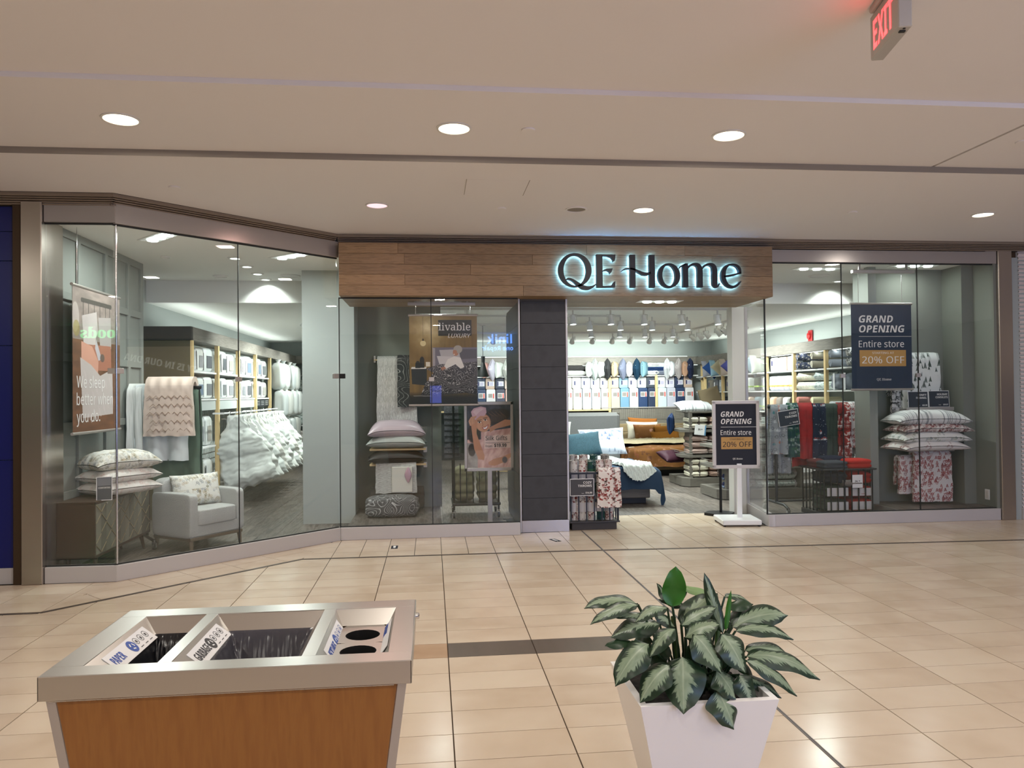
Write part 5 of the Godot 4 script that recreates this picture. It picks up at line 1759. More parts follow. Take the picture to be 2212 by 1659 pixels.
func fabric(key: String) -> StandardMaterial3D:
	if fab.has(key):
		return fab[key]
	var m: StandardMaterial3D
	var r := RandomNumberGenerator.new()
	r.seed = hash(key)
	match key:
		"floral": m = tri_mat(motif_tex(hexc("dfe0da"), [hexc("7d8288"), hexc("8a7a5c"), hexc("9aa0a6"), hexc("6d6a50"), hexc("b9a98c")], 46, 2, r), Vector3.ONE * 3.2, 0.85)
		"blush_floral": m = tri_mat(motif_tex(hexc("e3e1dc"), [hexc("c79a96"), hexc("d5b9b0"), hexc("a9aaa5")], 16, 2, r), Vector3.ONE * 2.6, 0.85)
		"red_woodland": m = tri_mat(motif_tex(hexc("ddd5d0"), [hexc("7c1d1c"), hexc("8d2a24"), hexc("6a2018"), hexc("2b1a16")], 40, 3, r), Vector3.ONE * 3.2, 0.95)
		"red_toile": m = tri_mat(motif_tex(hexc("d6d2d0"), [hexc("8b3234"), hexc("9c4a48"), hexc("7d2a2c")], 44, 4, r), Vector3.ONE * 2.6, 0.9)
		"red_berries": m = tri_mat(motif_tex(hexc("ddd8d4"), [hexc("6a2226"), hexc("7d2a2c"), hexc("4f1a1e")], 60, 1, r), Vector3.ONE * 3.4, 0.85)
		"fir_trees": m = tri_mat(motif_tex(hexc("d9dedd"), [hexc("24352f"), hexc("2f4239"), hexc("3d4d48")], 15, 5, r), Vector3.ONE * 2.8, 0.95)
		"sprigs": m = tri_mat(motif_tex(hexc("dfe1df"), [hexc("57706e"), hexc("6d7d55"), hexc("4f6a72")], 12, 1, r), Vector3.ONE * 3.2, 0.85)
		"red_sprigs": m = tri_mat(motif_tex(hexc("e3e0de"), [hexc("8a3a3c"), hexc("7a3030")], 9, 1, r), Vector3.ONE * 3.6, 0.85)
		"winter_grey": m = tri_mat(motif_tex(hexc("8f959a"), [hexc("2b2d33"), hexc("3f7f86"), hexc("b9673f"), hexc("c9cdd0")], 18, 6, r), Vector3.ONE * 2.6, 0.95)
		"forest_green": m = tri_mat(motif_tex(hexc("1f4546"), [hexc("2d5a41"), hexc("3b6b3c"), hexc("b9c4c0"), hexc("173638")], 40, 1, r), Vector3.ONE * 2.6, 0.95)
		"navy_snow": m = tri_mat(motif_tex(hexc("1a2138"), [hexc("c9ccd0"), hexc("a94440"), hexc("8fa896"), hexc("d9dbe0")], 46, 7, r), Vector3.ONE * 2.4, 0.95)
		"plaid_gnome": m = tri_mat(motif_tex(hexc("7a2320"), [hexc("3a1512"), hexc("d9d5d0"), hexc("a83a34"), hexc("c9c4bc")], 34, 3, r), Vector3.ONE * 2.6, 0.95)
		"poinsettia": m = tri_mat(motif_tex(hexc("d9d9d8"), [hexc("8e1f1e"), hexc("a12a26"), hexc("5f1a18")], 13, 8, r), Vector3.ONE * 3.0, 0.95)
		"navy_orange": m = tri_mat(motif_tex(hexc("27345a"), [hexc("c4694a"), hexc("3d5a8a"), hexc("8fa6c4"), hexc("1a2340")], 24, 9, r), Vector3.ONE * 4.0, 0.95)
		"mocha_print": m = tri_mat(motif_tex(hexc("cfcbc6"), [hexc("6a4648"), hexc("7d5a5a"), hexc("4f3638")], 30, 3, r), Vector3.ONE * 4.0, 0.9)
		"white_print": m = tri_mat(motif_tex(hexc("cfd8d4"), [hexc("7d9390"), hexc("9aaaa8"), hexc("5f7876")], 12, 5, r), Vector3.ONE * 4.0, 0.9)
		"navy_floral": m = tri_mat(motif_tex(hexc("283350"), [hexc("c9b59a"), hexc("d9d2c6"), hexc("8a7f9a"), hexc("1c2338")], 26, 9, r), Vector3.ONE * 4.0, 0.85)
		"cream_floral": m = tri_mat(motif_tex(hexc("ddd9c8"), [hexc("c9a498"), hexc("b0b69a"), hexc("8fa09a")], 20, 2, r), Vector3.ONE * 3.0, 0.85)
		"black_white": m = tri_mat(motif_tex(hexc("d0d0d0"), [hexc("2a2b2e"), hexc("3a3b3e")], 50, 9, r), Vector3.ONE * 4.0, 0.9)
		"rust_floral": m = tri_mat(motif_tex(hexc("7d4f1d"), [hexc("8a4a3a"), hexc("b98a78"), hexc("5a3320"), hexc("93603a")], 14, 9, r), Vector3.ONE * 1.6, 0.85)
		"navy_dark": m = tri_mat(motif_tex(hexc("1c2a44"), [hexc("31435f"), hexc("8a97ad"), hexc("14203a")], 26, 1, r), Vector3.ONE * 4.0, 0.6)
		"ticking": m = tri_mat(stripe_tex(hexc("d9dcdc"), [hexc("8f9498"), hexc("b5babd"), hexc("70757a")], r), Vector3.ONE * 2.0, 0.85)
		"strie": m = tri_mat(noise_tex(301, 0.03, [hexc("8d8b87"), hexc("c5c2be"), hexc("a5a29d"), hexc("dcd9d5"), hexc("9a9894")], 256, 256, 3), Vector3(9, 1.1, 9), 0.85)
		"strie_across": m = tri_mat(noise_tex(302, 0.03, [hexc("7f807c"), hexc("c0bfba"), hexc("999994"), hexc("d2d1cc")], 256, 256, 3), Vector3(1.4, 10, 1.4), 0.85)
		"contour": m = tri_mat(contour_tex(hexc("29292b"), hexc("b9b6b2"), 7, 6.0, 0.07), Vector3.ONE * 1.3, 0.8)
		"contour_grey": m = tri_mat(contour_tex(hexc("434345"), hexc("d9d9d8"), 8, 7.0, 0.11), Vector3.ONE * 1.5, 0.75)
		"fur_dark": m = tri_mat(noise_tex(303, 0.03, [hexc("1e1b19"), hexc("3d3733"), hexc("2a2623"), hexc("554d48")], 256, 256, 4), Vector3.ONE * 3, 0.95)
		"fur_grey": m = tri_mat(noise_tex(304, 0.03, [hexc("3a3b40"), hexc("6a6c72"), hexc("4c4e54"), hexc("85878c")], 256, 256, 4), Vector3.ONE * 3, 0.95)
		"mink_red": m = tri_mat(noise_tex(305, 0.02, [hexc("7a0f12"), hexc("9c181a"), hexc("8a1214")], 128, 128, 3), Vector3.ONE * 2, 0.8)
		"mink_green": m = tri_mat(noise_tex(306, 0.02, [hexc("27332b"), hexc("39463c"), hexc("2e3b32")], 128, 128, 3), Vector3.ONE * 2, 0.85)
		"teal_fur": m = tri_mat(noise_tex(307, 0.03, [hexc("15262f"), hexc("33505c"), hexc("203a46"), hexc("4a5f67")], 256, 256, 4), Vector3(3, 8, 3), 0.95)
		"boucle": m = tri_mat(noise_tex(308, 0.12, [hexc("9fa1a0"), hexc("c9cbc9"), hexc("b6b8b6")], 256, 256, 3), Vector3.ONE * 5, 0.95)
		"snow_pines": m = tri_mat(motif_tex(hexc("ced6e2"), [hexc("31426a"), hexc("455a84"), hexc("6a7ca0")], 14, 5, r), Vector3.ONE * 2.2, 0.9)
		"spotted_grey": m = tri_mat(motif_tex(hexc("9a9590"), [hexc("c9c5c0"), hexc("6a655f")], 40, 9, r), Vector3.ONE * 5, 0.9)
	if key == "boucle":
		m.normal_enabled = true
		m.normal_texture = noise_tex(309, 0.11, [], 256, 256, 3, true, 9.0)
		m.normal_scale = 1.2
	fab[key] = m
	return m

func stripe_tex(base: Color, cols: Array, r: RandomNumberGenerator) -> ImageTexture:
	var im := blank(256, 64, base)
	for k in 26:
		var x := r.randi_range(0, 255)
		im.fill_rect(Rect2i(x, 0, r.randi_range(1, 9), 64), cols[r.randi_range(0, cols.size() - 1)].lerp(base, 0.3))
	return ImageTexture.create_from_image(im)

func contour_tex(base: Color, line: Color, seed_: int, bands: float, width: float) -> ImageTexture:
	var nz := FastNoiseLite.new()
	nz.seed = seed_
	nz.frequency = 0.006
	nz.fractal_octaves = 2
	var im := blank(256, 256, base)
	for y in 256:
		for x in 256:
			var f := fposmod(nz.get_noise_2d(x, y * 1.2) * bands + x * 0.012, 1.0)
			var d := minf(f, 1.0 - f)
			if d < width:
				im.set_pixel(x, y, line.lerp(base, d / width * 0.7))
	return ImageTexture.create_from_image(im)

# prints: small drawn motifs strewn over a ground; style picks what is drawn
func motif_tex(base: Color, cols: Array, count: int, style: int, r: RandomNumberGenerator) -> ImageTexture:
	var n := 192
	var im := blank(n, n, base)
	for k in int(count * 1.9):
		var c: Color = cols[r.randi_range(0, cols.size() - 1)]
		var p := Vector2(r.randf() * n, r.randf() * n)
		match style:
			1: # leafy sprig
				var a := r.randf() * TAU
				var d := Vector2(cos(a), sin(a)) * r.randf_range(8, 16)
				stroke(im, [p - d, p + d], 0.9, c)
				for s in [-0.6, -0.1, 0.4, 0.8]:
					for e in [-1, 1]:
						var q: Vector2 = p + d * s + d.orthogonal().normalized() * e * 4.0
						disc(im, q.x, q.y, 3.4, 2.2, c)
			2: # loose flower
				for e in 6:
					var q := p + Vector2(cos(e * 1.05), sin(e * 1.05)) * 6.0
					disc(im, q.x, q.y, r.randf_range(3, 6), r.randf_range(2, 5), Color(c, 0.7), 0.5)
				stroke(im, [p, p + Vector2(r.randf_range(-16, 16), r.randf_range(8, 24))], 0.8, Color(c, 0.8))
			3: # little woodland shapes
				if k % 3 == 0:
					disc(im, p.x, p.y, 9, 5, c)
					disc(im, p.x + 8, p.y - 6, 3.5, 3.5, c)
					for e in [-6, -3, 3, 6]:
						stroke(im, [p + Vector2(e, 3), p + Vector2(e, 13)], 1.2, c)
				else:
					for e in 3:
						disc(im, p.x + r.randf_range(-8, 8), p.y + r.randf_range(-8, 8), r.randf_range(3, 8), r.randf_range(2, 6), c)
			4: # line-drawn scene
				if k % 2 == 0:
					for e in 5:
						stroke(im, [p + Vector2(0, e * 4), p + Vector2(-3 - e * 1.6, e * 4 + 4)], 1.1, c)
						stroke(im, [p + Vector2(0, e * 4), p + Vector2(3 + e * 1.6, e * 4 + 4)], 1.1, c)
				else:
					stroke(im, [p, p + Vector2(9, -3), p + Vector2(16, 2), p + Vector2(24, -8)], 1.4, c)
					for e in [2, 6, 14, 18]:
						stroke(im, [p + Vector2(e, 0), p + Vector2(e - 1, 10)], 0.9, c)
					disc(im, p.x + 10, p.y + 12, 5, 2, Color(c, 0.7))
			5: # fir tree
				var h := r.randf_range(16, 40)
				stroke(im, [p, p + Vector2(0, h)], 1.0, c)
				for e in 7:
					var y := h * (0.12 + e * 0.13)
					var w := y * 0.32
					stroke(im, [p + Vector2(0, y - 2), p + Vector2(-w, y + 3)], 1.5, c)
					stroke(im, [p + Vector2(0, y - 2), p + Vector2(w, y + 3)], 1.5, c)
			6: # rings and patches
				if k % 2 == 0:
					disc(im, p.x, p.y, 9, 9, cols[0])
					disc(im, p.x, p.y, 7, 7, base)
				else:
					poly(im, [p, p + Vector2(10, -14), p + Vector2(18, 4), p + Vector2(6, 8)], c)
			7: # snow dots and faces
				if k % 6 == 0:
					disc(im, p.x, p.y, 8, 10, cols[0])
					disc(im, p.x, p.y - 8, 6, 5, cols[1])
				else:
					disc(im, p.x, p.y, r.randf_range(0.8, 2.2), r.randf_range(0.8, 2.2), cols[3])
			8: # big red bloom
				for e in 6:
					var a := e * 1.05 + r.randf()
					poly(im, [p, p + Vector2(cos(a - 0.3), sin(a - 0.3)) * 10, p + Vector2(cos(a), sin(a)) * 19, p + Vector2(cos(a + 0.3), sin(a + 0.3)) * 10], c)
			9: # patchy shapes
				for e in 4:
					disc(im, p.x + r.randf_range(-9, 9), p.y + r.randf_range(-9, 9), r.randf_range(3, 9), r.randf_range(2, 7), Color(c, 0.9))
	return ImageTexture.create_from_image(im)

# pillow: w across, h along, t thick, about its centre, lying in the xy plane, faces to +-z
func pillow_mesh(w: float, h: float, t: float, seed_: int, sag := 0.0, pinch := 0.07) -> Mesh:
	var key := "pillow%s" % [[w, h, t, seed_, sag, pinch]]
	if meshes.has(key):
		return meshes[key]
	var nz := FastNoiseLite.new()
	nz.seed = seed_
	nz.frequency = 1.6
	var mb := MB.new()
	for face in 2:
		var s := 1.0 if face == 0 else -1.0
		mb.grid(22, 16, func(a: float, b: float) -> Vector3:
			var u := sin((a - 0.5) * PI)
			var v := sin((b - 0.5) * PI)
			var x := w / 2 * u * (1.0 - pinch * (1.0 - v * v) * u * u)
			var y := h / 2 * v * (1.0 - pinch * (1.0 - u * u) * v * v)
			var puff := pow(maxf((1.0 - u * u * u * u) * (1.0 - v * v * v * v), 0.0), 0.62)
			var wr := 1.0 + 0.13 * nz.get_noise_2d(u * 1.6, v * 1.6 + s * 4.0) + 0.05 * sin(u * 14.0 + v * 6.0) * absf(u * v)
			return Vector3(x, y, s * (t / 2 * puff * wr + 0.003) - sag * (u * u * u * u + 0.4 * v * v)), false, face == 1)
	meshes[key] = mb.mesh()
	return meshes[key]

# rounded soft block about its base centre; layers > 0 grooves it like a folded pile
func soft_mesh(w: float, h: float, d: float, e := 0.35, layers := 0, seed_ := 1, bump := 0.03, nu := 24, nv := 14) -> Mesh:
	var key := "soft%s" % [[w, h, d, e, layers, seed_, bump]]
	if meshes.has(key):
		return meshes[key]
	var nz := FastNoiseLite.new()
	nz.seed = seed_
	nz.frequency = 1.3
	var sp := func(x: float, p: float) -> float:
		return signf(x) * pow(absf(x), p)
	if layers > 0:
		nv = maxi(nv, layers * 6)
	var mb := MB.new().grid(nu, nv, func(a: float, b: float) -> Vector3:
		var th := TAU * a
		var ph := (b - 0.5) * PI
		var cy: float = sp.call(cos(ph), e)
		var y: float = sp.call(sin(ph), e)
		if layers > 0:
			y = lerpf(-1.0, 1.0, b)
			cy = pow(maxf(0.0, 1.0 - pow(absf(y), 6.0)), 0.5)
			cy *= 1.0 - 0.09 * pow(absf(cos(PI * (y + 1.0) * 0.5 * layers)), 6.0)
		var x: float = sp.call(cos(th), e) * cy
		var z: float = sp.call(sin(th), e) * cy
		var k := 1.0 + bump * nz.get_noise_3d(x * 1.4, y * 1.4, z * 1.4) * 2.0
		return Vector3(x * w / 2 * k, h / 2 + y * h / 2 * (1.0 + bump * nz.get_noise_3d(x * 2, 7.0, z * 2)), z * d / 2 * k), true, true)
	meshes[key] = mb.mesh()
	return meshes[key]

# roll of bedding lying along x, its spiral showing at both ends; rests on y = 0
func roll_mesh(len: float, r: float, turns := 3.0, flat := 0.85, seed_ := 1) -> Mesh:
	var key := "roll%s" % [[len, r, turns, flat, seed_]]
	if meshes.has(key):
		return meshes[key]
	var mb := MB.new()
	var n := int(turns * 14)
	var th := r / (turns + 0.6)
	var at := func(t: float, off: float) -> Vector2:
		var a := TAU * turns * t
		var rr := th * 0.5 + (r - th) * t + off
		return Vector2(cos(a) * rr, sin(a) * rr * flat + r * flat)
	for side in 2:
		var off := th * 0.46 * (1 if side == 0 else -1)
		mb.grid(n, 6, func(u: float, v: float) -> Vector3:
			var q: Vector2 = at.call(u, off)
			return Vector3((v - 0.5) * len * (1.0 - 0.02 * sin(u * 30.0)), q.y, q.x), false, side == 1)
	for e in [-1.0, 1.0]:
		mb.grid(n, 1, func(u: float, v: float) -> Vector3:
			var q: Vector2 = at.call(u, th * 0.46 * (v * 2.0 - 1.0))
			return Vector3(e * 0.5 * len * (1.0 - 0.02 * sin(u * 30.0)), q.y, q.x), false, e > 0)
	var last: Vector2 = at.call(1.0, 0.0)
	mb.cyl(Vector3(-len / 2 * 0.98, last.y, last.x), Vector3(len / 2 * 0.98, last.y, last.x), th * 0.46, 8)
	meshes[key] = mb.mesh()
	return meshes[key]

# cloth hung over a rail along x at the origin; front falls on +z
func drape_mesh(w: float, front: float, back: float, t: float, waves: float, amp: float, seed_: int, r := 0.03, flare := 0.0, quilt := 0.0) -> Mesh:
	var nz := FastNoiseLite.new()
	nz.seed = seed_
	nz.frequency = 0.9
	var total := front + back + PI * r
	var at := func(s: float, off: float, u: float) -> Vector3:
		var rr := r + off
		var p: Vector3
		var hang := 0.0
		if s < back:
			p = Vector3(0, -(back - s), -rr)
			hang = back - s
		elif s < back + PI * r:
			var a := (s - back) / r
			p = Vector3(0, sin(a) * rr, -cos(a) * rr)
		else:
			hang = s - back - PI * r
			p = Vector3(0, -hang, rr)
		var g := hang / maxf(front, 0.01)
		var wv := amp * (0.25 + g) * sin(u * waves * TAU + seed_ + 1.5 * nz.get_noise_2d(u * 3.0, g * 2.0)) + 0.4 * amp * nz.get_noise_2d(u * 5.0 + seed_, g * 4.0)
		var qu := quilt * absf(sin(hang * 34.0 + u * w * 30.0)) * absf(sin(hang * 34.0 - u * w * 30.0))
		p.z += (wv + (qu if off > 0 else 0.0)) * (1.0 if p.z >= 0 else -1.0)
		p.x = (u - 0.5) * w * (1.0 + flare * g) + 0.01 * nz.get_noise_2d(g * 3.0, u)
		p.y += 0.012 * nz.get_noise_2d(u * 4.0, 9.0) * g
		return p
	var mb := MB.new()
	for side in 2:
		var off := t if side == 0 else 0.0
		mb.grid(28, 30, func(u: float, v: float) -> Vector3: return at.call(v * total, off, u), false, side == 0)
	# hems and selvedges
	for e in [0.0, 1.0]:
		mb.grid(28, 1, func(u: float, v: float) -> Vector3: return at.call(e * total, t * v, u), false, e > 0.5)
		mb.grid(30, 1, func(u: float, v: float) -> Vector3: return at.call(u * total, t * v, e), false, e < 0.5)
	return mb.mesh()

# price or label card: a thin board with a border and lettering
func card(called: String, label: String, at: Vector3, turn: Vector3, w: float, h: float, navy: Material, lines: Array) -> Node3D:
	var o := thing(called, label, "sign", at)
	o.rotation = turn
	part(o, "border", MB.new().bx(-w / 2 - 0.006, w / 2 + 0.006, -0.006, h + 0.006, -0.004, 0.0), M.white_gloss)
	part(o, "board", MB.new().bx(-w / 2, w / 2, 0, h, -0.003, 0.0012), navy)
	var t := MB.new()
	for l in lines:
		letters(t, l[0], w * 0.5 - w * l[1], h * l[2], h * l[3], 1, l[4], false, 0.0, 0.001, l[5], Transform3D(Basis(), Vector3(0, 0, 0.0012)))
	if lines.size():
		part(o, "lettering", t, M.ink)
	return o

func lying(o: Node3D, turn := 0.0) -> Node3D:
	o.basis = Basis(Vector3.UP, turn) * Basis(Vector3.RIGHT, -PI / 2)
	return o

func pillow(called: String, label: String, group: String, m: Material, w: float, h: float, t: float, at: Vector3, turn := Vector3.ZERO, seed_ := 1, sag := 0.0) -> MeshInstance3D:
	return solo(called, pillow_mesh(w, h, t, seed_, sag), m, label, "pillow", group, at, turn)

# ---------------------------------------------------------------- left window
func left_window() -> void:
	# sideboard: walnut case, its front of grey panels with raised gilt chevrons facing +x
	var sb := thing("sideboard", "low walnut sideboard with grey chevron inlaid front in the left window", "sideboard")
	var walnut := tri_mat(noise_tex(401, 0.014, [hexc("2f2016"), hexc("432d20"), hexc("38261a"), hexc("4a3325")], 256, 256, 4), Vector3(6, 6, 0.7), 0.45)
	var x0 := -3.135
	var x1 := -2.82
	var z0 := -8.03
	var z1 := -6.76
	var body := MB.new()
	body.bx(x0, x1, 0.60, 0.625, z0, z1, 0.002)
	body.bx(x0, x1, 0.15, 0.172, z0, z1, 0.002)
	body.bx(x0, x1, 0.15, 0.62, z1 - 0.022, z1, 0.002)
	body.bx(x0, x1, 0.15, 0.62, z0, z0 + 0.022, 0.002)
	body.bx(x0, x0 + 0.015, 0.15, 0.62, z0, z1)
	part(sb, "case", body, walnut)
	var greys := [mat(hexc("6c6a5f"), 0.6), mat(hexc("777468"), 0.6), mat(hexc("625f55"), 0.6)]
	var n := 12
	var dz := (z1 - z0 - 0.05) / n
	for k in n:
		var za := z0 + 0.025 + k * dz
		part(sb, "front_panel", MB.new().bx(x1 - 0.014, x1 + 0.0, 0.175, 0.598, za + 0.001, za + dz - 0.001, 0.001), greys[(k * 2) % 3])
	var gilt := MB.new()
	for k in range(0, n):
		for r in 5:
			var za := z0 + 0.025 + k * dz
			var up := 1.0 if (k + r) % 2 == 0 else -1.0
			if (k * 3 + r * 5) % 4 == 3:
				continue
			var yc := 0.22 + r * 0.085
			gilt.box(Vector3(x1 + 0.002, yc, za + dz / 2), Vector3(0.004, 0.006, dz * 1.15), 0.0, Basis(Vector3.RIGHT, up * 0.62))
	part(sb, "chevron_inlay", gilt, mat(hexc("a5967a"), 0.35, 0.6))
	for z in [z1 - 0.12, z0 + 0.12]:
		for x in [x0 + 0.05, x1 - 0.05]:
			part(sb, "leg", MB.new().cyl(Vector3(x, 0.15, z), Vector3(x + 0.02, 0.0, z + (0.04 if z > -7.3 else -0.04)), 0.022, 10, 0.011), walnut)
	var kb := MB.new()
	for z in [-6.98, -7.36]:
		kb.box(Vector3(x1 + 0.008, 0.585, z), Vector3(0.014, 0.012, 0.03), 0.003)
	part(sb, "pull", kb, M.chrome)
	var lab := ["topmost of three floral pillows stacked on the sideboard", "middle pillow of the three stacked on the sideboard, with a blush print", "bottom pillow of the three stacked on the sideboard"]
	var ys := [0.935, 0.80, 0.69]
	var fm := ["floral", "blush_floral", "blush_floral"]
	for k in 3:
		var p := pillow("pillow", lab[k], "", fabric(fm[k]), 0.62, 0.42, [0.17, 0.125, 0.125][k], Vector3(-2.86, ys[k], -7.36), Vector3.ZERO, 11 + k, [0.03, 0.015, 0.01][k])
		lying(p, [0.9, 1.0, 0.95][k])
	var cd := card("shelf_card", "small grey card reading comforters standing on the sideboard", Vector3(-2.80, 0.626, -6.9), Vector3(-0.1, 0.35, 0), 0.11, 0.19, mat(hexc("4a4d52"), 0.5), [["COMFORTERS", 0.08, 0.5, 0.075, true, 0.72]])
	part(cd, "photo", MB.new().bx(-0.05, 0.05, 0.12, 0.185, 0.001, 0.002), mat(hexc("777a80"), 0.5))
	armchair()
	# quilt rack behind the chair
	var rk := thing("quilt_rack", "black pipe rack on casters holding quilts behind the grey armchair", "rack")
	var pipe := MB.new()
	var rz := -8.38
	pipe.tube([Vector3(-3.08, 0.09, rz), Vector3(-3.08, 1.6, rz)], 0.016)
	pipe.tube([Vector3(-2.45, 0.09, rz), Vector3(-2.45, 1.6, rz)], 0.016)
	part(rk, "upright", pipe, M.black_metal)
	part(rk, "rail", MB.new().cyl(Vector3(-3.12, 1.6, rz), Vector3(-2.42, 1.6, rz), 0.018, 10), M.black_metal)
	for x in [-3.08, -2.45]:
		var zn := -7.85 if x < -3.0 else -8.3
		var xn := -2.72 if x < -3.0 else -2.45
		part(rk, "foot", MB.new().tube([Vector3(x, 0.09, -8.68), Vector3(x, 0.11, rz), Vector3(xn, 0.09, zn)], 0.016), M.black_metal)
		caster(rk, Vector3(x, 0.0, -8.68))
		caster(rk, Vector3(xn, 0.0, zn))
	var q1 := solo("draped_quilt", drape_mesh(0.5, 0.76, 0.7, 0.03, 2.2, 0.03, 3, 0.03, 0.05), cloth(hexc("d5dcde")), "white ruffled quilt hung over the rack in the left window", "quilt", "", Vector3(-2.80, 1.6, rz + 0.03))
	var q2 := solo("draped_quilt", drape_mesh(0.46, 0.5, 0.4, 0.055, 0.7, 0.012, 5, 0.062, 0.1, 0.012), mat(hexc("d6c4b8"), 0.55), "pale pink quilt with a stitched geometric pattern over the white one", "quilt", "", Vector3(-2.70, 1.6, rz + 0.06))
	solo("draped_quilt", drape_mesh(0.14, 0.8, 0.8, 0.03, 1.4, 0.02, 8, 0.03, 0.1), cloth(hexc("dfe2e0")), "narrow white quilt at the left end of the rack", "quilt", "", Vector3(-3.06, 1.585, rz + 0.05))
	solo("draped_quilt", drape_mesh(0.44, 0.98, 0.98, 0.03, 2.0, 0.02, 9, 0.025, 0.06), cloth(hexc("5b6d60")), "dark green quilt hanging below the pink and white quilts", "quilt", "", Vector3(-2.66, 1.56, rz - 0.01))
	# stitched diamonds raised on the pink quilt
	var st := MB.new()
	for i in 7:
		for j in 5:
			var x := -0.19 + i * 0.06 + (0.03 if j % 2 else 0.0)
			var y := -0.1 - j * 0.085
			st.box(Vector3(x, y, 0.13 + 0.004), Vector3(0.05, 0.004, 0.006), 0.0, Basis(Vector3(0, 0, 1), 0.8))
			st.box(Vector3(x + 0.034, y, 0.13 + 0.004), Vector3(0.05, 0.004, 0.006), 0.0, Basis(Vector3(0, 0, 1), -0.8))
	part(q2, "stitching", st, mat(hexc("a9917f"), 0.6))

func caster(parent: Node3D, at: Vector3) -> void:
	var wh := MB.new()
	wh.cyl(at + Vector3(-0.012, 0.032, 0), at + Vector3(0.012, 0.032, 0), 0.032, 16)
	var c := part(parent, "caster", wh, M.black)
	var fk := MB.new()
	fk.bx(at.x - 0.02, at.x - 0.015, at.y + 0.025, at.y + 0.08, at.z - 0.014, at.z + 0.014)
	fk.bx(at.x + 0.015, at.x + 0.02, at.y + 0.025, at.y + 0.08, at.z - 0.014, at.z + 0.014)
	fk.bx(at.x - 0.02, at.x + 0.02, at.y + 0.072, at.y + 0.08, at.z - 0.016, at.z + 0.016)
	fk.cyl(at + Vector3(0, 0.075, 0), at + Vector3(0, 0.1, 0), 0.01, 8)
	part(c, "fork", fk, M.chrome)

func armchair() -> void:
	# its own axes: x across the front, z towards the sitter's front; turned to face right
	var o := thing("armchair", "grey boucle armchair with square arms and short wooden legs", "armchair", Vector3(-2.35, 0, -8.03), 0.96)
	var b := fabric("boucle")
	var w := 0.66
	var d := 0.58
	part(o, "seat", soft_mesh(w - 0.17, 0.17, d - 0.06, 0.22, 0, 2, 0.01), b, Vector3(0, 0.24, 0.035))
	part(o, "apron", MB.new().box(Vector3(0, 0.2, 0.0), Vector3(w - 0.02, 0.13, d - 0.02), 0.02), b)
	part(o, "backrest", soft_mesh(w - 0.02, 0.56, 0.17, 0.25, 0, 3, 0.01), b, Vector3(0, 0.135, -d / 2 + 0.08))
	for s in [-1, 1]:
		part(o, "arm", soft_mesh(0.10, 0.43, d, 0.2, 0, 4, 0.008), b, Vector3(s * (w / 2 - 0.05), 0.135, 0))
	var oak := mat(hexc("6b5f50"), 0.5)
	part(o, "base_frame", MB.new().box(Vector3(0, 0.125, 0), Vector3(w - 0.03, 0.03, d - 0.03), 0.004), oak)
	for sx in [-1, 1]:
		for sz in [-1, 1]:
			part(o, "leg", MB.new().cyl(Vector3(sx * (w / 2 - 0.04), 0.115, sz * (d / 2 - 0.04)), Vector3(sx * (w / 2 - 0.035), 0.0, sz * (d / 2 - 0.03)), 0.023, 8, 0.015), oak)
	var p := pillow("cushion", "floral lumbar cushion leaning in the grey armchair", "", fabric("floral"), 0.52, 0.33, 0.17, Vector3(-2.38, 0.56, -8.05), Vector3(-0.25, 0.8, 0.0), 21)

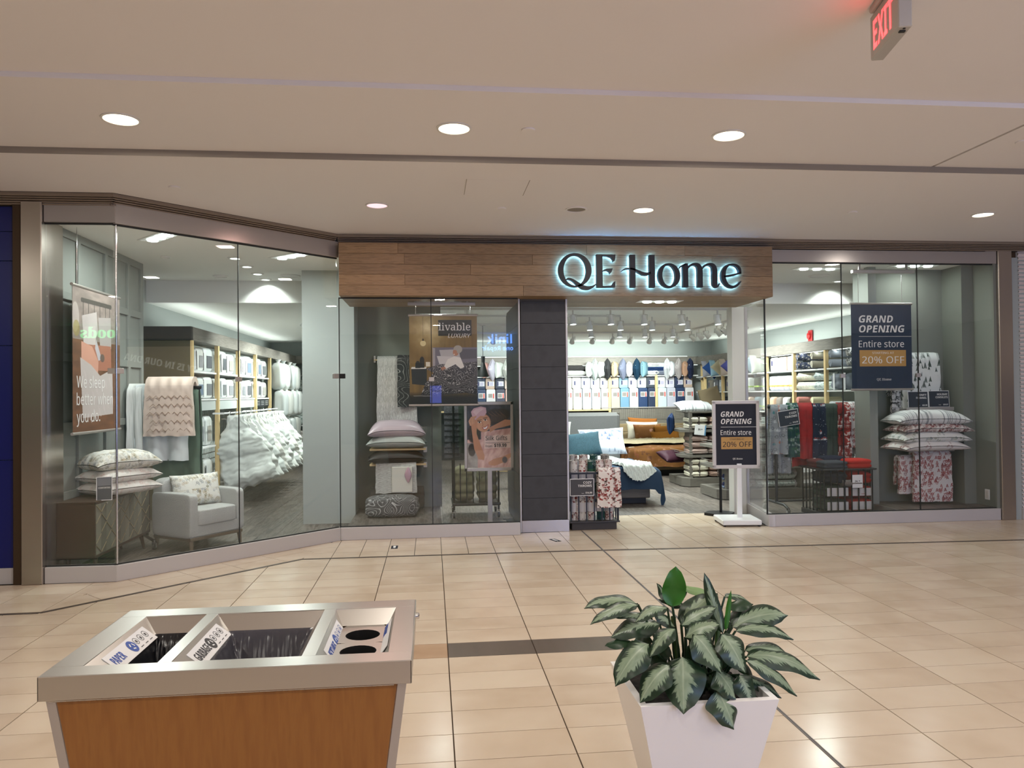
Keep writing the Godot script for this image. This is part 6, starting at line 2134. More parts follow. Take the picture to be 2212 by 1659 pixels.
# ---------------------------------------------------------------- middle window
func middle_window() -> void:
	solo("hung_quilt", drape_mesh(0.47, 0.78, 0.3, 0.03, 1.0, 0.012, 14, 0.022, 0.06), fabric("strie"), "grey streaked quilt hung on the wall of the middle window", "quilt", "", Vector3(-0.42, 1.93, -9.5))
	solo("hung_quilt", drape_mesh(0.5, 0.58, 0.3, 0.03, 0.8, 0.006, 15, 0.03, 0.0), fabric("contour"), "black quilt with thin pale contour lines beside the bedroom poster", "quilt", "", Vector3(-0.16, 1.93, -9.46))
	var rl := thing("quilt_bar", "wooden rail fixed to the wall that carries two quilts", "rail", Vector3(-0.3, 1.93, -9.52))
	part(rl, "rail", MB.new().cyl(Vector3(-0.4, 0, 0), Vector3(0.4, 0, 0), 0.012, 10), M.pale_wood)
	part(rl, "bracket", MB.new().bx(-0.4, -0.38, -0.03, 0.05, -0.08, 0.01), M.alu)
	part(rl, "bracket", MB.new().bx(0.36, 0.38, -0.03, 0.05, -0.08, 0.01), M.alu)
	var n := 0
	for y in [0.865, 0.685]:
		var s := thing("display_shelf", ["upper pale wooden wall shelf under the grey satin pillow", "lower pale wooden wall shelf under the black pillow"][n], "shelf", Vector3(-0.4, y, -9.36))
		part(s, "board", MB.new().box(Vector3(0, -0.012, 0), Vector3(0.66, 0.024, 0.46), 0.003), M.pale_wood)
		part(s, "bracket", MB.new().bx(0.3, 0.34, -0.05, 0.01, -0.24, 0.2), M.alu)
		n += 1
	lying(pillow("pillow", "pink satin pillow, topmost of the stack in the middle window", "", mat(hexc("b5a5ac"), 0.3), 0.68, 0.44, 0.2, Vector3(-0.42, 1.10, -9.25), Vector3.ZERO, 31, 0.05), 0.06)
	lying(pillow("pillow", "pale grey satin pillow under the pink one", "", mat(hexc("a3a8a3"), 0.3), 0.70, 0.44, 0.16, Vector3(-0.41, 0.955, -9.25), Vector3.ZERO, 32, 0.03), -0.05)
	lying(pillow("pillow", "black pillow on the lower wooden wall shelf", "", mat(hexc("17110f"), 0.5), 0.68, 0.44, 0.15, Vector3(-0.42, 0.765, -9.25), Vector3.ZERO, 33, 0.02), 0.08)
	var hs := solo("folded_sheet_set", drape_mesh(0.47, 0.32, 0.28, 0.03, 0.5, 0.006, 17, 0.02, 0.03), fabric("strie_across"), "grey streaked bedding set hung under the lower wooden shelf", "bedding set", "", Vector3(-0.42, 0.665, -9.12))
	part(hs, "pillowcase", MB.new().box(Vector3(0.07, -0.16, 0.066), Vector3(0.24, 0.3, 0.014), 0.006), mat(hexc("c9c6bc"), 0.6))
	var em := MB.new()
	em.grid(20, 10, func(u: float, v: float) -> Vector3:
		var a := u * TAU
		return Vector3(cos(a) * (0.036 + 0.006 * cos(2 * a)) * sin(v * PI / 2), sin(a) * (0.075 - 0.018 * cos(2 * a)) * sin(v * PI / 2), 0.012 * cos(v * PI / 2)), true)
	solo("sleep_mask", em, mat(hexc("b795a0"), 0.3), "pink satin sleep mask hung on the bedding set", "sleep mask", "", Vector3(-0.28, 0.56, -9.04))
	solo("rolled_throw", roll_mesh(0.64, 0.16, 2.5, 0.95, 3), fabric("fur_dark"), "dark fur throw rolled up behind the grey comforter bundle", "throw", "", Vector3(-0.42, 0.1, -9.34))
	solo("comforter_bundle", soft_mesh(0.62, 0.24, 0.36, 0.5, 0, 6, 0.06), fabric("contour_grey"), "plump grey comforter bundle with white contour lines on the platform", "comforter", "", Vector3(-0.46, 0.1, -8.95))
	# slatted rolling bin with blankets and its rail of fur throws behind the glass
	var rk := thing("slatted_cart", "black slatted cart on casters with olive blankets behind the silk poster", "cart", Vector3(0.53, 0, -9.5))
	for sx in [-1, 1]:
		part(rk, "side_tube", MB.new().tube([Vector3(sx * 0.28, 0.17, -0.26), Vector3(sx * 0.28, 0.17, 0.26)], 0.017), M.black_metal)
		for z in [-0.24, 0.24]:
			caster(rk, Vector3(sx * 0.27, 0, z))
			part(rk, "post", MB.new().cyl(Vector3(sx * 0.27, 0.1, z), Vector3(sx * 0.27, 1.36, z), 0.014, 8), M.black_metal)
	part(rk, "deck", MB.new().bx(-0.28, 0.28, 0.15, 0.175, -0.26, 0.26, 0.003), M.black_metal)
	part(rk, "front_tube", MB.new().cyl(Vector3(-0.29, 0.17, 0.26), Vector3(0.29, 0.17, 0.26), 0.018, 10), M.black_metal)
	part(rk, "hang_rail", MB.new().cyl(Vector3(-0.3, 1.34, 0.0), Vector3(0.3, 1.34, 0.0), 0.014, 10), M.black_metal)
	for k in 8:
		part(rk, "slat", MB.new().cyl(Vector3(-0.27 + k * 0.077, 0.17, 0.25), Vector3(-0.27 + k * 0.077, 0.66, 0.25), 0.007, 8), M.black_metal)
	n = 0
	for c in [["8a866a", -0.14], ["7f7c63", 0.14]]:
		solo("blanket_stack", soft_mesh(0.25, 0.44, 0.4, 0.3, 4, 40 + n, 0.03), cloth(hexc(c[0])), ["olive folded blankets in the left half of the slatted cart", "olive folded blankets in the right half of the slatted cart"][n], "blanket", "", Vector3(0.53 + c[1], 0.178, -9.5))
		n += 1
	n = 0
	var fl := ["grey ribbed fur throw hung at the left of the cart", "dark green throw hung second on the cart rail", "blue throw hung on the cart rail behind the silk poster", "light blue throw hung last on the cart rail"]
	for f in [["fur_grey", -0.28, 0.15, 0.62, 0.08], ["mink_green", -0.12, 0.12, 0.56, 0.02], ["teal_fur", 0.05, 0.12, 0.52, 0.0], ["teal_fur", 0.2, 0.12, 0.5, 0.0]]:
		var th := solo("hung_throw", drape_mesh(f[2] + 0.04, f[3], 0.5, 0.035, 1.0, 0.012, 50 + n, 0.022, 0.05), fabric(f[0]), fl[n], "throw", "", Vector3(0.53 + f[1], 1.34, -9.46))
		if n == 0:
			var rb := MB.new()
			for k in 8:
				rb.bx(-0.1, 0.1, -0.08 - k * 0.07, -0.072 - k * 0.07, 0.05, 0.075)
			part(th, "dark_rib", rb, M.black)
		n += 1
	# deeper in the shop, seen through the right half of this window
	n = 0
	for x in [0.88, 1.37]:
		var pd := thing("pendant_lamp", ["black bottle-shaped pendant lamp on the left, over the pink pillows", "black bottle-shaped pendant lamp on the right, beside the stone pier"][n], "pendant lamp", Vector3(x, SHOP_CEIL_B, -13.0))
		part(pd, "ceiling_cup", MB.new().lathe([Vector2(0.06, 0), Vector2(0.06, -0.025), Vector2(0, -0.025)], 20), M.black)
		part(pd, "cord", MB.new().cyl(Vector3(0, -0.02, 0), Vector3(0, -0.56, 0), 0.005, 6), M.black)
		part(pd, "shade", MB.new().lathe([Vector2(0.0, -0.55), Vector2(0.036, -0.55), Vector2(0.03, -0.66), Vector2(0.045, -0.72), Vector2(0.095, -0.9), Vector2(0.088, -0.9), Vector2(0.03, -0.72), Vector2(0, -0.7)], 20), M.black)
		n += 1
	var bn := thing("wooden_bench", "pale wooden bench deep in the shop right of the silk poster", "bench", Vector3(1.0, 0, -12.0))
	part(bn, "top", MB.new().box(Vector3(0.1, 0.31, 0), Vector3(0.42, 0.04, 0.36), 0.005), M.pale_wood)
	part(bn, "drawer_box", MB.new().box(Vector3(0.13, 0.42, -0.05), Vector3(0.34, 0.18, 0.26), 0.005), M.pale_wood)
	for sx in [-0.06, 0.26]:
		for sz in [-0.14, 0.14]:
			part(bn, "leg", MB.new().box(Vector3(sx, 0.145, sz), Vector3(0.05, 0.29, 0.05), 0.004), M.pale_wood)

# ---------------------------------------------------------------- doorway
func doorway() -> void:
	var bn := thing("throw_bin", "dark barred bin of rolled throws standing against the stone pier", "bin", Vector3(1.76, 0, -8.42))
	part(bn, "plinth", MB.new().box(Vector3(0.0, 0.04, 0.0), Vector3(0.5, 0.08, 0.36), 0.004), mat(hexc("35302d"), 0.5))
	part(bn, "ledge", MB.new().box(Vector3(0.0, 0.09, 0.0), Vector3(0.56, 0.018, 0.42), 0.003), mat(hexc("2b2725"), 0.45))
	var top := MB.new()
	top.box(Vector3(0, 0.62, 0.19), Vector3(0.55, 0.02, 0.02), 0.002)
	top.box(Vector3(0, 0.62, -0.19), Vector3(0.55, 0.02, 0.02), 0.002)
	top.box(Vector3(-0.265, 0.62, 0), Vector3(0.02, 0.02, 0.38), 0.002)
	top.box(Vector3(0.265, 0.62, 0), Vector3(0.02, 0.02, 0.38), 0.002)
	part(bn, "top_rail", top, M.black_metal)
	for k in 7:
		part(bn, "bar", MB.new().bx(-0.265 + k * 0.086, -0.253 + k * 0.086, 0.095, 0.62, 0.184, 0.196), M.black_metal)
	for k in 4:
		part(bn, "bar", MB.new().bx(0.259, 0.271, 0.095, 0.62, 0.19 - k * 0.12, 0.202 - k * 0.12), M.black_metal)
	var n := 0
	var prints := ["red_woodland", "mocha_print", "red_woodland", "forest_green", "red_woodland"]
	for row in 2:
		for k in 5:
			var x := 1.555 + k * 0.098
			var key: String = prints[(k + row) % 5]
			var h := 0.29 if row == 0 else 0.36
			var y := 0.1 + row * 0.295
			var o := thing("rolled_throw", "%s rolled throw, %s from left in %s row of the barred bin" % [{"red_woodland": "cream and red", "mocha_print": "cream and brown", "forest_green": "teal"}[key], ordinal(k), ["lower", "upper"][row]], "throw", Vector3(x, y, -8.33))
			part(o, "roll", throw_roll(0.05, h, k + row), fabric(key))
			part(o, "paper_band", MB.new().lathe([Vector2(0.0512, h * 0.32), Vector2(0.0515, h * 0.66)], 20), mat(hexc("c5c2c6"), 0.6))
			n += 1
	for k in 4:
		var o := thing("rolled_throw", "%s rolled throw, %s from left, back row of barred bin" % [["dark print", "cream and red", "teal", "grey"][k], ordinal(k)], "throw", Vector3(1.58 + k * 0.12, 0.45, -8.5))
		part(o, "roll", throw_roll(0.056, 0.35, k), fabric(["mocha_print", "red_woodland", "forest_green", "spotted_grey"][k]))
	solo("draped_throw", drape_mesh(0.24, 0.38, 0.2, 0.03, 1.2, 0.012, 61, 0.022, 0.12), fabric("red_woodland"), "cream throw with red woodland print draped over the barred bin", "throw", "", Vector3(1.92, 0.63, -8.22))
	card("price_card", "dark card reading cozy throws on the barred bin by the pier", Vector3(1.62, 0.385, -8.2), Vector3.ZERO, 0.255, 0.175, mat(hexc("3c3a3c"), 0.5), [["COZY", 0.08, 0.72, 0.14, true, 1.1], ["THROWS", 0.08, 0.52, 0.14, true, 1.1], ["from", 0.42, 0.1, 0.05, false, 1.0], ["$14.99", 0.07, 0.1, 0.11, true, 0.9]])
	# near bed, blue
	var bd := thing("bed", "grey upholstered bed nearest the doorway, dressed in blue", "bed", Vector3(2.1, 0, -11.02))
	part(bd, "plinth", MB.new().box(Vector3(0, 0.045, -0.05), Vector3(1.54, 0.09, 1.95), 0.004), M.black)
	part(bd, "base", MB.new().box(Vector3(0, 0.16, 0), Vector3(1.6, 0.15, 2.05), 0.01), M.fixture_grey)
	part(bd, "mattress", soft_mesh(1.56, 0.26, 2.0, 0.15, 0, 3, 0.004), mat(hexc("d9dad6"), 0.8), Vector3(0, 0.24, 0))
	part(bd, "headboard", MB.new().box(Vector3(0.07, 0.6, -1.1), Vector3(1.7, 1.15, 0.11), 0.05), tri_mat(noise_tex(410, 0.1, [hexc("6b6b6b"), hexc("7d7d7c")], 128, 128, 2), Vector3.ONE * 5, 0.9))
	part(bd, "headboard_frame", MB.new().box(Vector3(0.07, 0.59, -1.17), Vector3(1.74, 1.18, 0.04), 0.006), M.fixture_grey)
	var nz := FastNoiseLite.new()
	nz.seed = 6
	nz.frequency = 1.2
	solo("duvet", bed_cover(0.82, 1.0, -0.35, 1.06, 0.52, 0.33, 5), cloth(hexc("2b3d52"), 0.8), "navy blue duvet spread over the near bed and hanging at its foot", "duvet", "", Vector3(2.14, 0, -11.02))
	solo("bed_throw", bed_throw(0.75, 1.0), tri_mat(noise_tex(411, 0.05, [hexc("c9d2cb"), hexc("e3e9e2")], 128, 128, 3), Vector3.ONE * 5, 0.95), "fluffy white fur throw laid across the blue duvet", "throw", "", Vector3(2.14, 0, -11.02))
	var pb := [["white shaggy pillow against the grey headboard of the near bed", Vector3(1.85, 0.85, -11.85), 0.66, 0.46, cloth(hexc("d8dcd2"))], ["snowy pine tree pillow at the left of the near bed", Vector3(1.75, 0.72, -11.55), 0.62, 0.42, fabric("snow_pines")], ["snowy pine tree pillow at the right edge of the near bed", Vector3(2.62, 0.74, -11.6), 0.72, 0.44, fabric("snow_pines")], ["shaggy blue-grey fur cushion in front of the pine tree pillows", Vector3(2.25, 0.72, -11.3), 0.56, 0.38, fabric("teal_fur")]]
	var k2 := 0
	for p in pb:
		pillow("pillow", p[0], "", p[4], p[2], p[3], 0.18, p[1], Vector3(-0.42, 0.0, -0.06 + 0.05 * k2), 70 + k2)
		k2 += 1
	# far bed, rust and ochre, with its panelled headboard wall
	var hb := thing("headboard_panel", "dark ribbed headboard panel behind the rust coloured bed", "panel", Vector3(4.55, 0, -15.7))
	part(hb, "panel", MB.new().box(Vector3(0, 0.58, 0), Vector3(1.6, 1.17, 0.06), 0.005), M.fixture_grey)
	for k in 40:
		part(hb, "rib", MB.new().bx(-0.79 + k * 0.04, -0.765 + k * 0.04, 0.93, 1.16, 0.03, 0.038), M.fixture_grey)
	part(hb, "top_ledge", MB.new().box(Vector3(-0.1, 1.18, 0), Vector3(1.86, 0.02, 0.1), 0.003), M.alu)
	for y in [0.25, 0.42, 0.59, 0.76]:
		part(hb, "oak_board", MB.new().box(Vector3(0, y, 0.04), Vector3(1.6, 0.165, 0.03), 0.004), tri_oak())
	var b2 := thing("bed", "oak bed farther back, dressed in rust and ochre", "bed", Vector3(4.4, 0, -14.45))
	part(b2, "plinth", MB.new().box(Vector3(0, 0.05, 0), Vector3(1.35, 0.1, 2.0), 0.004), M.black)
	part(b2, "base", MB.new().box(Vector3(0, 0.17, 0), Vector3(1.5, 0.14, 2.1), 0.006), tri_oak())
	part(b2, "mattress", soft_mesh(1.5, 0.25, 2.05, 0.15, 0, 4, 0.004), mat(hexc("cfcdc4"), 0.8), Vector3(0, 0.23, 0))
	solo("duvet", bed_cover(0.77, 0.55, -0.6, 1.08, 0.5, 0.36, 9), fabric("rust_floral"), "ochre floral duvet on the farther bed", "duvet", "", Vector3(4.4, 0, -14.45))
	solo("bed_throw", bed_band(0.79, -0.62, 0.25, 0.515, 11), cloth(hexc("5a2c22")), "dark rust blanket folded across the farther bed", "blanket", "", Vector3(4.4, 0, -14.45))
	solo("bed_throw", bed_band(0.84, -0.3, 0.42, 0.54, 12, 0.05, 0.02), tri_mat(noise_tex(412, 0.09, [hexc("a8997c"), hexc("d3c5a6"), hexc("c2b392")], 128, 128, 2), Vector3.ONE * 5, 0.95), "chunky cream knitted throw draped over the farther bed", "throw", "", Vector3(4.4, 0, -14.45))
	var pc := [["rust velvet pillow standing at the back of the farther bed", Vector3(4.33, 0.78, -15.4), 0.62, 0.4, cloth(hexc("7d4a1c"))], ["white-edged pillow behind the flowered one on the farther bed", Vector3(4.28, 0.7, -15.25), 0.66, 0.42, cloth(hexc("cdc6b4"))], ["flowered rust pillow on the farther bed", Vector3(4.35, 0.66, -15.1), 0.58, 0.4, fabric("rust_floral")], ["quilted ochre pillow on the farther bed, back right", Vector3(4.68, 0.68, -15.0), 0.46, 0.3, cloth(hexc("a06a2c"))], ["long ochre bolster cushion at the front of the farther bed's pillows", Vector3(4.62, 0.6, -14.8), 0.6, 0.26, cloth(hexc("b87d38"))]]
	k2 = 0
	for p in pc:
		pillow("pillow", p[0], "", p[4], p[2], p[3], 0.16, p[1], Vector3(-0.35, 0, 0.03 * (k2 - 2)), 80 + k2)
		k2 += 1

func tri_oak() -> StandardMaterial3D:
	if not M.has("oak"):
		M.oak = tri_mat(noise_tex(95, 0.014, [hexc("6d5d45"), hexc("8a7758"), hexc("7a694d")], 256, 256, 4), Vector3(0.6, 6, 6), 0.55)
	return M.oak

# cover over a bed of half width hw from z0 (head) to z1 (foot), top at y, hanging drop at the sides and foot
func bed_cover(hw: float, zlen: float, z0: float, z1: float, y: float, drop: float, seed_: int) -> Mesh:
	var nz := FastNoiseLite.new()
	nz.seed = seed_
	nz.frequency = 1.1
	var mb := MB.new()
	mb.grid(50, 44, func(u: float, v: float) -> Vector3:
		var s := (u * 2.0 - 1.0) * (hw + drop)
		var w := lerpf(z0, z1 + drop, v)
		var ex := maxf(0.0, absf(s) - hw)
		var ez := maxf(0.0, w - z1)
		var fall := maxf(ex, ez)
		if ex > 0 and ez > 0:
			fall = sqrt(ex * ex + ez * ez) * 1.15
		var x := clampf(s, -hw, hw) + signf(s) * minf(ex, 0.05)
		var z := minf(w, z1) + minf(ez, 0.05)
		var fold := 0.03 * sin(w * 13.0 + seed_) * clampf(ex * 5, 0, 1)
		var fold2 := 0.03 * sin(s * 12.0 + seed_) * clampf(ez * 5, 0, 1)
		return Vector3(x + fold * signf(s) + 0.12 * ex * signf(s), y - maxf(0.0, fall - 0.03) + 0.02 * nz.get_noise_2d(s * 2, w * 2) - 0.03 * pow(absf(s) / hw, 4) * (1.0 if fall <= 0 else 0.6), z + fold2 + 0.15 * ez))
	return mb.mesh()

# shaggy throw lying from the bed's middle to over its right foot corner
func bed_throw(hw: float, y: float) -> Mesh:
	var nz := FastNoiseLite.new()
	nz.seed = 17
	nz.frequency = 9.0
	var mb := MB.new()
	mb.grid(60, 60, func(u: float, v: float) -> Vector3:
		# a sheet with its long side running across to the foot corner at the right
		var edge := minf(minf(u, 1 - u), minf(v, 1 - v))
		var lx := lerpf(0.40, 0.80, u) - (1.0 - v) * 0.62
		var lz := lerpf(-0.35, 1.28 - 0.1 * pow(2.0 * u - 0.9, 2.0), v)
		var fur := 0.018 * nz.get_noise_2d(lx * 3, lz * 3) + 0.012 * nz.get_noise_2d(lx * 11, lz * 11)
		var ex := maxf(0.0, lx - 0.8)
		return Vector3(minf(lx, 0.84) + 0.35 * ex + (0.012 * sin(v * 90.0) if u > 0.95 or u < 0.05 else 0.0), 0.535 + 0.035 * smoothstep(0.0, 0.05, edge) + fur - ex * 1.1 - maxf(0.0, lz - 1.08) * 1.0, minf(lz, 1.12) + 0.03 + maxf(0.0, lz - 1.08) * 0.16 + (fur if lz > 1.06 else 0.0)))
	return mb.mesh()

# band across a bed between z0 and z1 and down its right-hand and left-hand sides
func bed_band(hw: float, z0: float, z1: float, y: float, seed_: int, thick := 0.02, rough := 0.0) -> Mesh:
	var nz := FastNoiseLite.new()
	nz.seed = seed_
	nz.frequency = 1.5
	var mb := MB.new()
	mb.grid(60, 20, func(u: float, v: float) -> Vector3:
		var s := (u * 2.0 - 1.0) * (hw + 0.28)
		var ex := maxf(0.0, absf(s) - hw)
		var e := minf(v, 1.0 - v)
		return Vector3(clampf(s, -hw, hw) + signf(s) * (minf(ex, 0.03) + ex * 0.1), y + thick * smoothstep(0.0, 0.12, e) + 0.015 * nz.get_noise_2d(s * 2, v * 2) + rough * sin(s * 60.0) * sin(v * 22.0) - maxf(0.0, ex - 0.02), lerpf(z0, z1, v) + 0.06 * s + 0.02 * sin(s * 7.0)))
	return mb.mesh()

# throw rolled up and stood on end, its lapped edge and spiral showing
func throw_roll(r: float, h: float, v: int) -> Mesh:
	var key := "throw_roll%s" % [[r, h, v % 3]]
	if meshes.has(key):
		return meshes[key]
	var mb := MB.new()
	var n := 46
	for side in 2:
		mb.grid(n, 5, func(u: float, t: float) -> Vector3:
			var a := TAU * 2.2 * u + v * 2.0
			var rr := r * (0.22 + 0.72 * u) + r * (0.06 if side == 0 else -0.14)
			var bulge := 1.0 + 0.05 * sin(t * PI) + 0.02 * sin(a * 3.0 + t * 9.0)
			return Vector3(cos(a) * rr * bulge, h * (t - 0.02 * u * sin(a)), sin(a) * rr * bulge), false, side == 0)
	mb.grid(n, 1, func(u: float, t: float) -> Vector3:
		var a := TAU * 2.2 * u + v * 2.0
		var rr := r * (0.22 + 0.72 * u) + r * lerpf(0.06, -0.14, t)
		return Vector3(cos(a) * rr, h * (1.0 - 0.02 * u * sin(a)), sin(a) * rr))
	meshes[key] = mb.mesh()
	return meshes[key]

# ---------------------------------------------------------------- right window
func right_window() -> void:
	var rk := thing("throw_rack", "dark pipe rack on casters hung with patterned throws in the right window", "rack")
	for x in [4.2, 5.36]:
		part(rk, "upright", MB.new().cyl(Vector3(x, 0.12, -9.0), Vector3(x, 1.3, -9.0), 0.017, 10), M.gun_metal)
		part(rk, "foot", MB.new().tube([Vector3(x - 0.02, 0.09, -9.3), Vector3(x, 0.13, -9.22), Vector3(x, 0.13, -8.8), Vector3(x + 0.02, 0.09, -8.73)], 0.018), M.gun_metal)
		caster(rk, Vector3(x - 0.02, 0, -9.3))
		caster(rk, Vector3(x + 0.02, 0, -8.73))
	part(rk, "rail", MB.new().cyl(Vector3(4.1, 1.3, -9.0), Vector3(5.42, 1.3, -9.0), 0.017, 10), M.gun_metal)
	part(rk, "lower_rail", MB.new().cyl(Vector3(4.2, 0.14, -9.05), Vector3(5.36, 0.14, -9.05), 0.013, 10), M.gun_metal)
	var th := [["winter_grey", 4.24, 0.25, 0.58, 0.82, 2.6, "grey winter print throw at the left end of the rack"], ["forest_green", 4.4, 0.14, 0.62, 0.62, 1.6, "teal forest print throw, second on the rack"], ["mink_red", 4.545, 0.25, 0.64, 0.74, 1.2, "plain deep red throw hung on the rack"], ["navy_snow", 4.735, 0.16, 0.63, 0.6, 1.4, "navy throw with snow and red faces print on the rack"], ["mink_green", 4.895, 0.2, 0.65, 0.6, 1.0, "plain dark green throw hung on the rack"], ["plaid_gnome", 5.055, 0.16, 0.68, 0.6, 1.3, "red plaid throw with white figures on the rack"], ["poinsettia", 5.22, 0.18, 0.52, 0.6, 1.6, "white throw with red blooms at the right end of the rack"], ["poinsettia", 5.34, 0.1, 0.46, 0.6, 1.2, "narrow folded white and red throw outermost on the rack"]]
	var n := 0
	for t in th:
		solo("hung_throw", drape_mesh(t[2], t[3], t[4], 0.022, t[5], 0.016, 90 + n, 0.024, 0.16 if n == 0 else 0.05), fabric(t[0]), t[6], "throw", "", Vector3(t[1], 1.305, -8.99 + 0.012 * (n % 2)))
		n += 1
	card("price_card", "tilted navy card reading cozy throws on the throw rack", Vector3(4.335, 1.08, -8.90), Vector3(0, 0, 0.15), 0.25, 0.18, mat(hexc("252b36"), 0.5), [["COZY", 0.06, 0.72, 0.14, true, 1.1], ["THROWS", 0.06, 0.5, 0.14, true, 1.1], ["from", 0.4, 0.1, 0.05, false, 1.0], ["$14.99", 0.06, 0.1, 0.1, true, 0.9]])
	part(get_node(numbered_last("price_card")), "hook", MB.new().tube([Vector3(0.0, 0.18, -0.002), Vector3(-0.01, 0.215, -0.05), Vector3(-0.02, 0.225, -0.1)], 0.003, 6), M.gun_metal)
	# barred bin of folded blankets
	var bn := thing("blanket_bin", "square black barred bin of folded blankets behind the right window", "bin", Vector3(4.85, 0, -8.75))
	part(bn, "plinth", MB.new().box(Vector3(0, 0.03, -0.05), Vector3(0.62, 0.06, 0.5), 0.004), M.black_metal)
	var tp := MB.new()
	tp.box(Vector3(0.0, 0.57, 0.25), Vector3(0.66, 0.016, 0.05), 0.002)
	tp.box(Vector3(0.0, 0.57, -0.3), Vector3(0.66, 0.016, 0.05), 0.002)
	tp.box(Vector3(-0.325, 0.57, -0.02), Vector3(0.05, 0.016, 0.55), 0.002)
	tp.box(Vector3(0.325, 0.57, -0.02), Vector3(0.05, 0.016, 0.55), 0.002)
	part(bn, "top_rim", tp, M.gun_metal)
	for k in 8:
		part(bn, "bar", MB.new().bx(-0.305 + k * 0.085, -0.293 + k * 0.085, 0.06, 0.565, 0.238, 0.25), M.black_metal)
	for k in 6:
		for s in [-1, 1]:
			part(bn, "bar", MB.new().bx(s * 0.3 - 0.006, s * 0.3 + 0.006, 0.06, 0.565, 0.15 - k * 0.085, 0.162 - k * 0.085), M.black_metal)
	var bl := [["39433a", -0.15, 0.06, 0.16], ["9c2420", 0.15, 0.06, 0.16], ["39433a", -0.15, 0.225, 0.16], ["9c2420", 0.15, 0.225, 0.15], ["2b2f38", -0.15, 0.39, 0.15], ["9c2420", 0.15, 0.38, 0.16], ["3a3f46", -0.15, 0.56, 0.11], ["b02a22", 0.15, 0.56, 0.13], ["5a2a2c", -0.17, 0.545, 0.13], ["1d2236", -0.05, 0.57, 0.14]]
	var place := ["bottom left", "bottom right", "second from the bottom on the left", "second from the bottom on the right", "third from the bottom on the left", "third from the bottom on the right", "top front left", "top right", "top left behind the dark grey one", "top back"]
	n = 0
	for b in bl:
		var c: String = b[0]
		var colname: String = {"39433a": "dark green", "9c2420": "red", "2b2f38": "charcoal", "3a3f46": "dark grey", "b02a22": "bright red", "5a2a2c": "maroon", "1d2236": "navy"}[c]
		var zz := -8.72 if n < 6 else (-8.66 if n < 8 else -8.86)
		var o := thing("folded_blanket", "%s folded blanket, %s in the square barred bin" % [colname, place[n]], "blanket", Vector3(4.88 + b[1], b[2], zz))
		part(o, "blanket", soft_mesh(0.29 if n < 6 else 0.3, b[3], 0.38 if n < 6 else 0.24, 0.3, 2, 100 + n, 0.03), cloth(hexc(c), 0.85, 0.3))
		if n < 4:
			part(o, "paper_band", MB.new().box(Vector3(0, b[3] * 0.5, 0.191), Vector3(0.26, b[3] * 0.6, 0.004)), mat(hexc("c9c6c4"), 0.6))
		n += 1
	solo("rolled_throw", roll_mesh(0.22, 0.06, 2.0, 0.8, 4), cloth(hexc("7a7470"), 0.9), "taupe rolled throw lying in the middle of the square barred bin", "throw", "", Vector3(4.9, 0.36, -8.545))
	card("price_card", "white price card 24.99 hung on the square barred bin", Vector3(4.955, 0.36, -8.49), Vector3.ZERO, 0.115, 0.14, M.white_gloss, [])
	var pt := MB.new()
	letters(pt, "24.", -0.035, 0.06, 0.022, -1, true, false, 0.0, 0.001)
	letters(pt, "99", 0.012, 0.068, 0.012, -1, true, false, 0.0, 0.001)
	part(get_node(numbered_last("price_card")), "figures", pt, M.black, Vector3(0, 0, 0.0014))
	# niche display
	solo("hung_quilt", drape_mesh(0.46, 0.62, 0.3, 0.05, 0.8, 0.01, 111, 0.035, 0.1), fabric("fir_trees"), "white quilt with dark fir trees hung high in the niche", "quilt", "", Vector3(5.88, 1.87, -8.72))
	solo("hung_quilt", drape_mesh(0.14, 0.62, 0.3, 0.04, 1.0, 0.015, 112, 0.03, 0.15), fabric("black_white"), "narrow black and white quilt left of the fir tree quilt", "quilt", "", Vector3(5.60, 1.72, -8.74))
	n = 0
	for y in [1.255, 0.775]:
		var s := thing("niche_shelf", ["upper grey shelf in the niche behind the two navy cards", "lower grey shelf in the niche under the four pillows"][n], "shelf", Vector3(5.9, y, -8.66))
		part(s, "board", MB.new().box(Vector3(0, 0, 0), Vector3(0.6, 0.03, 0.28), 0.003), M.alu)
		part(s, "lip", MB.new().box(Vector3(0, 0.012, 0.142), Vector3(0.6, 0.04, 0.006), 0.002), M.alu)
		n += 1
	card("shelf_card", "navy card reading comfy flannel, left of two in the niche", Vector3(5.765, 1.285, -8.54), Vector3(-0.06, 0, 0), 0.245, 0.185, mat(hexc("1b2333"), 0.5), [["COMFY", 0.06, 0.74, 0.12, true, 1.05], ["FLANNEL", 0.06, 0.55, 0.12, true, 1.0], ["from", 0.42, 0.1, 0.05, false, 1.0], ["$69.99", 0.05, 0.09, 0.09, true, 0.9]])
	card("shelf_card", "navy card reading holiday coverlets, right of two in the niche", Vector3(6.03, 1.29, -8.54), Vector3(-0.06, 0, 0), 0.25, 0.185, mat(hexc("1b2333"), 0.5), [["HOLIDAY", 0.06, 0.74, 0.12, true, 1.0], ["COVERLETS", 0.05, 0.55, 0.12, true, 0.95], ["from", 0.42, 0.1, 0.05, false, 1.0], ["$39.97", 0.05, 0.09, 0.09, true, 0.9]])
	var pl := [["ticking", 1.17, 0.17, "striped grey and white pillow, topmost in the niche stack"], ["red_berries", 1.06, 0.12, "white pillow with dark red berry sprigs in the niche stack"], ["sprigs", 0.955, 0.14, "white pillow with blue-green sprigs in the niche stack"], ["red_sprigs", 0.855, 0.13, "white pillow with small red motifs, lowest in the niche stack"]]
	n = 0
	for p in pl:
		lying(pillow("pillow", p[3], "", fabric(p[0]), 0.86, 0.46, p[2], Vector3(5.80 + [0.0, 0.03, 0.0, -0.01][n], p[1], -8.47), Vector3.ZERO, 120 + n, 0.035), 0.05 * (n - 1.5))
		n += 1
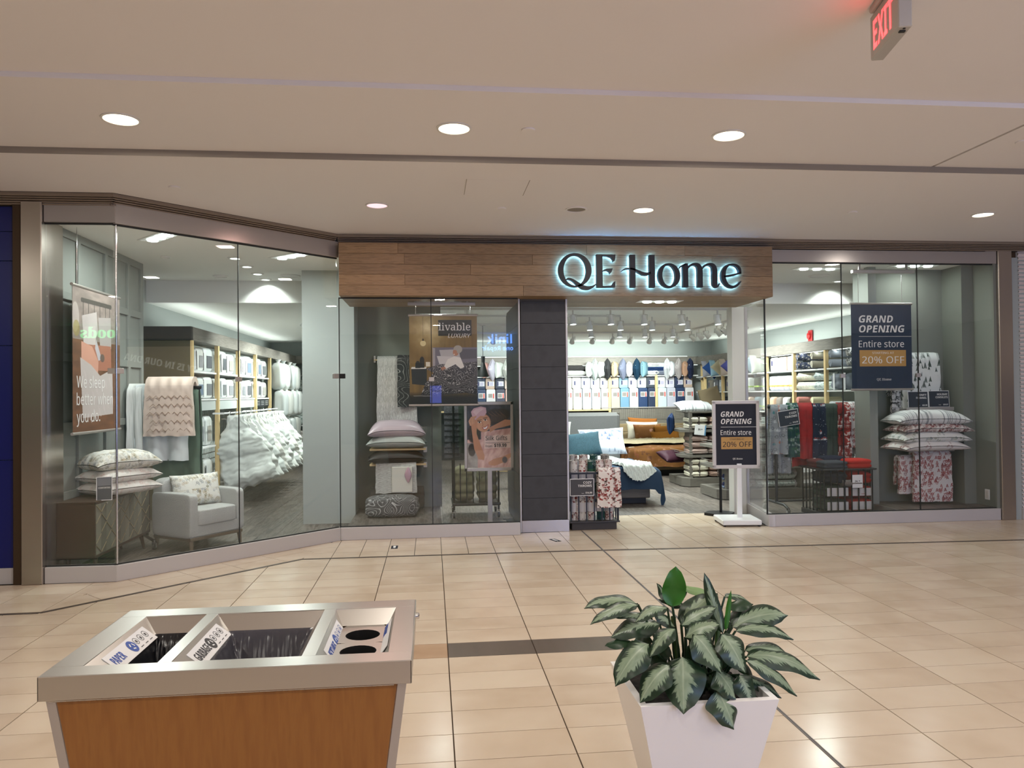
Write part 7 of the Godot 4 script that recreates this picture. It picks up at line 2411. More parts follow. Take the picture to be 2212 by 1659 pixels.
	solo("draped_quilt", drape_mesh(0.46, 0.55, 0.4, 0.035, 0.6, 0.01, 131, 0.03, 0.05), fabric("red_toile"), "white quilt with a red country scene print hung low in the niche", "quilt", "", Vector3(5.91, 0.72, -8.56))
	solo("draped_quilt", drape_mesh(0.2, 0.4, 0.3, 0.03, 1.0, 0.015, 132, 0.03, 0.15), fabric("red_toile"), "short folded end of red scene print quilt at its left", "quilt", "", Vector3(5.63, 0.66, -8.62))
	solo("quilt_rail", MB.new().bx(5.55, 6.2, 0.685, 0.72, -8.6, -8.575, 0.003), M.alu, "flat metal rail carrying the red scene print quilt in the niche", "rail")
	var ou := thing("outlet_cover", "white wall outlet cover low on the right wall of the niche", "outlet", Vector3(6.42, 0.27, -8.27), -PI / 2)
	part(ou, "plate", MB.new().box(Vector3(0, 0, 0.004), Vector3(0.075, 0.12, 0.008), 0.003), M.white_gloss)
	part(ou, "insert", MB.new().box(Vector3(0, 0, 0.009), Vector3(0.04, 0.085, 0.003), 0.001), M.white_paint)

func numbered_last(s: String) -> String:
	return s if taken[s] == 0 else "%s_%03d" % [s, taken[s]]

# ---------------------------------------------------------------- shelving and stock
const WHITE_BAG := ["d8dddb", "e0e3e0", "cfd5d4", "d5d6d0"]

func post(parent: Node3D, at: Vector3, h: float) -> void:
	part(parent, "post", MB.new().box(at + Vector3(0, h / 2, 0), Vector3(0.055, h, 0.055), 0.003), M.pale_wood)

# zipped bag of bedding with a rounded head and a printed insert; faces +z
func bedding_bag(label: String, at: Vector3, turn: float, w: float, h: float, d: float, tone: int, ink: Color) -> Node3D:
	var o := thing("bedding_bag", label, "bedding bag", at, turn)
	part(o, "bag", soft_mesh(w, h, d, 0.34, 0, 200 + tone, 0.02, 20, 12), M.bags[tone % 4])
	part(o, "insert", MB.new().box(Vector3(0.02 * (tone % 3 - 1), h * 0.42, d / 2 + 0.004), Vector3(w * 0.5, h * 0.5, 0.004), 0.001), M.inserts[tone % 5])
	part(o, "piping", MB.new().tube([Vector3(-w * 0.45, 0.02, d * 0.47), Vector3(-w * 0.47, h * 0.8, d * 0.46), Vector3(-w * 0.3, h * 0.97, d * 0.36), Vector3(w * 0.3, h * 0.97, d * 0.36), Vector3(w * 0.47, h * 0.8, d * 0.46), Vector3(w * 0.45, 0.02, d * 0.47)], 0.005, 6), M.piping[tone % 2])
	return o

func left_wall() -> void:
	M.bags = []
	for c in WHITE_BAG:
		var m := mat(hexc(c), 0.5)
		m.clearcoat_enabled = true
		m.clearcoat = 0.5
		m.clearcoat_roughness = 0.2
		M.bags.append(m)
	M.inserts = []
	for c in ["75787c", "8d8f94", "5d6066", "a5a29c", "6f7f92"]:
		M.inserts.append(mat(hexc(c), 0.4))
	M.piping = [mat(hexc("b9bcba"), 0.5), mat(hexc("3a3c3e"), 0.5)]
	var X := -2.95
	var un := thing("stock_shelving", "long white shelving with pale posts along the left wall", "shelving")
	var z0 := -9.77
	var z1 := -17.0
	part(un, "end_panel", MB.new().bx(-3.54, X, 0, 2.2, z0 - 0.04, z0, 0.003), mat(hexc("544e3a"), 0.7))
	part(un, "end_crown", MB.new().bx(-3.54, X + 0.02, 2.2, 2.37, z0 - 0.05, z0 + 0.02, 0.004), mat(hexc("2c2726"), 0.6))
	part(un, "crown", MB.new().bx(-3.2, X + 0.02, 2.2, 2.37, z1, z0 - 0.05, 0.004), M.grey_oak)
	part(un, "back_panel", MB.new().bx(-3.54, -3.5, 0, 2.2, z1, z0 - 0.04), M.shop_wall)
	part(un, "plinth", MB.new().bx(-3.5, X, 0, 0.1, z1, z0 - 0.04), M.fixture_grey)
	for k in 7:
		post(un, Vector3(X, 0, z0 - 0.03 - k * 1.15), 2.2)
	part(un, "shelf", MB.new().bx(-3.5, X, 1.805, 1.83, -14.35, z0 - 0.04, 0.002), M.white_gloss)
	part(un, "shelf", MB.new().bx(-3.5, X, 1.45, 1.472, -14.35, z0 - 0.04, 0.002), M.white_gloss)
	part(un, "shelf", MB.new().bx(-3.5, X, 0.82, 0.84, z0 - 1.1, z0 - 0.04, 0.002), M.white_gloss)
	for k in 4:
		var za := z0 - 0.06 - k * 1.15
		part(un, "valance", MB.new().bx(X - 0.03, X - 0.01, 1.32, 1.45, za - 1.09, za, 0.002), M.header_sign if k == 3 else mat(hexc("b9bfbd"), 0.5))
	var grid := MB.new()
	for k in 60:
		grid.bx(-3.49, -3.484, 0.1, 2.2, z0 - 0.1 - k * 0.077, z0 - 0.094 - k * 0.077)
	for k in 22:
		grid.bx(-3.49, -3.484, 0.15 + k * 0.095, 0.156 + k * 0.095, -14.35, z0 - 0.05)
	stuff(un, "wire_grid", grid, M.alu)
	var lines := MB.new()
	for k in 3:
		for j in 3:
			lines.bx(X - 0.01, X - 0.008, 1.41 - j * 0.03, 1.416 - j * 0.03, z0 - 3.65 - k * 0.33, z0 - 3.85 - k * 0.33)
	part(un, "valance_print", lines, M.ink)
	var n := 0
	for bay in 4:
		for row in 2:
			var cnt := 3
			for k in cnt:
				var z := z0 - 0.25 - bay * 1.15 - k * 0.36
				var h: float = [0.33, 0.30][row] * (1.0 - 0.06 * ((k + bay) % 2))
				bedding_bag("white bedding bag, %s on %s shelf, %s left-wall bay from window" % [ordinal(k), ["top", "second"][row], ordinal(bay)], Vector3(-3.12, [1.832, 1.474][row], z), PI / 2 - 0.12 * ((n % 3) - 1), 0.32, h, 0.24, n, Color.WHITE)
				n += 1
	for k in 3:
		bedding_bag("white bedding bag, %s on the low shelf of the left wall behind the quilt rack" % ordinal(k), Vector3(-3.12, 0.842, z0 - 0.25 - k * 0.36), PI / 2, 0.33, 0.4, 0.24, n, Color.WHITE)
		bedding_bag("white bedding bag, %s at the foot of the left wall behind the armchair" % ordinal(k), Vector3(-3.12, 0.102, z0 - 0.25 - k * 0.36), PI / 2, 0.34, 0.56, 0.26, n + 1, Color.WHITE)
		n += 2
	# bagged pillows hung in the two farthest bays
	var hang := 0
	for bay in 2:
		for row in 3:
			for k in 2:
				var o := thing("hanging_bag", "bagged white bedding on the %s hook, %s row, %s left-wall bay from back corner" % ["near" if k == 0 else "far", ["top", "middle", "bottom"][row], ["second", "first"][bay]], "bedding bag", Vector3(-2.86 + 0.05 * (row % 2), 1.62 - row * 0.52, z0 - 4.95 - bay * 1.15 - k * 0.5))
				o.rotation.y = PI / 2
				part(o, "bag", soft_mesh(0.4, 0.5, 0.24, 0.5, 0, 220 + hang % 4, 0.08), M.bags[hang % 4])
				part(o, "gathered_neck", MB.new().lathe([Vector2(0.07, 0.46), Vector2(0.03, 0.52), Vector2(0.06, 0.56), Vector2(0.0, 0.55)], 10), M.bags[(hang + 1) % 4])
				hang += 1
	# white down duvets on hangers, leaning out into the aisle
	var rl := thing("duvet_rail", "white hanging rail that carries the puffy white duvets", "rail", Vector3(-2.8, 1.27, -12.3))
	part(rl, "rail", MB.new().cyl(Vector3(0, 0, 1.6), Vector3(0, 0, -2.0), 0.012, 10), M.white_gloss)
	for z in [1.5, -0.2, -1.9]:
		part(rl, "bracket", MB.new().bx(-0.17, 0.0, -0.012, 0.012, z - 0.012, z + 0.012), M.white_gloss)
	for k in 10:
		var z := -10.98 - k * 0.31
		var o := thing("hanging_duvet", "puffy white quilted duvet on a hanger, %s along the rail from the window" % ordinal(k), "duvet", Vector3(-2.8, 1.24, z))
		part(o, "duvet", duvet_mesh(k % 4), cloth(hexc(["d9dcd8", "e0e2dd", "d3d7d4", "dddcd5"][k % 4]), 0.7))
		part(o, "hanger", MB.new().tube([Vector3(0, 0.05, 0), Vector3(0.02, 0.04, 0), Vector3(0.0, 0.0, 0), Vector3(-0.1, -0.05, 0), Vector3(0.16, -0.06, 0)], 0.006, 6), M.chrome)
		if k in [1, 2, 5]:
			part(o, "tag", MB.new().box(Vector3(0.26, -0.22, 0.1), Vector3(0.12, 0.16, 0.003), 0.001, Basis(Vector3.FORWARD, -0.5)), M.white_gloss)
	# narrow back-corner shelves of folded sheets
	var bs := thing("corner_shelving", "narrow shelving of folded bedding in the left back corner", "shelving", Vector3(-2.6, 0, -17.2))
	for y in [0.1, 0.44, 0.86, 1.25, 1.6, 1.95]:
		part(bs, "shelf", MB.new().bx(-0.5, 0.9, y - 0.02, y, -0.2, 0.2, 0.002), M.white_gloss)
	part(bs, "side_post", MB.new().bx(-0.52, -0.36, 0, 2.2, 0.15, 0.2, 0.003), M.pale_wood)
	part(bs, "side_post", MB.new().bx(0.9, 0.95, 0, 2.2, 0.15, 0.2, 0.003), M.pale_wood)
	part(bs, "crown", MB.new().bx(-0.52, 0.95, 2.2, 2.37, -0.2, 0.22, 0.003), M.grey_oak)
	n = 0
	for row in 5:
		for k in 4:
			var y: float = [0.101, 0.441, 0.861, 1.251, 1.601][row]
			var o := solo("folded_bedding", soft_mesh(0.28, [0.28, 0.32, 0.3, 0.26, 0.28][row], 0.3, 0.3, 3, 230 + n % 3, 0.03), fabric(["black_white", "mocha_print", "white_print", "navy_dark", "white_print"][(row + k / 2) % 5]), "folded printed bedding, %s from left, %s shelf up, left back corner" % [ordinal(k), ordinal(row)], "bedding", "", Vector3(-2.92 + k * 0.32, y, -17.13))
			n += 1

func duvet_mesh(v: int) -> Mesh:
	var key := "duvet%d" % v
	if meshes.has(key):
		return meshes[key]
	var nz := FastNoiseLite.new()
	nz.seed = 300 + v
	nz.frequency = 1.4
	var mb := MB.new()
	# a gathered head widening to a broad hem; stitched squares puff out
	mb.grid(44, 56, func(u: float, t: float) -> Vector3:
		var a := TAU * u
		var drop := t * 0.98
		var wide := lerpf(0.11, 0.35, smoothstep(0.0, 0.55, t))
		var thick := lerpf(0.03, 0.125, smoothstep(0.0, 0.45, t))
		var acr := cos(a) * wide
		var quilt := 0.5 + 0.5 * pow(absf(sin(drop * PI / 0.19)) * (0.35 + 0.65 * absf(sin(acr * PI / 0.23 + 0.4 * v))), 0.45)
		var close := smoothstep(0.0, 0.02, t) * (1.0 - smoothstep(0.97, 1.0, t))
		var wr := 0.02 * nz.get_noise_2d(cos(a) * 4.0 + v, t * 9.0) * (1.0 + (1.0 - t))
		var cx := acr + 0.10 + 0.24 * t * t + 0.05 * nz.get_noise_2d(t * 3.0, v)
		var cz := (sin(a) * thick * quilt + wr) * close + 0.09 * t * nz.get_noise_2d(t * 2.0, 3.0 + v)
		return Vector3(cx, -drop + 0.05 * nz.get_noise_2d(cos(a) * 2.0, 5.0) * t + 0.12 * t * cos(a), cz), true)
	meshes[key] = mb.mesh()
	return meshes[key]

# flat packed sheet set hung on a peg: pack with a printed card
func sheet_pack(label: String, group: String, at: Vector3, w: float, h: float, c: Material, kind: int) -> void:
	var o := thing("sheet_pack", label, "bedding pack", at)
	part(o, "pack", soft_mesh(w, h, 0.09, 0.16, 0, 240 + kind, 0.012, 16, 10), c)
	if kind == 0:
		part(o, "card", MB.new().box(Vector3(0.02, h * 0.48, 0.047), Vector3(w * 0.66, h * 0.42, 0.004)), M.card_white)
		part(o, "card_strip", MB.new().box(Vector3(-w * 0.2, h * 0.48, 0.0495), Vector3(w * 0.16, h * 0.36, 0.003)), M.card_navy)
		part(o, "card_photo", MB.new().box(Vector3(w * 0.14, h * 0.46, 0.0495), Vector3(w * 0.36, h * 0.3, 0.003)), M.card_lilac)
	elif kind == 1:
		part(o, "card", MB.new().box(Vector3(0.01, h * 0.70, 0.047), Vector3(w * 0.72, h * 0.24, 0.004)), M.card_white)
		part(o, "card_photo", MB.new().box(Vector3(-w * 0.06, h * 0.70, 0.0495), Vector3(w * 0.44, h * 0.18, 0.003)), M.card_grey)
		part(o, "card_corner", MB.new().box(Vector3(w * 0.29, h * 0.69, 0.0495), Vector3(w * 0.13, h * 0.22, 0.003)), M.card_red)

func back_wall() -> void:
	M.card_white = mat(hexc("d9d9dc"), 0.5)
	M.card_navy = mat(hexc("30305c"), 0.5)
	M.card_lilac = mat(hexc("b4afc6"), 0.5)
	M.card_grey = mat(hexc("8b8580"), 0.5)
	M.card_red = mat(hexc("cf4a3a"), 0.5)
	var Z := -17.0
	var un := thing("stock_shelving", "back wall shelving with pale posts, pillows above hung bedding packs", "shelving")
	part(un, "crown", MB.new().bx(0.2, 6.1, 2.12, 2.31, Z - 0.45, Z + 0.02, 0.004), M.grey_oak)
	part(un, "back_panel", MB.new().bx(0.2, 6.1, 0, 2.12, Z - 0.46, Z - 0.42), M.black)
	part(un, "shelf", MB.new().bx(0.2, 6.1, 1.86, 1.885, Z - 0.42, Z, 0.002), M.white_gloss)
	part(un, "ledge", MB.new().bx(0.2, 6.1, 1.09, 1.12, Z - 0.3, Z + 0.02, 0.002), M.pale_wood)
	for k in 6:
		post(un, Vector3(0.75 + k * 1.09, 0, Z - 0.02), 2.12)
	# unseen strips under the crown, placed to brighten the stock
	for k in 5:
		part(un, "unseen_strip_light", MB.new().box(Vector3(1.29 + k * 1.09, 2.116, Z - 0.05), Vector3(0.9, 0.008, 0.02)), M.lamp_strip)
		area_light("unseen_strip_lamp", Vector3(1.29 + k * 1.09, 2.105, Z + 0.0), Vector2(0.9, 0.03), SHOP_COOL, 0.13, Vector3(0, -1, 0.1))
	var cols := ["d5d2c4", "d9d9d2", "d3d6dc", "d8dbd9", "cfcac6", "c4b49b", "8fb3c9", "d9dbe2", "d3d7da", "3b434f", "d0d4d6", "cdc9d3", "27344f", "b8a090", "23263a", "c8b6ac"]
	var under := ["d2d0c0", "d6d5cb", "b9bccb", "d5dad9", "c9c5c8", "bdb4a5", "6f97b3", "c9d2da", "203a63", "22304c", "c4d3d9", "b9b9c6", "1f3255", "d0cdd0", "3a3a4c", "c9a8a0"]
	var sheets := []
	var names_ := {"dark": "dark", "light": "pale"}
	var i := 0
	for bay in 5:
		for k in 5:
			var x := 0.88 + bay * 1.09 + k * 0.215
			if x > 5.95:
				continue
			var a: String = cols[(i + 11) % 16] if bay < 2 else cols[(i - 10) % 16]
			var b: String = under[(i + 11) % 16] if bay < 2 else under[(i - 10) % 16]
			var where := "%s in %s back-wall bay" % [ordinal(k), ordinal(bay)]
			sheet_pack("%s pack with lilac card, upper row, %s" % [tone_name(a), where], "", Vector3(x, 1.60, Z - 0.12), 0.205, 0.255, mat(hexc(a), 0.45), 0)
			sheet_pack("%s pack with red-cornered card, lower row, %s" % [tone_name(b), where], "", Vector3(x + 0.01, 1.12, Z - 0.06), 0.205, 0.48, mat(hexc(b), 0.5), 1)
			i += 1
	# pillows along the top shelf
	var pl := [[1.2, "c79a92", 0], [1.36, "d0cbdc", 0], [1.52, "d6dbd6", 0], [1.68, "d3d6d0", 0], [1.84, "9c5a52", 0], [2.0, "6a2f36", 0], [3.55, "d9ddd9", 0], [3.68, "bcc6c4", 0], [3.85, "d9ddda", 0], [3.97, "3c3c3e", 0], [4.15, "c8b596", 0], [4.33, "8389a0", 0], [4.48, "c9c6cc", 0], [4.65, "1f3f57", 0], [4.83, "7fa5b4", 0], [5.36, "e0e2e6", 0], [5.47, "dcdfe4", 0], [5.63, "b5adad", 0], [5.78, "b08a72", 0], [5.9, "2b3350", 0]]
	var n := 0
	for p in pl:
		pillow("pillow", "%s cushion on edge, %s from left on the back wall shelf" % [tone_name(p[1]), ["first", "second", "third", "fourth", "fifth", "sixth", "seventh", "eighth", "ninth", "tenth", "eleventh", "twelfth", "thirteenth", "fourteenth", "fifteenth", "sixteenth", "seventeenth", "eighteenth", "nineteenth", "twentieth"][n]], "", cloth(hexc(p[1]), 0.85), 0.36, 0.36, 0.15, Vector3(p[0], 2.03, -16.98), Vector3(0, 1.25 - 0.12 * (n % 3), 0.78 if n % 2 else 0.05), 310 + n % 5)
		n += 1
	n = 0
	for st in [[3.2, ["spotted_grey", ""], 0.56], [5.02, ["", ""], 0.3], [5.22, ["", ""], 0.3]]:
		var tones := [["3c3a3a", "b9bab6"], ["c7cbc6", "20365c", "d9dbd8"], ["c9ced2", "22375e", "6f7484"]][n] as Array
		for k in tones.size():
			lying(pillow("pillow", "%s pillow lying flat, %s from bottom of %s pile, back wall shelf" % [tone_name(tones[tones.size() - 1 - k]), ordinal(k), ["left", "middle", "right"][n]], "", cloth(hexc(tones[tones.size() - 1 - k])), st[2], 0.34, 0.13, Vector3(st[0] + (0.0 if n else 0.02), 1.945 + k * (0.115 if n == 0 else 0.085), -17.1), Vector3.ZERO, 320 + k), 0.0)
		n += 1

func tone_name(c: String) -> String:
	var k := hexc(c)
	if k.get_luminance() < 0.09:
		return "near-black" if k.s < 0.25 else ("dark navy" if k.b > k.r else "dark maroon")
	if k.s < 0.07:
		return "white" if k.v > 0.8 else ("light grey" if k.v > 0.6 else "grey")
	if k.h > 0.5 and k.h < 0.72:
		return ("pale blue" if k.v > 0.75 else ("navy" if k.v < 0.45 else "blue")) if k.s > 0.12 else "bluish white"
	if k.h >= 0.72 and k.h < 0.9:
		return "lilac grey"
	if k.h < 0.05 or k.h >= 0.9:
		return "dusty pink" if k.v > 0.7 else "rust red"
	if k.h < 0.2:
		return ("cream" if k.s < 0.14 else "tan") if k.v > 0.6 else "brown"
	return "pale green" if k.v > 0.6 else "dark green"

func right_wall() -> void:
	var X := 6.05
	var un := thing("stock_shelving", "white shelving with pale posts along the right wall full of rolled bedding", "shelving")
	var zf := -10.13
	part(un, "crown", MB.new().bx(X - 0.02, X + 0.5, 2.12, 2.29, -17.0, zf - 0.03, 0.004), M.grey_oak)
	part(un, "back_panel", MB.new().bx(X + 0.48, X + 0.52, 0, 2.12, -17.0, zf - 0.03), M.shop_wall_dark)
	part(un, "end_panel", MB.new().bx(X, X + 0.5, 0, 2.12, zf - 0.03, zf - 0.01, 0.003), M.shop_wall)
	part(un, "plinth", MB.new().bx(X, X + 0.48, 0, 0.12, -17.0, zf - 0.03), M.fixture_grey)
	for k in 7:
		post(un, Vector3(X + 0.01, 0, zf - 0.03 - k * 1.05), 2.12)
	var ys := [0.42, 0.78, 1.13, 1.50, 1.84]
	for y in ys:
		part(un, "shelf", MB.new().bx(X + 0.0, X + 0.48, y - 0.022, y, -17.0, zf - 0.04, 0.002), M.white_gloss)
	for k in 6:
		part(un, "unseen_strip_light", MB.new().box(Vector3(X + 0.06, 2.116, zf - 0.55 - k * 1.05), Vector3(0.02, 0.008, 0.85)), M.lamp_strip)  # unseen strips below this crown too, set to brighten the bedding
		area_light("unseen_strip_lamp", Vector3(X + 0.0, 2.105, zf - 0.55 - k * 1.05), Vector2(0.03, 0.85), SHOP_COOL, 0.13, Vector3(-0.1, -1, 0))
	# each bay: what lies on its shelves, from the top down
	var stock := [
		[["roll", ["grey_plain", "black_white", "grey_plain", "black_white"]], ["pack_grey", 3], ["roll", ["white_plain", "white_plain"]], ["towel", ["b9c0c4", "c9c4bc"]], ["towel", ["8f8a86", "c9c6c2"]]],
		[["roll", ["navy_floral", "taupe", "navy_floral", "taupe"]], ["bigroll", ["cream_floral", "white_print"]], ["roll", ["pink_plain", "cream_plain", "pink_plain", "cream_plain"]], ["towel", ["c9c0b4", "a9a49c"]], ["towel", ["c9c6c2", "9aa0a4"]]],
		[["sheet", ["d6d8dc", "d9b9a8", "d0d3da"]], ["band", ["cfd0da", "c9cad6", "d2d3dc", "c6c8d3", "bfb9a8"]], ["band", ["d9b59c", "8a8078", "d9dad8", "3c3428"]], ["towel", ["3f66a0", "4a6a8c"]], ["towel", ["8a8f96", "6f747c"]]],
		[["cushion", ["3f5358", "93a8b4", "c2c6bc"]], ["bandg", ["c9cfca", "3c4238", "b9c4bc"]], ["bandg", ["d2b9a4", "7d8c92", "c9cdc4"]], ["towel", ["c9cbc8", "9aa09c"]], ["towel", ["8a8a88", "b9b9b6"]]],
		[["cushion", ["c9b9ae", "4a4c86", "5a4a92", "8a5a94"]], ["sheet", ["8c8a84", "c9c9c8", "5f6470"]], ["towel", ["c9c2b8", "c9ccd0", "4a5a7c"]], ["towel", ["b9b9b6", "9aa0a4"]], ["towel", ["8a8a88", "b9b9b6"]]],
		[["cushion", ["8a8a92", "27467a", "8fb0c4", "c9c0a6"]], ["sheet", ["6a655c", "50545c", "9aa0a8"]], ["towel", ["8a8f96", "27406a", "5a5f68"]], ["towel", ["9a9a98", "8a9096"]], ["towel", ["8a8a88", "b9b9b6"]]]]
	var plain := {"grey_plain": "8d929c", "white_plain": "d9dde0", "taupe": "a39e90", "pink_plain": "bf8378", "cream_plain": "d6d0b0"}
	var tops := [1.84, 1.50, 1.13, 0.78, 0.42]
	var turn := -PI / 2
	for bay in stock.size():
		var zc := zf - 0.03 - bay * 1.05 - 0.525
		for row in 5:
			var e: Array = stock[bay][row]
			var y: float = tops[row] + 0.001
			var where := "%s shelf, %s right-wall bay from window" % [["top", "second", "middle", "fourth", "bottom"][row], ordinal(bay)]
			match e[0]:
				"roll":
					for k in e[1].size():
						var key: String = e[1][k]
						var m: Material = cloth(hexc(plain[key])) if plain.has(key) else fabric(key)
						var two: bool = e[1].size() == 4
						var o := thing("rolled_bedding", "%s roll, %s, %s" % [{"grey_plain": "grey", "white_plain": "white", "taupe": "taupe banded", "pink_plain": "pink", "cream_plain": "cream", "navy_floral": "navy floral", "black_white": "black and white"}[key], ["far lower", "near lower", "far upper", "near upper"][k] if two else ["far one", "near one"][k], where], "bedding", Vector3(X + 0.16, y + (0.135 if two and k > 1 else 0.0), zc + (-0.24 if k % 2 == 0 else 0.24)))
						part(o, "roll", roll_mesh(0.44, 0.078 if two else 0.12, 2.5, 0.88, 3), m).rotation.y = turn
						o.get_child(0).rotation.y = turn + PI / 2 * 0.88
						part(o, "band", MB.new().box(Vector3(-0.078 if two else -0.12, 0.07, 0.0), Vector3(0.006, 0.1, 0.06)), M.card_white)
				"bigroll":
					for k in 2:
						for l in 2:
							var o := thing("rolled_bedding", "%s roll, %s, %s" % [["cream floral", "teal printed white"][k], ["lower", "upper"][l], where], "bedding", Vector3(X + 0.18, y + l * 0.155, zc + (-0.22 if k == 0 else 0.27)))
							part(o, "roll", roll_mesh(0.5 if k == 0 else 0.4, 0.09, 3.0, 0.86, 4), fabric(e[1][k])).rotation.y = -1.1
				"pack_grey":
					for k in 3:
						var o := thing("bedding_pack", "grey quilt pack, %s, %s" % [["far", "middle", "near"][k], where], "bedding", Vector3(X + 0.16, y, zc - 0.3 + k * 0.3), turn)
						part(o, "pack", soft_mesh(0.27, 0.26, 0.3, 0.35 if k != 1 else 0.8, 2 if k != 1 else 0, 250 + k, 0.03), cloth(hexc("7d828c")))
						part(o, "band", MB.new().box(Vector3(0, 0.13, 0.152), Vector3(0.05, 0.25, 0.004)), M.card_white)
				"sheet":
					for k in e[1].size():
						var o := thing("sheet_pack", "%s sheet pack, %s in row, %s" % [tone_name(e[1][k]), ordinal(k), where], "bedding pack", Vector3(X + 0.13, y, zc - 0.33 + k * 0.33), turn)
						part(o, "pack", soft_mesh(0.28, 0.25, 0.16, 0.2, 0, 260 + k, 0.015), mat(hexc(e[1][k]), 0.4))
						part(o, "card", MB.new().box(Vector3(-0.06, 0.15, 0.083), Vector3(0.05, 0.09, 0.003)), M.card_navy if k == 0 else M.card_white)
				"band", "bandg":
					var cnt: int = e[1].size()
					for k in cnt:
						var o := thing("towel_roll", "%s towel in %s band, %s in row, %s" % [tone_name(e[1][k]), "yellow" if e[0] == "band" else "green", ordinal(k), where], "towel", Vector3(X + 0.12, y, zc - 0.38 + k * 0.76 / maxf(cnt - 1, 1)), turn)
						part(o, "towel", soft_mesh(0.17, 0.26, 0.2, 0.4, 0, 265 + k % 3, 0.02), cloth(hexc(e[1][k])))
						part(o, "band", MB.new().box(Vector3(0, 0.085, 0.0), Vector3(0.176, 0.08, 0.206), 0.03), mat(hexc("c9a552") if e[0] == "band" else hexc("8fae3a"), 0.6))
				"cushion":
					for k in e[1].size():
						pillow("pillow", "%s cushion on edge, %s in row, %s" % [tone_name(e[1][k]), ordinal(k), where], "", cloth(hexc(e[1][k])), 0.34, 0.36, 0.15, Vector3(X + 0.06, y + 0.17, zc - 0.36 + k * 0.24), Vector3(0, -0.35, 0.78 if k % 2 else 0.1), 330 + k)
				"towel":
					for k in e[1].size():
						var cnt2: int = e[1].size()
						solo("folded_towels", soft_mesh(0.36 if cnt2 < 3 else 0.27, 0.26, 0.3, 0.3, 4, 270 + k, 0.025), cloth(hexc(e[1][k])), "%s towel pile, %s in row, %s" % [tone_name(e[1][k]), ordinal(k), where], "towels", "", Vector3(X + 0.2, y, zc - 0.28 + k * 0.56 / (cnt2 - 1)), Vector3(0, turn, 0))
	solo("hung_cloth", drape_mesh(0.34, 1.1, 0.4, 0.02, 2.0, 0.02, 140, 0.02, 0.05), fabric("ticking"), "long white cloth with grey streaks hung at the near end of the right shelving", "cloth", "", Vector3(5.98, 1.12, -9.95), Vector3(0, -0.7, 0))

# low display island with stepped shelves and a chamfered corner
func gondola(label: String, at: Vector3, w: float, d: float, h: float, ys: Array) -> Node3D:
	var o := thing("display_island", label, "shelving", at)
	var f: Material = M.fixture_grey
	var foot := func(x0: float, x1: float, z0: float, z1: float, c: float) -> PackedVector2Array:
		return PackedVector2Array([Vector2(x0, -z0), Vector2(x0, -(z1 - c)), Vector2(x0 + c, -z1), Vector2(x1, -z1), Vector2(x1, -z0)])
	var up := Basis(Vector3(1, 0, 0), Vector3(0, 0, -1), Vector3(0, 1, 0))
	part(o, "plinth", MB.new().prism(foot.call(-0.12, w, -d, 0.0, 0.1), 0.13, Transform3D(up, Vector3(0, 0.14, 0))), f)
	var n := 0
	for y in ys:
		part(o, "shelf", MB.new().prism(foot.call(-0.12, w, -d, -0.02, 0.1), 0.04, Transform3D(up, Vector3(0, y, 0))), f)
		n += 1
	part(o, "spine", MB.new().bx(0.18, w, 0.1, h, -d, -d + 0.03, 0.003), f)
	part(o, "side", MB.new().bx(0.0, 0.045, 0.1, h, -0.3, -0.05, 0.003), f)
	part(o, "side", MB.new().bx(w - 0.03, w, 0.1, h, -d, -0.04, 0.003), f)
	part(o, "top", MB.new().bx(0.0, w, h, h + 0.03, -d, -0.05, 0.003), f)
	var fence := MB.new()
	for y in ys:
		for k in 2:
			fence.cyl(Vector3(-0.1, y + 0.03 + k * 0.03, -0.04), Vector3(w - 0.04, y + 0.03 + k * 0.03, -0.04), 0.003, 6)
			fence.cyl(Vector3(-0.1, y + 0.03 + k * 0.03, -0.04), Vector3(-0.1, y + 0.03 + k * 0.03, -d), 0.003, 6)
	part(o, "wire_fence", fence, M.alu)
	part(o, "corner_guard", MB.new().box(Vector3(-0.06, 0.07, -0.045), Vector3(0.05, 0.1, 0.004), 0.0, Basis(Vector3.UP, -0.78)), M.alu)
	return o

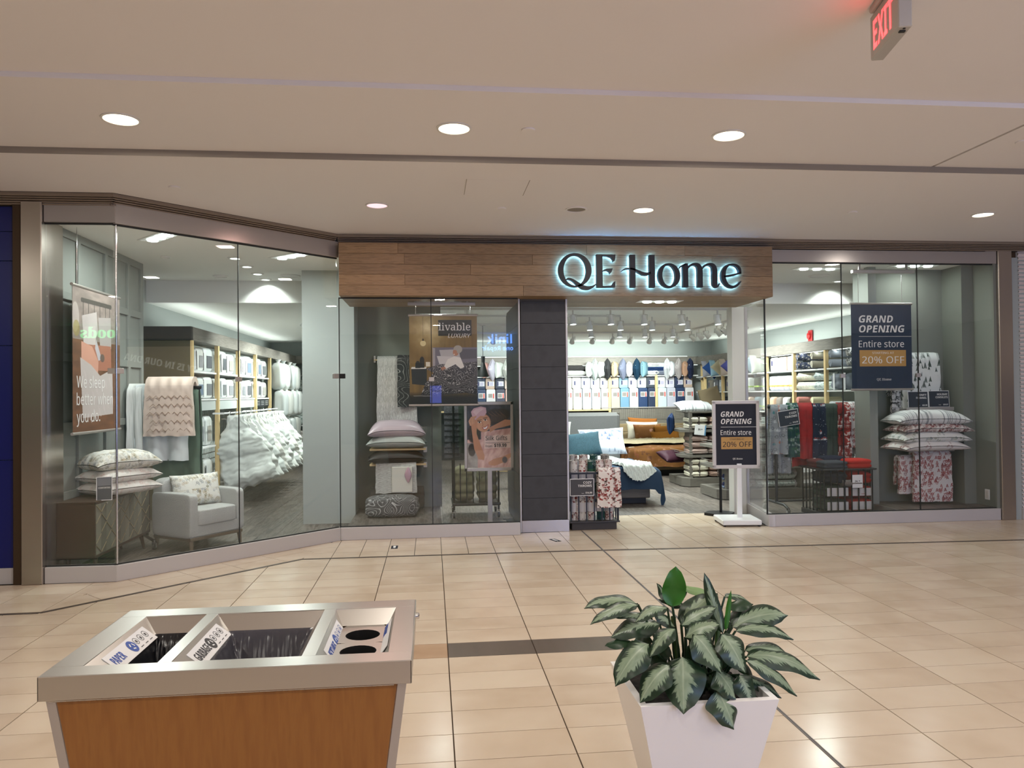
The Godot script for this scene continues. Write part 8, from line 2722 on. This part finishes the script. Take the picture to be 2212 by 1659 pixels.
func islands() -> void:
	gondola("grey display island of folded throws in the middle of the shop", Vector3(4.05, 0, -11.66), 0.62, 0.75, 1.16, [0.5, 0.9])
	var th := [["d6d0bd", 0.14, "cream"], ["a68f86", 0.54, "mauve pink"], ["cfc9b8", 0.94, "cream"]]
	for row in 3:
		for col in 2:
			for k in 3 if row != 2 else 2:
				var c: String = th[row][0] if col == 0 else ["a98d80", "9c857d", "a98d80"][row]
				var o := thing("folded_throw", "%s folded throw, %s of %s pile, %s shelf of farther island" % [th[row][2] if col == 0 else "pink", ["bottom one", "second", "third"][k], ["left", "right"][col], ["lowest", "middle", "top"][row]], "throw", Vector3(4.2 + col * 0.3, [0.141, 0.501, 0.901][row] + k * 0.1, -11.88))
				part(o, "throw", soft_mesh(0.32 if col == 0 else 0.24, 0.105, 0.36, 0.4, 1, 280 + k, 0.05), cloth(hexc(c), 0.95))
				if row != 1:
					part(o, "ribbon", MB.new().box(Vector3(0, 0.052, 0), Vector3(0.035, 0.108, 0.37), 0.02), mat(hexc("4a403c"), 0.7))
	card("price_card", "blue-edged white price card on the farther island's top shelf", Vector3(4.2, 0.82, -11.673), Vector3(0, 0, -0.12), 0.17, 0.15, M.white_gloss, [])
	var pt := MB.new()
	letters(pt, "39.", -0.04, 0.07, 0.026, -1, true, false, 0.0, 0.001)
	letters(pt, "99", 0.012, 0.08, 0.014, -1, true, false, 0.0, 0.001)
	part(get_node(numbered_last("price_card")), "figures", pt, M.black, Vector3(0, 0, 0.0014))
	part(get_node(numbered_last("price_card")), "blue_edge", MB.new().bx(0.07, 0.091, -0.006, 0.156, 0.0012, 0.0024), mat(hexc("5f8fb5"), 0.5))
	pillow("pillow", "grey ridged pillow lying on top of the farther island", "", fabric("ticking"), 0.6, 0.4, 0.14, Vector3(4.22, 1.26, -11.95), Vector3(-1.3, 0, 0), 290)
	pillow("pillow", "tan pillow leaning on the farther island behind the sale sign", "", cloth(hexc("7d6f58")), 0.42, 0.42, 0.15, Vector3(4.55, 1.36, -12.1), Vector3(-0.2, 0.3, 0.2), 291)
	pillow("pillow", "dark plum velvet cushion poking out at the farther island's left side", "", cloth(hexc("3a1c28"), 0.6), 0.42, 0.34, 0.13, Vector3(3.9, 0.45, -12.15), Vector3(-1.2, 0.3, 0), 292)
	pillow("pillow", "blue cushion poking out at the farther island's upper left", "", cloth(hexc("23375c")), 0.3, 0.3, 0.1, Vector3(3.9, 0.98, -12.2), Vector3(0, 1.1, 0.2), 293)
	gondola("long grey display island of rolled bedding behind the sale sign", Vector3(4.05, 0, -10.18), 1.1, 0.75, 0.98, [0.46, 0.74])
	var rl := [["navy_orange", 0.12, 0.0], ["mocha_print", 0.36, 0.0], ["white_print", 0.62, 0.0], ["white_print", 0.9, 0.0]]
	var names2 := {"navy_orange": "navy and orange", "mocha_print": "brown print", "white_print": "pale green print"}
	for row in 3:
		for k in 4:
			for l in 2:
				var key: String = rl[k][0]
				if row > 0 and k == 3:
					key = "mocha_print"
				var o := solo("rolled_bedding", roll_mesh(0.27, 0.062, 2.0, 0.9, 6), fabric(key), "%s roll, %s from left, %s of %s shelf, nearer island" % [names2[key], ordinal(k), ["bottom", "top"][l], ["lowest", "middle", "top"][row]], "bedding", "", Vector3(4.05 + rl[k][1], [0.141, 0.461, 0.741][row] + l * 0.112, -10.36), Vector3(0, 0.0 if k > 1 else 0.5, 0))
	var pp := [["red snowflake pillow roll lying right of the nearer island", 5.18, 0.27, "red_sprigs"], ["white pillow roll with red trim on the low platform by the nearer island", 5.2, 0.12, "red_sprigs"]]
	for p in pp:
		solo("rolled_bedding", roll_mesh(0.4, 0.085, 2.0, 0.85, 7), fabric(p[3]), p[0], "bedding", "", Vector3(p[1] + 0.1, p[2], -10.4), Vector3.ZERO)
	solo("low_platform", MB.new().bx(5.16, 5.7, 0, 0.12, -10.9, -10.2, 0.004), M.fixture_grey, "low grey platform continuing the nearer island to the right", "platform")

func furnish() -> void:
	signs()
	waste_bin()
	plant()
	left_window()
	left_wall()
	middle_window()
	back_wall()
	doorway()
	islands()
	right_wall()
	right_window()
